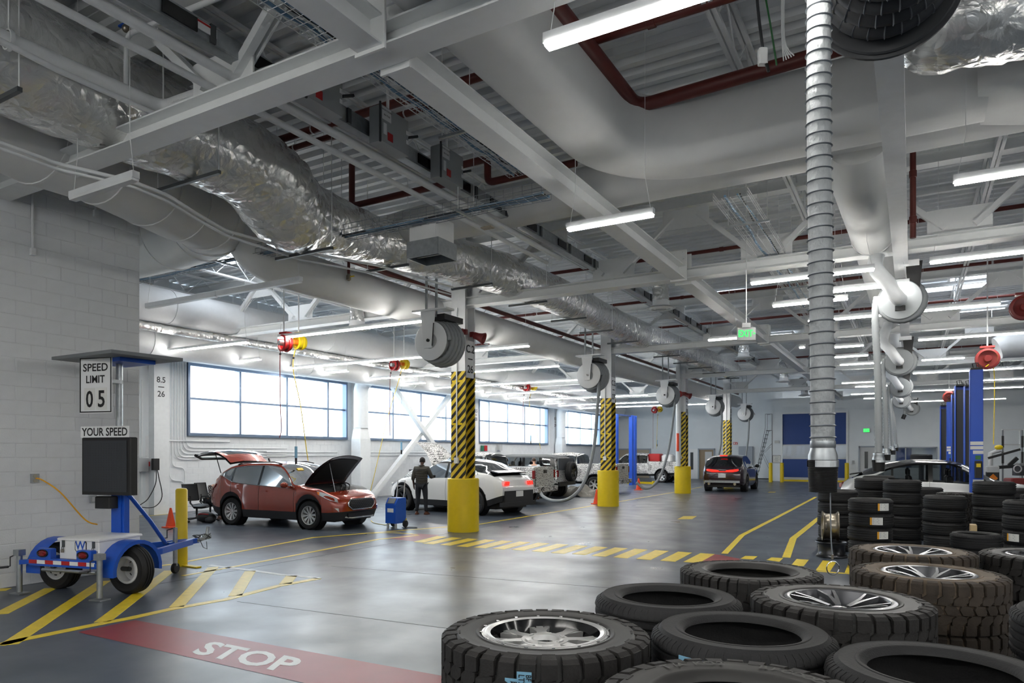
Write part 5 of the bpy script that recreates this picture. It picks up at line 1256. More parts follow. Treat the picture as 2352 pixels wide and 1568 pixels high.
# tailgate swung up
hg2 = Vector((-1.66, 0, 1.64)); an2 = math.radians(162); tg = {'spoiler': [], 'glass': [], 'panel': []}
def gate(s, k, dz=0):
    y = (.66 + .16 * smin(.1, .8, s)) * k / 6; l_ = 1.22 * s; bow = .16 * math.sin(PI * min(1, s * 1.05)) + .05 * (1 - (k / 6) ** 2) - .18 * s * s
    return hg2 + Vector((math.cos(an2) * l_ + .1 * (bow + dz), y, math.sin(an2) * l_ + (bow + dz)))
g1 = MB().grid([[gate(s, k) for k in range(-6, 7)] for s in (0, .08, .16, .24)]).grid([[gate(s, k) for k in range(-6, 7)] for s in (.62, .7, .8, .9, 1.0)])
for k0 in (-6, 5): g1.grid([[gate(s, k) for k in (k0, k0 + 1)] for s in (.24, .34, .44, .54, .62)])
tg_ = g1.build('tailgate', 'car_orange', t, smooth=60)
MB().grid([[gate(s, k, -.005) for k in range(-5, 6)] for s in (.24, .34, .44, .54, .62)]).build('tailgate_window', 'glass_dark', tg_, smooth=60)
MB().grid([[gate(s, k, -.05) for k in range(-6, 7)] for s in (0, .2, .4, .6, .8, 1.0)]).build('tailgate_lining', 'black', tg_, smooth=60)
MB().tube([gate(1, -6), gate(1.08, -4) + Vector((0, 0, -.12)), gate(1.1, 0) + Vector((0, 0, -.14)), gate(1.08, 4) + Vector((0, 0, -.12)), gate(1, 6)], .04, 6).build('tailgate_edge', 'black', tg_)
for s in (-1, 1): MB().cyl((-1.95, s * .72, 1.36), gate(.55, s * 5), .012, 6).build('gas_strut', 'black', t)
fx = 2.26
gp_ = [(fx + .02, -.50, .60), (fx + .035, -.36, .50), (fx + .035, .36, .50), (fx + .02, .50, .60), (fx + .02, .50, .66), (fx - .0, .40, .75), (fx - .0, -.40, .75), (fx + .02, -.50, .66)]
gf = MB().tube(gp_, .014, 6, closed=True).build('grille_frame', 'chrome', t)
lamp(t, 'grille', gp_, 'black', .004)
gm = MB()
for r in range(6):
    for k in range(12): gm.box((fx + .038, -.40 + .072 * k + .036 * (r % 2), .525 + .04 * r), (.012, .04, .012))
gm.build('grille_mesh', 'galv_dark', gf, smooth=0, kind='stuff')
for s in (-1, 1):
    def sp(x, z, o=.0):
        i = min(range(len(X)), key=lambda k: abs(X[k] - x)); c_ = cols[i]; j = max(k for k in range(8) if c_[k].z <= z or k == 0); j = min(j, 7); a_, b_ = c_[j], c_[j + 1]; f_ = 0 if abs(b_.z - a_.z) < 1e-5 else (z - a_.z) / (b_.z - a_.z); p = a_.lerp(b_, max(0, min(1, f_))); return Vector((p.x, s * (p.y + o), p.z))
    lamp(t, 'headlight', [sp(1.62, .97, .010), sp(1.72, .86, .010), sp(2.0, .74, .014), sp(2.2, .69, .022), sp(2.21, .78, .022), sp(2.0, .89, .014)], 'lamp_clear')
    lamp(t, 'side_marker', [sp(1.63, .95, .012), sp(1.67, .88, .012), sp(1.74, .86, .012), sp(1.72, .94, .012)], 'amber')
    lamp(t, 'fog_lamp', [sp(2.12, .56, .01), sp(2.16, .46, .01), sp(2.2, .44, .014), sp(2.19, .55, .014)], 'chrome')
    lamp(t, 'tail_lamp', [sp(-2.2, 1.02, .01), sp(-2.22, .90, .01), sp(-2.02, .99, .012), sp(-2.0, 1.08, .01)], 'taillight_off')
    MB().tube([(-1.4, s * .61, 1.59), (-1.25, s * .60, 1.645), (-.1, s * .59, 1.665), (.15, s * .58, 1.62)], .018, 6).build('roof_rail', 'black', t)
    # bright line around the side windows
    dl = []
    for i, x in enumerate(X):
        if -1.78 <= x <= .86: dl.append(Vector((x, s * (cols[i][5].y + .004), cols[i][5].z)))
    dl2 = [Vector((x, s * (cols[i][4].y + .006), cols[i][4].z)) for i, x in enumerate(X) if -1.78 <= x <= .86]
    MB().tube(dl, .011, 5).tube(dl2, .011, 5).build('window_trim', 'chrome', t)
    for sx in (-.38, .88, -1.35):
        i = min(range(len(X)), key=lambda k: abs(X[k] - sx)); MB().tube([Vector((p.x, s * (p.y + .0015), p.z)) for p in cols[i][1:5]], .004, 4).build('door_gap', 'black', t)
MB().box((fx - .02, 0, .36), (.06, 1.0, .1)).build('lower_intake', 'black', t, smooth=0); MB().tube([(fx - .12, -.66, .34), (fx + .03, -.4, .29), (fx + .03, .4, .29), (fx - .12, .66, .34)], .022, 6).build('skid_trim', 'galv', t)
MB().tube([(-1.2, .3, 1.66), (-1.25, .3, 1.75)], .025, 6).build('roof_sensor', 'black', t)
MB().box((.55, -.35, 1.48), (.02, .2, .09), M=Matrix.Rotation(-.9, 3, 'Y')).build('number_sticker', 'yellow', t, smooth=0)
# ---------------------------------------------------------------- fastback crossovers (white one in the bays, silver one by the lifts)
def fastback(label, loc, rz, paint, scale=1., lit=True):
    S = dict(x0=-2.37, x1=2.34, wb=2.984, R=.365, W=.935, paint=paint, wheel='five', rimm='rim_dark', rot=.2, roofm='blackgloss', roof='roofm',
             top=[(-2.37, 1.02), (-2.28, 1.10), (-2.1, 1.17), (-1.8, 1.34), (-1.3, 1.53), (-.6, 1.615), (0, 1.60), (.35, 1.52), (1.15, 1.09), (1.3, 1.06), (1.8, .98), (2.2, .84), (2.34, .74)],
             zl=[(-2.37, .98), (-2.1, 1.10), (-1.62, 1.17), (-1.3, 1.10), (-.6, 1.06), (.2, 1.03), (.95, .99), (1.3, .99), (1.8, .90), (2.2, .76), (2.34, .68)],
             zu=[(-2.37, .98), (-2.1, 1.10), (-1.62, 1.18), (-1.2, 1.36), (-.6, 1.47), (0, 1.48), (.35, 1.38), (.95, 1.0), (1.3, .99), (1.8, .90), (2.34, .68)],
             plan=[(-2.37, .78), (-2.1, .94), (-1.55, 1.0), (0, .975), (1.5, 1.0), (1.9, .95), (2.2, .84), (2.34, .62)],
             sill=[(-2.37, .42), (-1.9, .27), (-1, .22), (1, .22), (1.9, .24), (2.34, .28)],
             nose=[(.2, -.08), (.45, 0), (.6, 0), (.8, -.1), (.95, -.2)], tail=[(.3, .05), (.75, -.03), (1.0, .06), (1.2, .1)],
             dlo=(-1.62, .95), pillars=[(-.38, -.28), (-1.2, -1.15)], ws=(.3, 1.12), rw=(-2.18, -1.30), roofr=(-1.34, .34), mirror=(.72, 1.08), mirrorm='black', clad=.17, seatx=(.1, -.8), tum=.36)
    t, cols, X = car('fastback_car', label, 'car', loc, rz, S, scale)
    MB().box((-2.02, 0, 1.24), (.3, 1.25, .03), M=Matrix.Rotation(-.18, 3, 'Y')).build('spoiler', 'blackgloss', t, smooth=0)
    MB().box((-2.36, 0, .50), (.12, 1.3, .42)).box((-2.37, 0, .33), (.14, 1.5, .12)).build('rear_bumper', 'cladding', t, smooth=0)
    MB().box((-2.425, 0, .62), (.012, .32, .16)).build('licence_plate', 'white', t, smooth=0)
    for s in (-1, 1):
        for k in range(3): MB().box((-2.40 + .01 * k, s * (.62 - .085 * k), .92), (.04, .034, .11), M=Matrix.Rotation(s * .25, 3, 'X')).build('tail_lamp', 'taillight' if lit else 'taillight_off', t, smooth=0)
        i = min(range(len(X)), key=lambda k: abs(X[k] + 2.22)); 
        lamp(t, 'headlight', [(2.18, s * .78, .82), (2.28, s * .62, .72), (2.32, s * .52, .74), (2.18, s * .70, .86)], 'lamp_clear')
        for sx in (-.33, .92): i = min(range(len(X)), key=lambda k: abs(X[k] - sx)); MB().tube([Vector((p.x, s * (p.y + .0015), p.z)) for p in cols[i][1:5]], .004, 4).build('door_gap', 'dgrey', t)
    return t
c0, c1 = onz(1094, 1183), onz(904, 1169)
dv = c1 - c0; ang = math.atan2(dv.y, dv.x); e = Vector((math.cos(ang), math.sin(ang), 0)); nn = Vector((-e.y, e.x, 0))
# seen from its left side: the camera is on the car's left
sc = 1.07; ctr = c0 + e * 1.49 * sc - nn * .82 * sc
wh = fastback('white fastback crossover with black roof and lower body, man in a jacket beside it', tuple(ctr), ang, 'car_white', sc)
ctr = ond(2168, 1042, 19.3); ctr.z = 0
fastback('silver fastback crossover parked among the blue lift posts behind the tyre stacks', tuple(ctr), .02, 'car_silver', 1.07, False)
# ---------------------------------------------------------------- dark crossover seen from behind, brake lights on
MK = dict(x0=-2.27, x1=2.27, wb=2.69, R=.36, W=.93, paint='car_plum', wheel='twin', rimm='rim_dark',
          top=[(-2.27, 1.0), (-2.2, 1.08), (-1.95, 1.42), (-1.78, 1.57), (-1.4, 1.63), (-.5, 1.65), (.1, 1.62), (.4, 1.52), (1.08, 1.10), (1.7, 1.02), (2.1, .92), (2.27, .80)],
          zl=[(-2.27, .96), (-1.7, 1.12), (-1, 1.06), (.2, 1.03), (.9, 1.0), (1.3, 1.0), (1.8, .92), (2.27, .74)],
          zu=[(-2.27, .96), (-1.95, 1.18), (-1.65, 1.42), (-.9, 1.53), (-.2, 1.54), (.2, 1.48), (.9, 1.02), (1.3, 1.0), (2.27, .74)],
          plan=[(-2.27, .84), (-2.0, .96), (-1.4, 1.0), (0, .985), (1.4, .99), (1.9, .94), (2.27, .66)],
          sill=[(-2.27, .36), (-1.8, .28), (-1, .23), (1, .23), (2.27, .26)], nose=[(.2, -.08), (.5, 0), (.95, -.15)], tail=[(.3, .04), (.6, -.03), (1.0, .03), (1.4, .05)],
          dlo=(-1.9, .9), pillars=[(-.4, -.3)], ws=(.2, 1.06), rw=(-2.16, -1.80), mirror=(.7, 1.12), mirrorm='blackgloss', clad=.12, seatx=(.1, -.8), cladm='car_plum')
pl_ = (onz(1633, 1127) + onz(1706, 1127)) / 2
az = math.radians(92)
e = Vector((math.cos(az), math.sin(az), 0)); ctr = pl_ + e * 1.35
t, cols, X = car('dark_crossover', 'dark plum crossover driving away down the aisle with brake lights lit', 'car', tuple(ctr), az, MK, 1.12)
for s in (-1, 1):
    MB().tube([(-2.26, s * .16, .93), (-2.26, s * .45, .94), (-2.20, s * .66, .955), (-2.06, s * .80, .965)], [.025, .05, .06, .04], 8).build('tail_lamp', 'taillight', t)
    MB().cyl((-2.36, s * .55, .36), (-2.20, s * .55, .36), .06, 12).build('exhaust_tip', 'chrome', t)
MB().box((-2.315, 0, .90), (.02, .95, .03)).build('light_bar', 'taillight', t, smooth=0); MB().box((-1.93, 0, 1.60), (.05, .32, .045)).build('high_brake_lamp', 'taillight', t, smooth=0)
MB().rbox((-2.315, 0, .72), (.015, .32, .17), .003).build('licence_plate', 'white', t, smooth=0)
MB().box((-2.28, 0, .46), (.08, 1.5, .10)).build('bumper_trim', 'galv', t, smooth=0)
# ---------------------------------------------------------------- wrapped test vehicles
def pickup(label, loc, rz, cabm='camo', bodym='camo', scale=1., name='pickup_truck', hood=False):
    S = dict(x0=-2.95, x1=2.9, wb=3.7, R=.40, W=1.0, arch=.47, paint=bodym, wheel='truck', rimm='rim_silver', tw=.27, n=60,
             top=[(-2.95, 1.40), (-.98, 1.40), (-.95, 1.5), (-.88, 1.88), (-.3, 1.95), (.5, 1.93), (.8, 1.82), (1.42, 1.40), (1.6, 1.36), (2.4, 1.30), (2.8, 1.2), (2.9, 1.05)],
             zl=[(-2.95, 1.36), (-.97, 1.36), (-.9, 1.28), (.5, 1.26), (1.25, 1.25), (1.6, 1.27), (2.4, 1.2), (2.9, .98)],
             zu=[(-2.95, 1.36), (-.97, 1.36), (-.9, 1.76), (-.3, 1.80), (.6, 1.78), (1.25, 1.30), (1.6, 1.27), (2.4, 1.2), (2.9, .98)],
             plan=[(-2.95, .97), (-2.8, .99), (0, 1.0), (2.3, 1.0), (2.7, .93), (2.9, .82)], sill=[(-2.95, .62), (-1, .50), (1, .46), (2.9, .5)],
             nose=[(.4, -.03), (.7, 0), (1.2, -.05)], tail=[(.5, 0), (1.4, 0)], dlo=(-.9, 1.25), pillars=[(.18, .28), (-.92, -.84)], ws=(.72, 1.4), rw=(-.97, -.86), bay=(-2.8, -1.0), bayname='load_bed', clad=.1, tum=.3, crown=.2, mirror=(.95, 1.40), mirrorm='black', seatx=(.3, -.5), cladm='cladding')
    t, cols, X = car(name, label, 'pickup truck', loc, rz, S, scale)
    for y in (0,): MB().box((-2.965, 0, 1.02), (.05, 1.62, .62)).build('tailgate', 'camo', t, smooth=0)
    MB().box((-3.0, 0, 1.22), (.03, .26, .12)).build('tailgate_handle', 'black', t, smooth=0)
    MB().box((-3.02, 0, .56), (.22, 1.84, .2)).build('rear_bumper', 'camo', t, smooth=0)
    for s in (-1, 1): MB().box((-2.955, s * .92, 1.12), (.08, .11, .30)).build('tail_lamp', 'taillight_off', t, smooth=0)
    MB().box((-3.0, .3, .66), (.25, .33, .02)).box((-3.11, 0, .58), (.012, .32, .16)).build('licence_plate', 'white', t, smooth=0)
    if hood:
        rows = []
        for i in range(8):
            s = i / 7; rows.append([Vector((1.5 + 1.35 * s * math.cos(.85) - math.sin(.85) * .12 * math.sin(PI * s), .86 * k / 5 * (1 - .12 * s * s), 1.38 + 1.3 * s * math.sin(.85) + .1 * math.sin(PI * s))) for k in range(-5, 6)])
        MB().grid(rows).build('raised_hood', 'camo', t, smooth=60)
        MB().box((2.15, 0, 1.22), (1.1, 1.5, .06)).build('engine_bay', 'black', t, smooth=0)
    return t
AN = math.radians(183)
def place(px, py, wx, wy, an, sc=1.):   # world centre so that the wheel at car coords (wx, wy) touches the floor at the pixel
    p = onz(px, py); c, s = math.cos(an), math.sin(an); return (p.x - sc * (c * wx - s * wy), p.y - sc * (s * wx + c * wy), 0)
pickup('pickup wrapped in black and white dazzle pattern, hood raised, behind the white car', place(1212, 1151, -1.85, -.87, AN), AN, hood=True)
pickup('dazzle wrapped pickup left of the second striped column, exhaust hose on its tailpipe', place(1366, 1132, -1.85, .87, AN), AN, scale=1.0)
pk = pickup('farthest dazzle wrapped pickup, with red and white boxes in its bed', place(1520, 1108, -1.85, .87, AN), AN, scale=1.0)
MB().rbox((-1.25, .1, 1.62), (.75, .9, .55), .04).build('red_box', 'red', pk, smooth=0); MB().rbox((-1.2, -.42, 1.66), (.5, .06, .3), .02).build('box_window', 'glass_dark', pk, smooth=0); MB().rbox((-2.1, .1, 1.60), (.7, 1.0, .5), .1).build('white_canopy', 'car_white', pk)
BR = dict(x0=-2.25, x1=2.3, wb=2.95, R=.42, W=.97, arch=.5, paint='camo', wheel='truck', rimm='rim_dark', tw=.28,
          top=[(-2.25, 1.72), (-2.15, 1.80), (-1.2, 1.86), (.3, 1.86), (.55, 1.80), (.95, 1.33), (1.6, 1.27), (2.2, 1.22), (2.3, 1.1)],
          zl=[(-2.25, 1.20), (0, 1.20), (.9, 1.2), (1.6, 1.2), (2.2, 1.16), (2.3, 1.04)], zu=[(-2.25, 1.66), (-2.0, 1.72), (.4, 1.72), (.9, 1.24), (1.6, 1.2), (2.3, 1.04)],
          plan=[(-2.25, .97), (0, 1), (2.1, .99), (2.3, .9)], sill=[(-2.25, .6), (0, .5), (2.3, .55)], nose=[(.4, 0), (1.2, -.03)], tail=[(.5, 0), (1.0, 0), (1.8, .12)],
          dlo=(-2.2, .9), pillars=[(-.75, -.62), (.28, .36), (-2.2, -1.95)], ws=(.5, .93), roofr=(-2.26, .5), roof='roofm', roofm='softtop', tum=.12, clad=.08, mirror=(.75, 1.32), mirrorm='black', seatx=(.1, -.8))
t, cols, X = car('soft_top_car', 'boxy off-roader with grey fabric roof and a spare wheel on its tail', 'car', place(1278, 1139, -1.475, -.84, AN), AN, BR)
sw = wheel_meshes(.42, .28, 'truck', 'rim_dark'); o = put('spare_wheel', sw[0], t); o.location = (-2.50, -.05, 1.12); o.rotation_euler = (0, -PI / 2, 0); r = put('rim', sw[1], o)
MB().box((-2.27, 0, 1.44), (.04, 1.7, .5)).build('rear_curtain', 'softtop', t, smooth=0); MB().box((-2.28, 0, .62), (.2, 1.7, .16)).build('rear_bumper', 'black', t, smooth=0)
for s in (-1, 1): MB().box((-2.26, s * .86, 1.05), (.05, .12, .28)).build('tail_lamp', 'taillight_off', t, smooth=0)
# crumpled grey cover on the floor
rnd = random.Random(9); rows = []; c = onz(1330, 1139); 
for i in range(22):
    r_ = []
    for k in range(16):
        u, v = i / 21 * 2 - 1, k / 15 * 2 - 1; d = max(0, 1 - u * u * .9 - v * v * .9); h = .62 * d ** .6 * (.65 + .35 * math.sin(5 * u + 3 * v) * math.cos(4 * v - 2 * u)) + rnd.uniform(-.04, .04) * (d > .02); r_.append(c + Vector((u * .95, v * .55, max(.005, h))))
    rows.append(r_)
MB().grid(rows).build('car_cover', 'tarp', smooth=25, label='crumpled grey fabric car cover heaped on the floor', cat='cover')
# ================================================================ people
def skin_body(name, verts, edges, radii, m, parent, root=0, lv=2):
    me = bpy.data.meshes.new(name); me.from_pydata([tuple(v) for v in verts], edges, []); me.materials.append(MAT[m])
    o = put(name, me, parent); md = o.modifiers.new('skin', 'SKIN'); md.use_smooth_shade = True
    for i, r in enumerate(radii):
        sv = me.skin_vertices[0].data[i]; sv.radius = r if isinstance(r, tuple) else (r, r); sv.use_root = (i == root); sv.use_loose = False
    sb = o.modifiers.new('sub', 'SUBSURF'); sb.levels = lv; sb.render_levels = lv
    return o
def person(label, loc, rz, pose, cloth, skin='skin_light', hair='hair', bald=False, h=1.78, legs=True):
    """local frame: the person faces +y, z up; pose gives joint positions in metres for a 1.78 m adult"""
    t = thing('person', label, 'person', loc, rz); k = h / 1.78; t.scale = (k, k, k)
    J = {n: Vector(p) for n, p in pose.items()}
    V = []; E = []; R = []; I = {}
    def v(n, p, r): I[n] = len(V); V.append(p); R.append(r); return I[n]
    v('pelvis', J['pelvis'], (.15, .11)); v('waist', J['pelvis'].lerp(J['chest'], .5), (.14, .10)); v('chest', J['chest'], (.165, .115)); v('upper', J['chest'].lerp(J['neck'], .62), (.13, .09)); v('neck', J['neck'], .055); v('neck2', J['neck'].lerp(J['head'], .4), .052)
    v('jaw', J['neck'].lerp(J['head'], .72), (.062, .075)); v('head', J['head'], (.078, .095)); v('crown', J['head'] + (J['head'] - J['neck']).normalized() * .09, (.06, .07))
    for a, b in (('pelvis', 'waist'), ('waist', 'chest'), ('chest', 'upper'), ('upper', 'neck'), ('neck', 'neck2'), ('neck2', 'jaw'), ('jaw', 'head'), ('head', 'crown')): E.append((I[a], I[b]))
    for s in 'LR':
        if legs:
            v('hip' + s, J['hip' + s], .088); v('thigh' + s, J['hip' + s].lerp(J['knee' + s], .5), .078); v('knee' + s, J['knee' + s], .056); v('calf' + s, J['knee' + s].lerp(J['ankle' + s], .35), .054); v('ankle' + s, J['ankle' + s], .038); v('toe' + s, J['toe' + s], .034)
            for a, b in (('pelvis', 'hip' + s), ('hip' + s, 'thigh' + s), ('thigh' + s, 'knee' + s), ('knee' + s, 'calf' + s), ('calf' + s, 'ankle' + s), ('ankle' + s, 'toe' + s)): E.append((I[a], I[b]))
        v('sho' + s, J['sho' + s], .06); v('uarm' + s, J['sho' + s].lerp(J['elb' + s], .55), .048); v('elb' + s, J['elb' + s], .04); v('fore' + s, J['elb' + s].lerp(J['wri' + s], .4), .038); v('wri' + s, J['wri' + s], .026)
        d = (J['wri' + s] - J['elb' + s]).normalized(); v('palm' + s, J['wri' + s] + d * .07, (.036, .02))
        for a, b in (('upper', 'sho' + s), ('sho' + s, 'uarm' + s), ('uarm' + s, 'elb' + s), ('elb' + s, 'fore' + s), ('fore' + s, 'wri' + s), ('wri' + s, 'palm' + s)): E.append((I[a], I[b]))
        sd = d.cross(Vector((0, 0, 1))).normalized() if abs(d.z) < .9 else Vector((0, 1, 0)); cu = d.cross(sd)
        for q in range(4):
            b0 = J['wri' + s] + d * .085 + sd * (-.027 + .018 * q); n1 = v('f%d%s' % (q, s), b0 + d * .035, .0085); n2 = v('g%d%s' % (q, s), b0 + d * (.055 + .006 * (q in (1, 2))) + cu * .02, .007)
            E.append((I['palm' + s], n1)); E.append((n1, n2))
        th = v('th' + s, J['wri' + s] + d * .04 + sd * .045, .01); th2 = v('ti' + s, J['wri' + s] + d * .075 + sd * .06 + cu * .012, .008); E += [(I['wri' + s], th), (th, th2)]
    b = skin_body('body', V, E, R, skin, t)
    fw = (J['face'] - J['head']).normalized(); up = (J['head'] - J['neck']).normalized(); rt = fw.cross(up).normalized(); Hd = J['head']
    M3 = Matrix((rt, fw, up)).transposed()
    f = MB().ball(Hd + fw * .098 - up * .012, (.013, .018, .022), 8, 6, M3)
    for s in (-1, 1): f.ball(Hd + rt * s * .084 - up * .005, (.012, .022, .032), 8, 6, M3)
    f.build('nose_and_ears', skin, b)
    ey = MB()
    for s in (-1, 1): ey.ball(Hd + rt * s * .033 + fw * .083 + up * .018, .011, 8, 6)
    ey.build('eyes', 'ink', b); MB().ball(Hd + fw * .086 - up * .05, (.024, .008, .006), 8, 6, M3).build('mouth', 'darkred', b)
    hb = MB()
    if bald: hb.ball(Hd + fw * .03 - up * .055, (.072, .075, .05), 12, 8, M3); hb.build('beard', hair, b)
    else:
        hb.ball(Hd + up * .035 - fw * .012, (.090, .104, .098), 16, 10, M3); hm = hb.mesh('hair', hair)
        keep = [p for p in hm.polygons]
        hb2 = MB(); hb2.v = hb.v; hb2.f = [f_ for f_ in hb.f if not all((Vector(hb.v[i]) - Hd).dot(fw) > .045 and (Vector(hb.v[i]) - Hd).dot(up) < .06 for i in f_) and not all((Vector(hb.v[i]) - Hd).dot(up) < -.045 for i in f_)]
        hb2.build('hair', hair, b)
    # clothes: a larger skin grown on the same joints
    def cloth_mesh(nm, names, grow, m):
        ids = [n for n in I if any(n.startswith(q) for q in names)]; mp = {I[n]: i for i, n in enumerate(ids)}
        vv = [V[I[n]] for n in ids]; rr = [(R[I[n]][0] + grow, R[I[n]][1] + grow) if isinstance(R[I[n]], tuple) else R[I[n]] + grow for n in ids]; ee = [(mp[a], mp[b_]) for a, b_ in E if a in mp and b_ in mp]
        return skin_body(nm, vv, ee, rr, m, t)
    for nm, names, grow, m in cloth: 
        if nm == 'trousers' and not legs: continue
        cloth_mesh(nm, names, grow, m)
    if legs:
        for s in 'LR':
            a, c = J['ankle' + s], J['toe' + s]; d = (c - a); d.z = 0; d.normalize(); sd = Vector((-d.y, d.x, 0)); sh_ = MB()
            rows = []
            for q, (l, w, hh) in enumerate(((-.08, .032, .07), (-.05, .042, .10), (.03, .046, .09), (.10, .05, .06), (.17, .045, .045), (.205, .02, .03))):
                base = Vector((a.x, a.y, 0)) + d * l; rows.append([base - sd * w + Vector((0, 0, .004)), base - sd * w * .95 + Vector((0, 0, hh * .6)), base + Vector((0, 0, hh)), base + sd * w * .95 + Vector((0, 0, hh * .6)), base + sd * w + Vector((0, 0, .004))])
            sh_.grid(rows); sh_.add([r[0] for r in rows] + [r[4] for r in rows][::-1], [tuple(range(12))]); sh_.add(rows[0], [(0, 1, 2, 3, 4)]); sh_.build('shoe', 'shoe', t, smooth=60)
    return t, J
up_names = ['waist', 'chest', 'upper', 'sho', 'uarm', 'elb', 'fore', 'pelvis']
lo_names = ['pelvis', 'hip', 'thigh', 'knee', 'calf', 'ankle']
stand = dict(pelvis=(0, 0, .96), chest=(0, .02, 1.30), neck=(0, .03, 1.50), head=(0, .09, 1.645), face=(0, .19, 1.60), hipL=(-.1, 0, .90), kneeL=(-.12, .03, .50), ankleL=(-.15, -.02, .09), toeL=(-.17, .13, .035), hipR=(.1, 0, .90), kneeR=(.13, .02, .50), ankleR=(.16, -.03, .09), toeR=(.19, .12, .035),
             shoL=(-.19, .02, 1.43), elbL=(-.27, -.02, 1.14), wriL=(-.27, .06, .90), shoR=(.19, .02, 1.43), elbR=(.31, .06, 1.16), wriR=(.25, .30, 1.14))
CLO = [('trousers', lo_names, .016, 'jeans')]
p0 = onz(968, 1181); az = math.radians(18)
t, J = person('man seen from behind in a dark quilted jacket beside the white car', tuple(p0), az, stand, CLO + [('quilted_jacket', up_names, .028, 'jacket')], 'skin_dark', 'hair')
ph = J['wriR'] + Vector((-.0, .09, .03)); MB().rbox(ph, (.16, .012, .08), .004).build('phone', 'ink', label='dark phone held in the man\'s right hand beside the white car', cat='phone')
po = bpy.data.objects['phone']; po.matrix_world = Matrix.Translation(p0) @ Matrix.Rotation(az, 4, 'Z')
qb = MB()
for i in range(9):
    z = .98 + .052 * i; k = (z - .96) / .34; rx, ry = (.160 + .022 * min(1, k), .118 + .012 * min(1, k)); qb.tube([Vector((rx * 1.02 * math.cos(2 * PI * j / 24), .01 + ry * 1.02 * math.sin(2 * PI * j / 24), z)) for j in range(24)], .028, 8, closed=True)
qb.build('quilt_bands', 'jacket', t); MB().lathe([(.085, 0), (.095, .03), (.085, .07), (.07, .07)], (0, .03, 1.465), n=20).build('collar', 'jacket', t)
# man in a checked shirt sitting low on a chair behind the orange car
sit = dict(pelvis=(0, 0, .50), chest=(0, .12, .80), neck=(0, .20, .98), head=(0, .29, 1.10), face=(0, .37, 1.03), hipL=(-.1, .04, .48), kneeL=(-.16, .44, .50), ankleL=(-.16, .46, .09), toeL=(-.17, .6, .035), hipR=(.1, .04, .48), kneeR=(.16, .44, .50), ankleR=(.16, .46, .09), toeR=(.17, .6, .035),
           shoL=(-.19, .15, .93), elbL=(-.25, .22, .64), wriL=(-.1, .42, .62), shoR=(.19, .15, .93), elbR=(.25, .22, .64), wriR=(.1, .42, .62))
ps = ond(484, 1100, 20.3); ps.z = 0
person('bald bearded man in a checked flannel shirt sitting bent over behind the orange car', tuple(ps), math.radians(-78), sit, CLO + [('flannel_shirt', up_names, .014, 'flannel')], 'skin_light', 'hair_brown', bald=True)
# two people behind the patterned pickup
for px, py, an, cl, sk, l, d in ((1162, 1061, 20, 'olive', 'skin_dark', 'person with dark hair in an olive top between the wrapped vehicles', 29.4), (1227, 1061, 35, 'shirt_white', 'skin_light', 'man with short brown hair in a pale shirt leaning by the wrapped pickup', 28.9)):
    q = ond(px, 1100, d); q.z = 0
    person(l, tuple(q), math.radians(an), stand, CLO + [('shirt', up_names, .016, cl)], sk, 'hair' if cl == 'olive' else 'hair_brown', h=1.72)
# ---------------------------------------------------------------- chairs, bag, machines around the bays
def office_chair(loc, rz, label, tilt=.15):
    t = thing('office_chair', label, 'chair', loc, rz)
    rows = [[(-.23 + .46 * i / 6, -.24 + .48 * k / 6, .47 + .02 * abs(i - 3) / 3 - .05 * (k == 6)) for k in range(7)] for i in range(7)]; MB().grid(rows).grid([[(x, y, z - .05) for x, y, z in r] for r in rows]).build('seat', 'black', t, smooth=60)
    rows = [[(-.22 + .44 * i / 6, -.25 - .12 * (k / 6) - .05 * (1 - (abs(i - 3) / 3) ** 2), .58 + .45 * k / 6) for k in range(7)] for i in range(7)]; bk = MB().grid(rows).build('backrest', 'dgrey', t, smooth=60)
    MB().tube([rows[0][0], rows[0][6], rows[6][6], rows[6][0]], .016, 6, closed=True).build('backrest_frame', 'black', bk)
    MB().tube([(0, -.2, .44), (0, -.32, .5), (0, -.33, .7)], .025, 8).build('back_support', 'black', t)
    for s in (-1, 1): MB().tube([(s * .22, -.1, .45), (s * .30, -.1, .5), (s * .30, -.05, .66), (s * .30, .2, .67)], .018, 6).build('armrest', 'black', t)
    MB().cyl((0, 0, .08), (0, 0, .46), .028, 10).build('column', 'black', t)
    for k in range(5):
        a = 2 * PI * k / 5 + .3; e = Vector((math.cos(a), math.sin(a), 0)); leg = MB().beam(Vector((0, 0, .11)), e * .30 + Vector((0, 0, .085)), .045, .035).build('leg', 'dgrey', t, smooth=0); MB().lathe([(0, -.02), (.03, -.02), (.03, .02), (0, .02)], e * .30 + Vector((0, 0, .031)), Vector((-e.y, e.x, 0)), 12).build('castor', 'black', leg)
    return t
q = ond(452, 1100, 19.3); q.z = 0; office_chair(tuple(q), math.radians(-95), 'black mesh office chair on castors behind the yellow bollard')
office_chair((ps.x - .02, ps.y + .0, 0), math.radians(-78), 'black mesh office chair under the seated man in the checked shirt')
q = onz(474, 1200); t = thing('backpack', 'black backpack with red trim lying on the floor by the office chairs', 'bag', tuple(q), rz=.3)
MB().ball((0, 0, .15), (.30, .17, .15), 16, 10).build('bag_body', 'black', t); MB().ball((.16, -.06, .10), (.16, .12, .1), 12, 8).build('pocket', 'dgrey', t); MB().tube([(-.28, -.05, .16), (-.1, -.14, .25), (.15, -.12, .24)], .012, 6).build('red_piping', 'red', t); MB().tube([(-.2, .12, .2), (.0, .22, .12), (.25, .2, .05)], .02, 6).build('strap', 'black', t)
q = onz(909, 1211); t = thing('service_machine', 'blue wheeled air-conditioning service machine in front of the orange car', 'machine', tuple(q), rz=TH - .55)
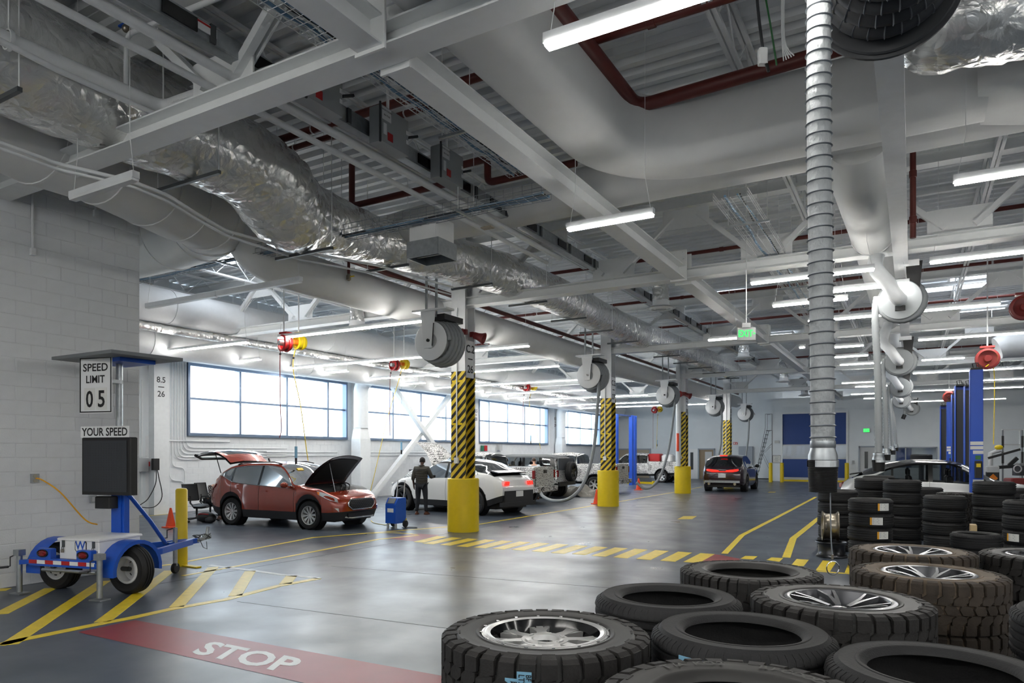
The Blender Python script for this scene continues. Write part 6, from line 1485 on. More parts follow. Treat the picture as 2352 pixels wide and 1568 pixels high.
cb = MB().prism([(-.2, .12), (.2, .12), (.2, .60), (.1, .76), (-.2, .76)], (.17, 0, 0), (0, -1, 0), (0, 0, 1), .34); body = cb.build('cabinet', 'blue', t, smooth=0)
for z in (.3, .62): 
    b = MB()
    for k in range(5): b.box((-.174, .02, z + .03 * k - .06), (.006, .26, .012))
    b.build('louvres', 'dgrey', body, smooth=0)
MB().box((0, -.204, .45), (.2, .006, .1)).build('label', 'white', body, smooth=0); MB().box((0, -.155, .69), (.24, .15, .006), M=Matrix.Rotation(.98, 3, 'X')).build('control_panel', 'mgrey', body, smooth=0)
MB().tube([(-.12, .17, .76), (-.12, .22, 1.2), (.12, .22, 1.2), (.12, .17, .76)], .014, 8).cyl((-.12, .21, 1.05), (.12, .21, 1.05), .01, 6).build('handle', 'lgrey', t)
for s in (-1, 1): MB().lathe([(0, -.025), (.085, -.025), (.095, -.015), (.095, .015), (.085, .025), (0, .025)], (s * .2, .14, .096), (1, 0, 0), 20).build('wheel', 'black', t); MB().cyl((s * .13, -.15, 0), (s * .13, -.15, .13), .03, 8).build('foot', 'lgrey', t)
MB().box((0, .2, .2), (.34, .06, .05)).build('axle_bracket', 'yellow', t, smooth=0)
MB().tube(smooth_path([q + Vector((-.2, .1, .1)), q + Vector((-.6, .3, .012)), q + Vector((-1.2, .55, .012)), q + Vector((-1.7, 1.0, .012))], 5), .011, 6).build('service_hose', 'yellow', label='yellow service hose on the floor between the blue machine and the orange car', cat='hose')
MB().tube(smooth_path([q + Vector((.2, .0, .012)), q + Vector((.4, -.05, .012)), q + Vector((.62, .05, .012)), q + Vector((.5, .18, .012)), q + Vector((.25, .1, .012))], 5), .009, 6).build('black_cable', 'black', label='black cord looped on the floor right of the blue machine', cat='cord')
# ---------------------------------------------------------------- things on the window wall and return wall
def wbox(name, label, cat, px, py, x, sy, sz, d=.12, m='boxgrey', extra=None):
    p = onx(px, py, x + d / 2); t = thing(name, label, cat, tuple(p)); MB().rbox((0, 0, 0), (d, sy, sz), .008).build('box', m, t, smooth=0)
    if extra: extra(t, d)
    return t, p
XF = XW
t, p = wbox('disconnect_switch', 'grey safety switch box with a red lever on the wall by the corner', 'switch box', 326, 1067, XF, .34, .42, .16, 'boxgrey'); MB().box((.02, .2, .02), (.05, .06, .14)).build('lever', 'red', t, smooth=0); MB().cyl((0, 0, .2), (0, 0, 2.6), .016, 8).build('conduit', 'steel_white', t); MB().cyl((0, .0, -.2), (0, 0, -.95), .014, 8).build('conduit', 'steel_white', t)
t, p = wbox('vehicle_charger', 'black electric car charger with a looped cable on the wall by the corner', 'charger', 357, 1066, XW + .28, .20, .36, .12, 'black')
MB().tube(smooth_path([(.05, 0, -.18), (.08, -.05, -.6), (.08, -.3, -1.05), (.06, -.55, -1.25), (.08, -.1, -1.3), (.1, .15, -1.0), (.08, .06, -.4), (.05, .03, -.16)], 6), .014, 6).build('cable', 'black', t)
for py, l in ((1072, 'small wall gang box with a red outlet, the upper one right of the charger'), (1150, 'small wall gang box with a red outlet, the lower one right of the charger')):
    t, p = wbox('gang_box', l, 'outlet', 374, py, XW, .13, .14, .06, 'lgrey'); MB().box((.035, .07, .02), (.03, .05, .05)).build('red_outlet', 'red', t, smooth=0); MB().box((.035, .0, -.11), (.03, .06, .08)).build('valve', 'rim_bronze', t, smooth=0)
# run of parallel conduits that drop from the ceiling and turn along the wall
for k in range(7):
    px = 389 + 6.3 * k; zt = onx(470, 1046 - 5.5 * (6 - k) * -1 if False else 1030 + 5.5 * (6 - k), XW + .05).z
    y = onx(px, 900, XW + .04).y; zt = onx(490, 1028 + 7 * (6 - k), XW + .04).z
    end = onx(490 if k > 2 else 435, 1000, XW + .04).y if k > 2 else y + [.55, .45, .95][k]
    zt = zt if k > 2 else [.62, 1.05, 1.3][k] + .4
    P = [(XW + .04, y, 5.4), (XW + .04, y, zt), (XW + .04, max(end, y + .3) + (3.2 if k > 2 else 0), zt)]
    if k < 2: P += [(XW + .04, P[-1][1], .35)]
    pipe('wall_conduit', 'white conduit of the parallel run left of the first window, %s from the left' % ['first', 'second', 'third', 'fourth', 'fifth', 'sixth', 'seventh'][k], P, .017, 'steel_white', cat='conduit', fil=.3, n=8)
pipe('wall_conduit', 'thin white rail along the wall just below the first window', [(XW + .06, onx(352, 1008, XW).y, 2.30), (XW + .06, onx(525, 1015, XW).y, 2.30)], .022, 'steel_white', cat='conduit', fil=0)
for py, z in ((1030, 1.95), (1036, 1.82)):
    pipe('wall_conduit', 'white conduit running along the wall below the windows, %s one' % ('upper' if z > 1.9 else 'lower'), [(XW + .05, 17.6, z), (XW + .05, 21.2, z)], .02, 'steel_white', cat='conduit', fil=0)
    pipe('wall_conduit', 'white conduit along the wall below the second window, %s one' % ('upper' if z > 1.9 else 'lower'), [(XW + .05, 22.9, z), (XW + .05, 31.0, z)], .02, 'steel_white', cat='conduit', fil=0)
for (px, py, l, m) in ((1108, 1029, 'small green safety sign below the third window', 'green_sign'), (1116, 1029, 'small red fire sign below the third window', 'red')):
    p = onx(px, py, XW + .05); MB().box((0, 0, 0), (.02, .3, .3)).build('safety_sign', m, smooth=0, loc=p, label=l, cat='sign')
p = onx(1148, 1027, XW + .1); MB().box((0, 0, 0), (.14, .35, .35)).build('wall_box', 'lgrey', smooth=0, loc=p, label='white equipment box on the wall below the third window', cat='box')
p = ony(1689, 1018, YE - .04); t = thing('fire_sign', 'red fire sign with white figures on the end wall', 'sign', tuple(p)); MB().box((0, 0, 0), (.30, .03, .18)).build('panel', 'red', t, smooth=0); MB().box((-.07, -.018, 0), (.08, .006, .11)).box((.07, -.018, -.01), (.05, .006, .09)).build('figures', 'white', t, smooth=0)
p = ony(1713, 1050, YE - .12); MB().rbox((0, 0, 0), (1.0, .2, 1.6), .02).build('electrical_panel', 'trimgrey', smooth=0, loc=p, label='grey electrical panel on the end wall behind the dark car', cat='panel')
p = ony(1784.5, 1014.5, YD - .05); MB().rbox((0, 0, 0), (.3, .1, .18), .01).build('control_box', 'lgrey', smooth=0, loc=p, label='small grey control box beside the blue door', cat='box')
p = ony(1784, 1054, YD - .04); t = thing('notice_frame', 'framed notice on the wall left of the blue door', 'notice', tuple(p)); MB().box((0, 0, 0), (.52, .03, .52)).build('frame', 'dgrey', t, smooth=0); pp = MB().box((0, -.017, 0), (.47, .006, .47)).build('sheet', 'paper', t, smooth=0)
b = MB()
for k in range(7): b.box((-.02 + .03 * (k % 2), -.021, .16 - .055 * k), (.34 - .06 * (k % 3), .002, .012))
b.build('print_lines', 'dgrey', pp, smooth=0)
p = ony(1960, 1061, YD - .04); MB().box((0, 0, 0), (.14, .07, .22)).build('door_switch', 'boxgrey', smooth=0, loc=p, label='grey switch on the wall between the blue door and the white door', cat='switch')
# rolling safety ladder
b0 = ony(1757, 1103, YD - 1.2); b0.z = 0
b0 = onz(1756, 1103.5); t = thing('rolling_ladder', 'tall black rolling safety ladder left of the blue door block', 'ladder', tuple(b0), rz=.0); t.scale = (.62, 1, 1); H_ = 3.5
for s in (-1, 1):
    MB().tube([(-.95, s * .35, .1), (.35, s * .35, H_)], .025, 6).build('stile', 'black', t); MB().tube([(.9, s * .35, .1), (.9, s * .35, H_), (.35, s * .35, H_)], .025, 6).build('rear_post', 'black', t)
    MB().tube([(-.6, s * .38, 1.2), (.2, s * .38, H_ + .2), (.2, s * .38, H_ + 1.15), (.9, s * .38, H_ + 1.15), (.9, s * .38, H_)], .02, 6).build('handrail', 'black', t)
    MB().tube([(-1.0, s * .4, .12), (.95, s * .4, .12)], .025, 6).build('base_rail', 'black', t)
    MB().tube([(.9, s * .35, .4), (-.2, s * .35, 1.9), (.9, s * .35, 2.6)], .015, 5).build('stay', 'black', t)
for k in range(12): f_ = (k + 1) / 12; MB().box((-.95 + 1.3 * f_, 0, .1 + (H_ - .1) * f_), (.2, .7, .03)).build('tread', 'black', t, smooth=0)
MB().box((.62, 0, H_), (.6, .7, .03)).build('platform', 'black', t, smooth=0)
for x in (-.95, .9):
    for s in (-1, 1): MB().lathe([(0, -.02), (.06, -.02), (.06, .02), (0, .02)], (x, s * .4, .061), (0, 1, 0), 12).build('castor', 'black', t)
# ================================================================ exhaust hose reels, hose reels, lifts, machines
def hose_tube(path, r, n=12, step=.05, amp=.12):
    P = [Vector(p) for p in path]; Q = [P[0]]; acc = 0
    for a, b in zip(P, P[1:]):
        L = (b - a).length; k = max(1, int(L / step))
        Q += [a.lerp(b, (i + 1) / k) for i in range(k)]
    return MB().tube(Q, [r * (1 + amp * (1 if i % 2 else -1)) for i in range(len(Q))], n)
def ribs(path, r, pitch, rr=.0055, n=20):
    b = MB(); P = [Vector(p) for p in path]; acc = pitch
    for a, c in zip(P, P[1:]):
        L = (c - a).length; d = (c - a).normalized(); s = pitch - acc if acc < pitch else 0
        pos = pitch - acc
        while pos <= L:
            b.lathe([(r - rr, 0), (r + .001, -rr), (r + rr * 1.6, 0), (r + .001, rr)], a + d * pos, d, n, closed=True); pos += pitch
        acc = (acc + L) % pitch if L else acc
    return b
def nozzle(t, p, r, tilt=(0, 0, -1), q=.70):
    a = Vector(tilt).normalized(); p = Vector(p); z = lambda L: [(x * r, h * q) for x, h in L]
    MB().lathe(z([(1.16, 0), (1.18, .01), (1.18, .06), (1.14, .065), (1.17, .08), (1.34, .13), (1.36, .175), (1.3, .18), (0, .18)]), p, a, 28).build('metal_reducer', 'galv', t)
    pr = [(0, .17), (1.38, .172)]; m = 26
    for i in range(m): h = .175 + (.29 * i / m); rr = 1.43 - .13 * i / m; pr += [(rr * .975, h), (rr, h + .29 / m * .4), (rr * .975, h + .29 / m * .8)]
    pr += [(1.15, .465), (0, .40)]
    MB().lathe(z(pr), p, a, 36).build('rubber_cup', 'black', t)
    MB().lathe(z([(1.40, .175), (1.46, .177), (1.46, .235), (1.40, .237)]), p, a, 28, a0=.5, a1=5.9).build('clamp_band', 'chrome', t)
XRL = -.17
t = thing('hose_rail', 'white box rail running down the hall that carries the exhaust hose reels', 'rail', (XRL, 2, 5.25), world=True)
MB().box((XRL, 26, 5.30), (.22, 47, .20)).build('rail', 'steel_white', t, smooth=0)
for y in (2.6, 6.8, 12.5, 16.5, 21.5, 26, 30.5, 35, 39.5, 44, 48): MB().box((XRL, y, 6.3), (.06, .06, 1.9)).build('hanger', 'steel_white', t, smooth=0)
# trunk duct above the rail with a branch at every reel
trunk = [Vector((-.62, 10.3, 5.98)), Vector((-.62, 10.8, 5.72)), Vector((-.62, 14, 5.78)), Vector((-.62, 24, 5.85)), Vector((-.62, 48, 5.85))]
sweep_duct('extraction_duct', 'tapering white exhaust trunk duct running above the hose rail', trunk, [.36, .38, .34, .30, .26], 'duct_white', 28, [2])
c_ = onz(2000, 520, 5.5); MB().box((-.62, 10.6, 5.455), (.16, .05, .006)).build('label_patch', 'tan', bpy.data.objects['extraction_duct'], smooth=0)
# nearest reel, seen from below
DN = 4.5
rc = ond(2048, 10, DN); rc.z += .30
t = thing('exhaust_reel', 'big dark exhaust hose reel hanging at the top right, coils seen from below', 'hose reel', tuple(rc), world=True)
ax = Vector((-.12, 1, 0)).normalized(); sx_v = ax.cross(Vector((0, 0, 1))).normalized(); r_h = .073; Rc = .335
MB().lathe([(0, .0), (.44, 0), (.45, .012), (.44, .024), (0, .024)], rc + ax * .30, ax, 48).build('flange', 'dgrey', t)
MB().lathe([(0, -.35), (.25, -.35), (.25, .30)], rc, ax, 32).build('drum', 'dgrey', t)
MB().lathe([(.43, -.012), (.475, -.012), (.475, .012), (.43, .012)], rc + ax * .335, ax, 60, closed=True).build('drive_sprocket', 'dgrey', t)
hp = []; left = ond(1886, 30, 4.42)
for i in range(97):
    a = PI + 2 * PI * i / 24; hp.append(rc + (sx_v * math.cos(a) + Vector((0, 0, 1)) * math.sin(a)) * Rc + ax * (.22 - .145 * i / 24))
co = MB().tube(hp, r_h, 14); co.build('hose_coil', 'dgrey', t); ribs(hp, r_h, .085, .005, 14).build('coil_ribs', 'mgrey', t, kind='stuff')
MB().box(rc + Vector((0, 0, .30)) + ax * .05, (.3, .7, .5)).build('bracket', 'dgrey', t, smooth=0)
pts = [ond(1880, -60, 4.42), ond(1881, 30, 4.42), ond(1880, 200, 4.42), ond(1882, 420, 4.42), ond(1885, 620, 4.42), ond(1888, 820, 4.42), ond(1890, 1012, 4.42)]
P = smooth_path(pts, 8); top_ = [hp[0] + Vector((0, 0, .25)), ]
t = thing('exhaust_hose', 'grey ribbed fabric exhaust hose hanging straight down with a black rubber nozzle', 'hose', tuple(P[-1]), world=True)
MB().tube(P, .0715, 24).build('hose', 'hose_cloth', t); ribs(P, .0715, .0735, .006, 28).build('wire_ribs', 'wire_grey', t, kind='stuff')
nozzle(t, P[-1], .064)
cb = [ond(1907, 1120, 4.42), ond(1908, 1200, 4.42), ond(1909, 1240, 4.42), ond(1912, 1284, 4.42)]
MB().tube(cb, .004, 6).build('pull_cable', 'wire_grey', t); MB().cyl(cb[-1] + Vector((0, 0, .0)), cb[-1] + Vector((0, 0, .03)), .007, 8).build('cable_ferrule', 'rim_bronze', t)
rcn = ond(1913, 1304, 4.42); vr = Vector((CS, SN, 0)); MB().tube([rcn + vr * .04 * math.cos(2 * PI * k / 28) + Vector((0, 0, .042 * math.sin(2 * PI * k / 28))) for k in range(28)], .0035, 6, closed=True).build('pull_ring', 'chrome', t)
# the row of reels further down the rail
rows_ = [(2068, 688, 12.3, 'second', 2018, 1040, 1), (2066, 830, 19.0, 'third', 2036, 1030, 1), (2068, 889, 26.0, 'fourth', 2050, 1024, 1), (2070, 919, 33.5, 'fifth', 2058, 1020, 1), (2094, 939, 41, 'last', 2078, 955, 0)]
for px, py, d, l, hx_, hy_, lng in rows_:
    c = ond(px, py, d); k = 1.
    t = thing('exhaust_reel', 'grey exhaust hose reel with white elbow pipe, ' + (l + ' from the camera' if l != 'last' else 'farthest, with a short hose stub'), 'hose reel', tuple(c), world=True)
    ax = Vector((-.10, -1, -.08)).normalized(); sd = Vector((1, 0, 0)); up = Vector((0, 0, 1))
    MB().lathe([(0, -.015), (.335, -.015), (.345, 0), (.335, .015), (0, .015)], c + ax * .0, ax, 40).build('flange', 'hose_grey', t)
    cp = [c - ax * (.08 + .13 * i / 28) + (Vector((-1, 0, 0)) * math.cos(2 * PI * i / 28) + up * -math.sin(2 * PI * i / 28)) * .345 for i in range(57)]
    hose_tube(cp, .06, 10, .035, .07).build('hose_coil', 'hose_grey', t, smooth=70); MB().lathe([(.30, -.02), (.30, -.5), (0, -.5)], c, ax, 24).build('drum', 'dgrey', t)
    el = smooth_path([Vector((-.5, c.y + .35, 5.70)), c + ax * .28 + Vector((-.36, .1, .62)), c + ax * .34 + Vector((-.16, .0, .28)), c + ax * .30 + Vector((-.02, 0, .04)), c + ax * .12 + Vector((0, 0, 0))], 5)
    MB().tube(el, .125, 20).build('elbow_pipe', 'duct_spiral', t)
    MB().box(c + ax * .02 + Vector((0, 0, -.15)), (.16, .05, .08)).build('hub_block', 'black', t, smooth=0)
    MB().prism([(-.07, 0), (.07, 0), (.14, .75), (-.12, .75)], c + Vector((.20, .02, -.1)), (1, 0, 0), (0, 0, 1), .03).build('bracket', 'black', t, smooth=0)
    MB().box(c + Vector((.14, .1, .62)), (.3, .3, .1)).build('rail_clamp', 'wire', t, smooth=0)
    h0 = cp[0] + Vector((-.03, 0, 0)); h1 = ond(hx_, hy_, d) if lng else ond(2078, 952, d)
    hh = smooth_path([h0 + Vector((0, 0, .1)), h0 + Vector((-.03, -.02, -.3)), h0.lerp(h1, .5), h1], 10)
    hose_tube(hh, .062, 12, .035, .06).build('hose', 'hose_grey', t, smooth=70)
    if lng: nozzle(t, h1, .075)
    else: MB().cyl(h1, h1 + Vector((-.1, 0, -.25)), .11, 14).build('nozzle', 'black', t)
# white drum reels along the column row
dr_ = [(990, 783, 14.9, 'nearest, left of the first striped column', None), (1352, 862, 22.6, 'left of the second striped column', [(1372, 872), (1371, 950), (1362, 1040), (1340, 1110), (1310, 1143), (1275, 1150), (1248, 1140), (1240, 1125)]),
       (1528, 907, 30.6, 'left of the third striped column', [(1547, 915), (1546, 960), (1536, 1030), (1520, 1085), (1500, 1115), (1480, 1121), (1462, 1108)]), (1638, 934, 38.5, 'left of the fourth striped column', [(1655, 942), (1656, 990), (1654, 1030), (1640, 1080)]), (1709, 950, 45.5, 'farthest, near the vertical pipe', [(1718, 955), (1719, 1000), (1714, 1040), (1711, 1070), (1709, 1099)])]
for px, py, d, l, hs in dr_:
    c = ond(px, py, d); ax = Vector((.02, -1, 0)).normalized(); up = Vector((0, 0, 1))
    t = thing('hose_drum', 'white exhaust hose drum on a hanger plate, ' + l, 'hose reel', tuple(c), world=True)
    MB().lathe([(0, .0), (.40, 0), (.415, .012), (.40, .024), (0, .024)], c, ax, 40).build('front_flange', 'white', t); MB().lathe([(0, .03), (.16, .03), (.18, 0)], c, ax, 24).build('hub', 'lgrey', t)
    MB().lathe([(0, 0), (.48, 0), (.49, .01), (.48, .02), (0, .02)], c - ax * .62, ax, 40).build('rear_flange', 'lgrey', t)
    MB().lathe([(.34, 0), (.34, -.62)], c, ax, 32).build('drum', 'lgrey', t)
    cp = [c - ax * (.10 + .10 * i / 24) + (Vector((1, 0, 0)) * math.cos(2 * PI * i / 24) + up * math.sin(2 * PI * i / 24)) * (.40 + .02 * i / 24) for i in range(109)]
    hose_tube(cp, .052, 10, .05, .12).build('hose_coil', 'hose_grey', t, smooth=70)
    pl = MB().prism([(-.10, -.16), (.10, -.16), (.19, .62), (-.19, .62)], c + ax * .075 + Vector((-.02, 0, 0)), (1, 0, 0), (0, 0, 1), .02); hp_ = pl.build('hanger_plate', 'white', t, smooth=0)
    MB().cyl(c + ax * .08, c + ax * .13, .035, 14).build('axle', 'blackgloss', t); MB().tube([c + ax * .10 + Vector((.14, 0, .36)), c + ax * .10 + Vector((.10, 0, -.12))], .012, 6).build('latch', 'black', t)
    MB().box(c - ax * .35 + Vector((.16, 0, .5)), (.4, .7, .12)).build('motor_plate', 'black', t, smooth=0)
    for s in (-.12, .14): MB().box(c + Vector((s, 0, (7.3 + c.z + .5) / 2 - c.z)), (.042, .042, 7.3 - c.z - .5)).build('hanger_strut', 'galv', t, smooth=0)
    MB().box(c + Vector((.05, -.0, .64)), (.9, .3, .04)).build('top_bracket', 'white', t, smooth=0)
    if hs:
        n = len(hs); hp2 = []
        for i, (hx_, hy_) in enumerate(hs):
            p = ond(hx_, hy_, d + (1.2 * max(0, i - n + 4) if l.startswith('left of the second') else 0)); p.z = max(p.z, .06); hp2.append(p)
        MB().tube(smooth_path([cp[-1]] + hp2, 8), .055, 12).build('exhaust_hose', 'hose_grey', label='grey exhaust hose looping down from the white drum ' + l, cat='hose')
        if n > 6: bpy.data.objects[[o.name for o in bpy.data.objects if o.name.startswith('exhaust_hose')][-1]]
# red and yellow hose reels
def small_reel(px, py, d, R, col, label, hose, hosem, depth=.22, yaw=0.):
    c = ond(px, py, d); ax = Vector((math.sin(yaw) * .5 - .25, -1, 0)).normalized()
    t = thing('hose_reel', label, 'hose reel', tuple(c), world=True)
    MB().lathe([(0, 0), (R * .7, 0), (R, .03), (R * 1.02, .05), (R, .07), (R * .8, .08)], c, ax, 32).build('front_disc', col, t)
    MB().lathe([(R * .8, -.16), (R, -.15), (R * 1.02, -.13), (R, -.11), (R * .9, -.10)], c + ax * .05, ax, 32).build('rear_disc', col, t)
    MB().lathe([(R * .82, .06), (R * .82, -.16)], c, ax, 28).build('hose_wraps', hosem, t)
    MB().lathe([(0, .14), (R * .30, .14), (R * .32, .1), (R * .34, .02)], c, ax, 20).build('hub', 'lgrey' if col == 'red' else 'darkred' if col == 'darkred' else 'warn_orange', t)
    MB().box(c + Vector((0, 0, R + .04)) - ax * .05, (R * 1.2, .2, .05)).build('mount', col, t, smooth=0)
    MB().cyl(c + Vector((0, 0, R + .03)), Vector((c.x, c.y, 7.34)), .016, 6).build('hanger_rod', 'wire', t)
    if hose:
        P = smooth_path([c + Vector((-.06, -.05, -R * .8))] + [ond(a, b, d) for a, b in hose], 5); MB().tube(P, .011, 6).build('hose', hosem, t)
        MB().ball(P[3] if len(P) > 3 else P[0], .03, 8, 6).build('stopper', 'black', t)
    return t
for i, (rx, ry, d, k) in enumerate(((652, 788, 17.6, 1), (905, 838, 26.0, 1), (1209, 890, 37.0, 1), (1503, 942, 49, 1))):
    w = ['above the orange car', 'before the second window', 'before the third window', 'before the end wall'][i]
    R = .215
    hr = [[(643, 830), (644, 930), (646, 985), (642, 1005)], [(896, 870), (895, 950), (896, 1000)], [(1202, 920), (1202, 985)], [(1500, 960), (1500, 1030)]][i]
    small_reel(rx, ry, d, R, 'red', 'round red hose reel hanging ' + w, hr, 'darkred')
    hy = [[(673, 845), (690, 930), (705, 1040), (708, 1058)], [(914, 880), (890, 960), (860, 1090), (850, 1130), (843, 1154)], [(1216, 930), (1232, 990), (1242, 1030)], [(1510, 965), (1508, 1030)]][i]
    small_reel(rx + 34 / (d / 17.6), ry - 2, d + .4, R * .9, 'yellow', 'round yellow hose reel beside the red one ' + w, hy, 'lineyellow')
    # trouble light on a cord beside each pair
    a = ond(rx + 34 / (d / 17.6) - 6, ry, d + .42); z = ond(0, [1025, 1015, 1000, 1010][i], d + .5).z; b = Vector((a.x, a.y, z))
    t = thing('drop_light', 'slim drop light hanging on its cord from the yellow reel ' + w, 'work light', tuple(b), world=True); MB().cyl(a, b, .005, 5).build('cord', 'wire_grey', t); MB().cyl(b, b + Vector((0, 0, -.30)), .035, 8).build('tube', 'blue_tape', t); MB().cyl(b + Vector((0, 0, -.30)), b + Vector((0, 0, -.46)), .03, 8).build('grip', 'black', t)
for px, py, d, l, hs in ((2268, 824, 17.5, 'dark red hose reel hanging at the upper right by the tallest blue lift post', [(2283, 850), (2282, 1020)]), (2180, 912, 32, 'small dark red hose reel above the farther blue lift posts', None), (2352, 706, 15, 'brown hose reel cut off by the right edge', None)):
    small_reel(px, py, d, .26, 'darkred', l, hs, 'lineyellow', yaw=.6)
# blue two-post lifts
def lift_post(p, h, w, label, box=True, rz=0., dp=.26):
    w *= .78
    t = thing('lift_post', label, 'lift', tuple(p), rz)
    fr_ = MB().box((0, -dp / 2, .36 * h / 2), (w, .012, h * .36)) if box else MB().box((0, dp / 2, h / 2), (w, .012, h))
    fr_.box((-w / 2 + .006, 0, h / 2), (.012, dp, h)).box((w / 2 - .006, 0, h / 2), (.012, dp, h))
    if box: fr_.box((0, -dp / 2 + .01, h * .68), (w, .02, h * .64))
    fr_.build('column', 'blue_lift', t, smooth=0)
    MB().box((0, .02, h * .5), (w * .7, dp * .5, h * .94)).build('carriage_slot', 'dgrey', t, smooth=0)
    MB().box((0, -.03, .012), (w + .25, dp + .3, .024)).build('base_plate', 'blue_lift', t, smooth=0)
    MB().box((0, 0, h + .02), (w * .9, dp, .05)).build('top_cap', 'black', t, smooth=0)
    MB().tube([(-.05, 0, h), (-.08, 0, h + .16), (.04, 0, h + .18), (.07, 0, h + .02)], .012, 5).tube([(.03, .05, h), (.0, .05, h + .2), (.1, .05, h + .1), (.12, .05, h)], .01, 5).build('hoses', 'black', t)
    if box:
        for z in (2.14, 2.03, 1.92): MB().box((.03 if z < 2 else 0, -dp / 2 - .006, z), (w * (.78 if z < 2 else .98), .006, .085)).build('warning_label', 'paper', t, smooth=0)
        MB().box((.03, -dp / 2 - .006, 1.79), (w * .42, .006, .1)).build('inspection_tag', 'exit_green' if False else 'cable_green', t, smooth=0)
        bx = MB().rbox((.03, -dp / 2 - .05, 1.50), (w * .56, .1, .42), .015).build('control_box', 'black', t, smooth=0); MB().box((.03, -dp / 2 - .103, 1.60), (.09, .006, .09)).build('warning_sign', 'yellow', bx, smooth=0)
        MB().box((.03, -dp / 2 - .03, 1.10), (w * .8, .05, .30)).build('panel', 'lgrey', t, smooth=0); MB().rbox((.03, -dp / 2 - .04, .82), (w * .62, .08, .2), .01).build('switch_box', 'lgrey', t, smooth=0)
        MB().box((.05, -dp / 2 - .09, .82), (.14, .02, .04)).build('switch_handle', 'yellow', t, smooth=0); MB().box((0, -dp / 2 - .02, .55), (.12, .03, .06)).build('tag', 'yellow', t, smooth=0)
    return t
def at(px, d): p = ond(px, HY, d); p.z = 0; return p
lift_post(at(2242, 17.2), 3.95, .35, 'nearest tall blue lift post with a black control box, at the silver car', rz=.02)
lift_post(at(2204, 22.3), 4.05, .34, 'blue lift post right behind the nearest one, dark slot facing the aisle', False, rz=.1)
lift_post(at(2225, 20.9), 3.9, .3, 'dark blue lift post half hidden by the nearest one', False, rz=.1)
lift_post(at(2194, 25.0), 4.0, .3, 'slim blue lift post in the middle of the lift row', False, rz=.1)
lift_post(at(2184, 28.5), 4.0, .40, 'blue lift post with a black control box, left in the lift row', True, rz=.02)
lift_post(at(2168, 31.0), 4.0, .36, 'leftmost blue lift post of the row', False, rz=.1)
t = thing('lift_post_pair', 'two-post blue vehicle lift at the end wall behind the patterned pickups', 'lift', tuple(ond(1435, HY, 42)), world=True); t.location.z = 0
for px, d in ((1415, 41), (1450, 42), (1457, 42.6)):
    p = at(px, d); MB().box(p + Vector((0, 0, 2.1)), (.2, .3, 4.2)).build('post', 'blue_lift', t, smooth=0)
a, b = at(1416, 41), at(1452, 42); MB().beam(a + Vector((0, 0, 4.2)), b + Vector((0, 0, 4.15)), .08, .08).build('cross_bar', 'navy', t, smooth=0)
t = thing('arm_lift', 'yellow lift arm lying low behind the tailgate of the patterned pickup', 'lift', tuple(onz(1475, 1112))); MB().beam((-1.0, .1, .1), (.8, -.1, .1), .16, .12).build('arm', 'yellow', t, smooth=0); MB().cyl((.75, -.1, 0), (.75, -.1, .22), .09, 12).build('pad', 'yellow', t); MB().cyl((-.9, .1, 0), (-.9, .1, .1), .07, 12).build('pivot', 'yellow', t)
# service equipment behind the silver car
p = at(2270, 21.5); t = thing('tyre_changer', 'red and grey tyre changer behind the silver car, orange diamond on its tank', 'machine', tuple(p), rz=.4)
MB().rbox((0, 0, .5), (.62, .6, 1.0), .03).build('cabinet', 'red', t, smooth=0); MB().rbox((-.05, -.32, 1.05), (.38, .06, .62), .02).build('tank', 'black', t, smooth=0); MB().rbox((-.05, -.32, 1.42), (.38, .08, .2), .03).build('tank_top', 'lgrey', t, smooth=0)
MB().box((-.05, -.36, 1.14), (.19, .01, .19), M=Matrix.Rotation(PI / 4, 3, 'Y')).build('warning_diamond', 'warn_orange', t, smooth=0)
MB().tube([(.1, .1, 1.0), (.12, .1, 1.9), (.35, .0, 2.0)], .07, 10).build('tool_column', 'lgrey', t); MB().beam((.0, 0, 1.75), (.85, -.1, 2.02), .07, .07).build('swing_arm', 'black', t, smooth=0); MB().ball((.3, 0, 2.08), (.12, .1, .08), 10, 6).build('valve_cap', 'yellow', t)
MB().lathe([(0, 0), (.28, 0), (.28, .04), (0, .05)], (.1, -.1, 1.0), n=20).build('turntable', 'dgrey', t)
p = at(2325, 22.5); t = thing('wheel_balancer', 'dark wheel balancer with a long lever at the right edge', 'machine', tuple(p), rz=.4)
MB().rbox((.1, 0, .55), (.5, .5, 1.1), .03).build('cabinet', 'darkred', t, smooth=0); MB().beam((-.75, 0, 1.42), (.35, 0, 1.5), .12, .1).beam((-.1, 0, 1.5), (.15, 0, 1.75), .05, .12).build('lever_arm', 'black', t, smooth=0); MB().rbox((.3, .05, 1.38), (.45, .35, .4), .08).build('motor', 'dgrey', t); MB().lathe([(.1, 0), (.13, 0), (.13, .03), (.1, .03)], (.05, -.18, 1.40), (0, -1, 0), 20, closed=True).build('dial', 'lgrey', t)
for k, (px, l) in enumerate(((2303, 'left'), (2348, 'right'))):
    p = at(px, 24); t = thing('rack_upright', 'thin grey and black upright of the rack behind the machines, the %s one' % l, 'rack', tuple(p)); MB().box((0, 0, 1.35), (.05, .05, 2.7)).build('post', 'mgrey', t, smooth=0)
    for z in (2.3, 1.75): MB().box((0, -.03, z), (.07, .03, .4)).build('slotted_cover', 'black', t, smooth=0)
    MB().box((0, 0, .01), (.15, .15, .02)).build('foot', 'mgrey', t, smooth=0)
p = at(2325, 24.3); t = thing('rack_rails', 'thin grey cross rails joining the rack uprights at the right', 'rack', tuple(p), rz=TH)
for z in (2.72, 2.2, 1.45): MB().box((0, 0, z), (.72, .03, .04)).build('rail', 'lgrey', t, smooth=0)
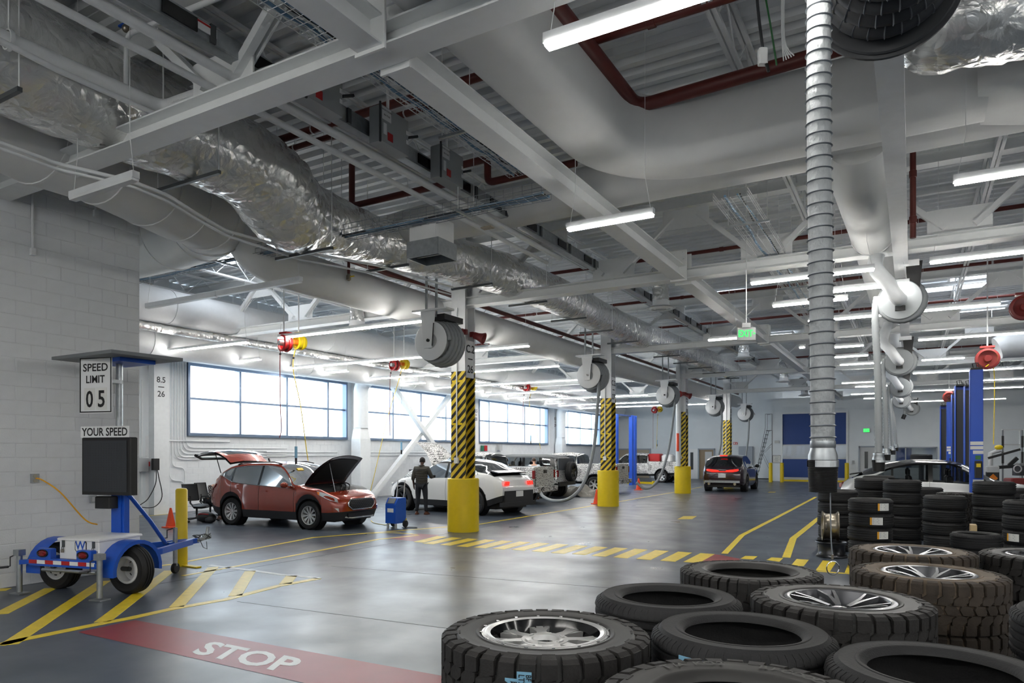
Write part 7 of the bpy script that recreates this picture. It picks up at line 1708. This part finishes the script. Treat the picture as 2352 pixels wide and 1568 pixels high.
for s in (-.28, .3): MB().box((s, .05, 1.36), (.03, .03, 2.72)).build('rear_post', 'lgrey', t, smooth=0)
p = at(2116, 24); t = thing('tyre_stand', 'grey stand holding one tyre above the roof of the silver car', 'stand', tuple(p)); MB().cyl((0, 0, .0), (0, 0, 1.62), .08, 12).build('post', 'dgrey', t); MB().lathe([(0, 0), (.25, 0), (.25, .03), (0, .03)], (0, 0, 1.6), n=20).build('plate', 'dgrey', t); MB().box((0, 0, .01), (.5, .5, .02)).build('foot', 'dgrey', t, smooth=0)

# power drops hanging from the roof near the big hose
a = ond(1737, -40, 6.3); b = ond(1752, 112, 6.3)
t = thing('power_drop', 'white outlet box hanging on a cord left of the big hose', 'power drop', tuple(b), world=True)
MB().tube(smooth_path([Vector((a.x, a.y, 7.3)), a, b], 4), .014, 6).build('cord', 'dgrey', t)
MB().rbox(b + Vector((0, 0, -.07)), (.08, .06, .15), .01, rz=TH).build('box', 'white', t, smooth=0); MB().cyl(b + Vector((.03, 0, -.14)), b + Vector((.05, 0, -.22)), .014, 8).build('plug', 'black', t)
MB().tube(smooth_path([ond(1752, -40, 6.6), ond(1770, 60, 6.6), ond(1784, 150, 6.7)], 5), .009, 6).build('cable', 'cable_green', label='thin green cable hanging right of the white outlet box', cat='cable')
cb_ = MB()
for k in range(5): cb_.tube(smooth_path([ond(1794 + k * 2, -40, 6.5), ond(1796 + k * 1.5, 90, 6.5), ond(1800 + k * 6, 140 - k * 3, 6.5)], 4), .006, 5)
cb_.build('cable_bundle', 'wire', label='loose bundle of white cables hanging beside the big hose', cat='cable')
# ================================================================ tyres, mounted wheels and loose rims
SPEC = {'at': (.415, .24, .292), 'at2': (.36, .215, .27), 'road': (.36, .225, .234), 'small': (.335, .215, .228), 'block': (.415, .245, .292)}
TM = {}
def tyre_parts(kind, dusty=False):
    k = (kind, dusty)
    if k not in TM:
        R, rim, w = SPEC[kind]
        if kind in ('at', 'at2', 'block'):
            car_ = MB().lathe(tyre_profile(R - .016, rim, w, ()), n=64, closed=True).mesh('carcass', 'sidewall_dusty' if dusty else 'sidewall', 50)
            lg = lugs(R, w, 34 if kind != 'block' else 46).mesh('tread_blocks', 'rubber_dusty' if dusty else 'rubber_lug', 0)
            TM[k] = (car_, lg)
        else: TM[k] = (road_tyre(R, rim, w, 56, 72 if kind == 'road' else 60).mesh('tyre', 'rubber', 45), None)
    return TM[k]
RIMS = {}
def rim_parts(kind, style, m):
    k = (kind, style)
    if k not in RIMS:
        R, rim, w = SPEC[kind]; b = MB(); rr = rim + .002; zf = w * .5 - (.02 if style == 'bolted' else -.012)
        b.lathe([(rr + .016, w * .47), (rr + .004, w * .505), (rr - .012, w * .50), (rr - .024, w * .40), (rr - .045, w * .2), (rr - .05, -w * .4), (rr, -w * .45)], n=48)
        barrel = b.mesh('barrel', 'blackgloss' if style == 'bolted' else 'rim_dark', 40); sp = MB()
        if style == 'bolted':
            spoke_beams(sp, 8, .075, rr - .03, zf - .012, zf - .012, .050, .028, .035, 0, .0); spoke_beams(sp, 8, .11, rr - .035, zf - .014, zf - .014, .022, .022, .03, 0, .16)
            sp.lathe([(.05, zf - .03), (.055, zf - .008), (.095, zf - .01), (.105, zf - .03)], n=32)
            for q in range(6): a = 2 * PI * q / 6; sp.box((.075 * math.cos(a), .075 * math.sin(a), zf - .007), (.012, .03, .004), rz=a)
            sp.lathe([(rr - .022, w * .495), (rr - .006, w * .512), (rr + .014, w * .495)], n=48)
        else:
            spoke_beams(sp, 6, .05, rr - .02, zf - .05, zf - .012, .024, .012, .026, .18, .17)
            sp.lathe([(0, zf - .05), (.03, zf - .052), (.05, zf - .06), (.075, zf - .075)], n=24); sp.lathe([(rr - .014, w * .498), (rr - .002, w * .512), (rr + .012, w * .495)], n=48)
        RIMS[k] = (barrel, sp.mesh('spokes', 'rim_silver' if style == 'bolted' else 'rim_gun', 30), style)
    return RIMS[k]
ORD = ['topmost', 'second from the top', 'third from the top', 'fourth from the top', 'fifth from the top', 'sixth from the top', 'seventh from the top']
def stack(px, d, kind, n, desc, dusty=False, rim=None, top=None, jit=.012, sticker=(), z0=0., noun='tyre', seed=0):
    R, rm, w = SPEC[kind]; c = ond(px, HY, d); rnd = random.Random(int(px) + seed); out = []
    for i in range(n):      # i = 0 is the topmost one
        z = z0 + w * 1.0 * (n - 1 - i) + w / 2
        mounted = rim is not None and i == 0
        lab = '%s, %s' % (desc if i == 0 or top is None else top, ORD[i] + ' of its stack' if len((desc if i == 0 or top is None else top).split()) < 10 else ORD[i]) if n > 1 else desc
        t = thing('mounted_wheel' if mounted else 'tyre', lab, 'wheel' if mounted else 'tyre', (c.x + rnd.uniform(-jit, jit) * (i > 0), c.y + rnd.uniform(-jit, jit) * (i > 0), z), rnd.uniform(0, 6.28), group=desc.split(',')[0] + 's in one stack' if n > 1 else None)
        a, b = tyre_parts(kind, dusty)
        put('tyre_body' if not b else 'carcass', a, t)
        if b: put('tread_blocks', b, t, kind='stuff')
        if mounted:
            q = rim_parts(kind, rim, None); rb = put('rim', q[0], t); put('spokes', q[1], rb)
            if rim == 'bolted':
                bm_ = MB()
                for k in range(16): aa = 2 * PI * k / 16; p = Vector(((rm + .016) * math.cos(aa), (rm + .016) * math.sin(aa), w * .50)); bm_.cyl(p - Vector((0, 0, .006)), p + Vector((0, 0, .003)), .007, 8)
                bm_.build('ring_bolts', 'chrome', rb, kind='stuff')
            else:
                MB().lathe([(0, .002), (.018, .003), (.02, 0)], (0, 0, w * .5 - .062), n=14).build('centre_cap', 'rim_silver', rb)
        if i < len(sticker) and sticker[i]:
            ang = sticker[i]; v = Vector((-c.x, -c.y, 0)).normalized(); a0 = math.atan2(v.y, v.x) + ang - t.rotation_euler.z
            st = MB(); st2 = MB(); hh = w * .26
            def arcq(mb, x0, x1):
                P = [Vector(((R + .004) * math.cos(a0 + x / R), (R + .004) * math.sin(a0 + x / R), z_)) for x in [x0 + (x1 - x0) * q / 3 for q in range(4)] for z_ in (-hh, hh)]; mb.add(P, [(2 * q, 2 * q + 2, 2 * q + 3, 2 * q + 1) for q in range(3)])
            arcq(st, -.07, .09); arcq(st2, -.10, -.07); sp_ = st.build('sticker', 'paper', t, smooth=0); st2.build('sticker_band', 'cord', sp_, smooth=0)
            lb = MB()
            for q in range(4):
                P = [Vector(((R + .005) * math.cos(a0 + x / R), (R + .005) * math.sin(a0 + x / R), z_)) for x, z_ in ((-.06, hh * (.7 - .4 * q)), (.02 + .015 * (q % 2), hh * (.7 - .4 * q)), (.02 + .015 * (q % 2), hh * (.62 - .4 * q)), (-.06, hh * (.62 - .4 * q)))]; lb.add(P, [(0, 1, 2, 3)])
            lb.build('print_lines', 'mgrey', sp_, smooth=0)
        out.append(t)
    return out
def ring_text(t, s, r, z, size, ang0, m='mgrey', flip=1):   # raised lettering on the upper sidewall
    a = ang0; b = MB()
    for ch in s:
        wd = size * (.72 if ch not in 'I/-1 ' else .45)
        M_ = Matrix.Rotation(a, 4, 'Z') @ Matrix.Translation((r, 0, z)) @ Matrix.Rotation(PI / 2, 4, 'Z') @ Matrix.Rotation(0, 4, 'X')
        # letters read from outside, feet towards the rim
        M_ = Matrix.Rotation(a, 4, 'Z') @ Matrix.Translation((r, 0, z)) @ Matrix.Rotation(-PI / 2, 4, 'Z')
        if ch != ' ': b.text(ch, size, M_, .001)
        a -= wd / r
    b.build('sidewall_lettering', m, t, smooth=0)
F = {}
F[1] = stack(1252, 2.80, 'at', 4, 'all-terrain wheel with a bolted silver spoke rim', rim='bolted', top='all-terrain tyre under the bolted silver wheel', jit=.006)
F[2] = stack(1533, 3.50, 'road', 5, 'plain empty road tyre standing behind the bolted silver wheel')
F[3] = stack(1704, 2.82, 'road', 5, 'big empty road tyre right of the bolted silver wheel')
F[4] = stack(1722, 4.27, 'block', 4, 'empty block-treaded tyre nearest to the yellow crosswalk', jit=.006)
F[5] = stack(1928, 3.43, 'at', 4, 'clean black multi-spoke wheel in the middle of the tyre pile', rim='multi', top='all-terrain tyre under the clean multi-spoke wheel', jit=.006)
F[6] = stack(2132, 4.2, 'at', 4, 'dusty multi-spoke wheel right of the clean one', True, 'multi', 'dusty all-terrain tyre under the dusty multi-spoke wheel', jit=.006)
F[7] = stack(2094, 5.15, 'at', 4, 'dusty multi-spoke wheel behind the other dusty one', True, 'multi', 'dusty all-terrain tyre under the rear dusty wheel', jit=.006, seed=3)
F[8] = stack(2410, 4.9, 'at', 4, 'dark multi-spoke wheel at the right edge, half in view', False, 'multi', 'all-terrain tyre under the wheel at the right edge', jit=.006)
F[9] = stack(1700, 2.03, 'at', 4, 'wide all-terrain tyre at the bottom edge with raised sidewall letters', top='all-terrain tyre under the lettered one at the bottom edge', jit=.006)
F[10] = stack(2165, 2.32, 'road', 5, 'empty road tyre in the bottom right corner')
F[11] = stack(2545, 3.1, 'road', 5, 'road tyre cut by the right edge above the bottom right corner')
ring_text(F[9][0], 'T/A KO2', .318, .1520, .052, math.radians(100) - F[9][0].rotation_euler.z + .85, 'letter_grey'); ring_text(F[9][0], 'BFGOODRICH', .318, .1520, .052, math.radians(100) - F[9][0].rotation_euler.z - .20, 'letter_grey')
# masking-tape notes on the tread of the bolted wheel
c = F[1][0].location; v = Vector((-c.x, -c.y, 0)).normalized(); sdv = Vector((-v.y, v.x, 0))
def tape_note(off, z0, z1, w, lines, nm, label):
    R = SPEC['at'][0] + .006; o = Vector((c.x, c.y, 0)) + v * math.sqrt(max(.01, R * R - off * off)) + sdv * off; nrm = (v * math.sqrt(R * R - off * off) + sdv * off).normalized(); tx = Vector((-nrm.y, nrm.x, 0))
    t = thing('tape_note', label, 'note', (o.x, o.y, (z0 + z1) / 2)); M3 = Matrix((tx, Vector((0, 0, 1)), nrm)).transposed()
    t.rotation_euler = (0, 0, 0)
    pl = MB(); pl.add([M3 @ Vector((x, y, 0)) for x, y in ((-w / 2, (z0 - z1) / 2), (w / 2, (z0 - z1) / 2), (w / 2, (z1 - z0) / 2), (-w / 2, (z1 - z0) / 2))] + [M3 @ Vector((x, y, -.0015)) for x, y in ((-w / 2, (z0 - z1) / 2), (w / 2, (z0 - z1) / 2), (w / 2, (z1 - z0) / 2), (-w / 2, (z1 - z0) / 2))], [(0, 1, 2, 3), (7, 6, 5, 4), (0, 4, 5, 1), (1, 5, 6, 2), (2, 6, 7, 3), (3, 7, 4, 0)]); p_ = pl.build('tape', 'blue_tape', t, smooth=0)
    tb = MB()
    for s, x, sz in lines:
        M_ = M3.to_4x4() @ Matrix.Translation((x, (z1 - z0) / 2 - .008, .0015)) @ Matrix.Rotation(-PI / 2, 4, 'Z'); tb.text(s, sz, M_, .0005, 'LEFT', .8)
    tb.build('handwriting', 'ink', p_, smooth=0)
zt = 4 * SPEC['at'][2]
tape_note(-.072, zt - .23, zt - .036, .052, [('BF goodrich', .015, .027), ('LT285/70R17', -.010, .030)], 'a', 'narrow pale blue tape note with handwriting, the right one on the bolted wheel')
tape_note(-.118, zt - .26, zt - .062, .044, [('BF/BF-AT', .012, .027), ('20', -.010, .042)], 'b', 'narrow pale blue tape note with a large number, the left one on the bolted wheel')
c = F[3][0].location; v = Vector((-c.x, -c.y, 0)).normalized(); sdv = Vector((-v.y, v.x, 0))
for off, m, l in ((-.20, 'blue_tape', 'pale blue tape scrap on the front of the big empty road tyre'), (-.15, 'blue', 'small blue label on the front of the big empty road tyre')):
    R = SPEC['road'][0] + .004; nrm = (v * math.sqrt(R * R - off * off) + sdv * off).normalized(); o = Vector((c.x, c.y, 5 * .234 - .075)) + nrm * R; M3 = Matrix((Vector((-nrm.y, nrm.x, 0)), nrm, Vector((0, 0, 1)))).transposed()
    MB().box((0, 0, 0), (.06, .003, .06), M=M3).build('tape_scrap', m, smooth=0, loc=o, label=l, cat='note')
# stacks further back
stack(1924, 13.7, 'road', 5, 'black ribbed tyre behind the standing rim', sticker=())
stack(1999, 11.5, 'small', 5, 'brownish new tyre with yellow and white stickers', sticker=(.62, .25, .62))
stack(2003, 14.6, 'small', 6, 'black tyre behind the stickered stack', jit=.02)
stack(2072, 13.6, 'small', 6, 'tall black tyre stack before the silver car', jit=.015)
stack(2170, 12.3, 'small', 5, 'black tyre before the silver car door', jit=.015)
stack(2197, 14.3, 'at2', 4, 'chunky all-terrain tyre behind the stack by the silver car door', jit=.01)
stack(2126, 15.3, 'small', 5, 'small black tyre between two taller stacks')
stack(2283, 12.8, 'small', 6, 'black tyre with pale scuffs before the nearest blue lift post', jit=.015)
stack(2362, 11.0, 'small', 5, 'bluish black tyre at the right edge', sticker=(None, None, -.6))
stack(2241, 10.5, 'small', 3, 'single low tyre lying before the scuffed stack', jit=.01)
stack(2335, 15.0, 'small', 5, 'black tyre behind the scuffed stack at the right')
stack(2395, 13.6, 'at2', 4, 'all-terrain tyre at the right edge behind the bluish stack')
stack(2116, 24, 'small', 1, 'single black tyre on the stand above the silver car roof', z0=1.63)
stack(2018, 16.2, 'small', 6, 'thin black tyre just before the rear of the silver car')
# loose rims at the end of the tyre stacks
def loose_rim(name, label, loc, rot, m):
    t = thing(name, label, 'rim', loc); t.rotation_euler = rot; t.scale = (1, 1, 1.22)
    b = MB().lathe([(.25, .11), (.268, .112), (.272, .10), (.25, .085), (.232, .06), (.225, 0), (.232, -.07), (.25, -.09), (.272, -.105), (.268, -.115), (.25, -.11), (.235, -.08), (.215, 0), (.24, .09)], n=48, closed=True).build('barrel', m, t)
    spoke_beams(MB(), 5, .05, .24, .06, .09, .06, .04, .03, 0, .16).lathe([(0, .06), (.05, .06), (.08, .03)], n=20).build('spokes', 'rim_dark' if m == 'rim_bronze' else m, t, smooth=30)
    return t
q = ond(1910, HY, 12.75); loose_rim('loose_rim', 'dark polished rim lying flat on the floor under the standing one', (q.x, q.y, .141), (PI, 0, 0), 'rim_dark')
loose_rim('loose_rim', 'bronze tinted rim standing upright on the flat rim', (q.x - .03, q.y + .06, .282 + .272), (PI / 2, 0, -PI / 2 + TH - .35), 'rim_bronze')
q = ond(2178, HY, 11.9); MB().box((0, 0, .35), (.09, .3, .7)).build('timber_block', 'wood', smooth=0, loc=(q.x + .35, q.y - .1, 0), label='pale timber end showing between two tyre stacks', cat='timber')
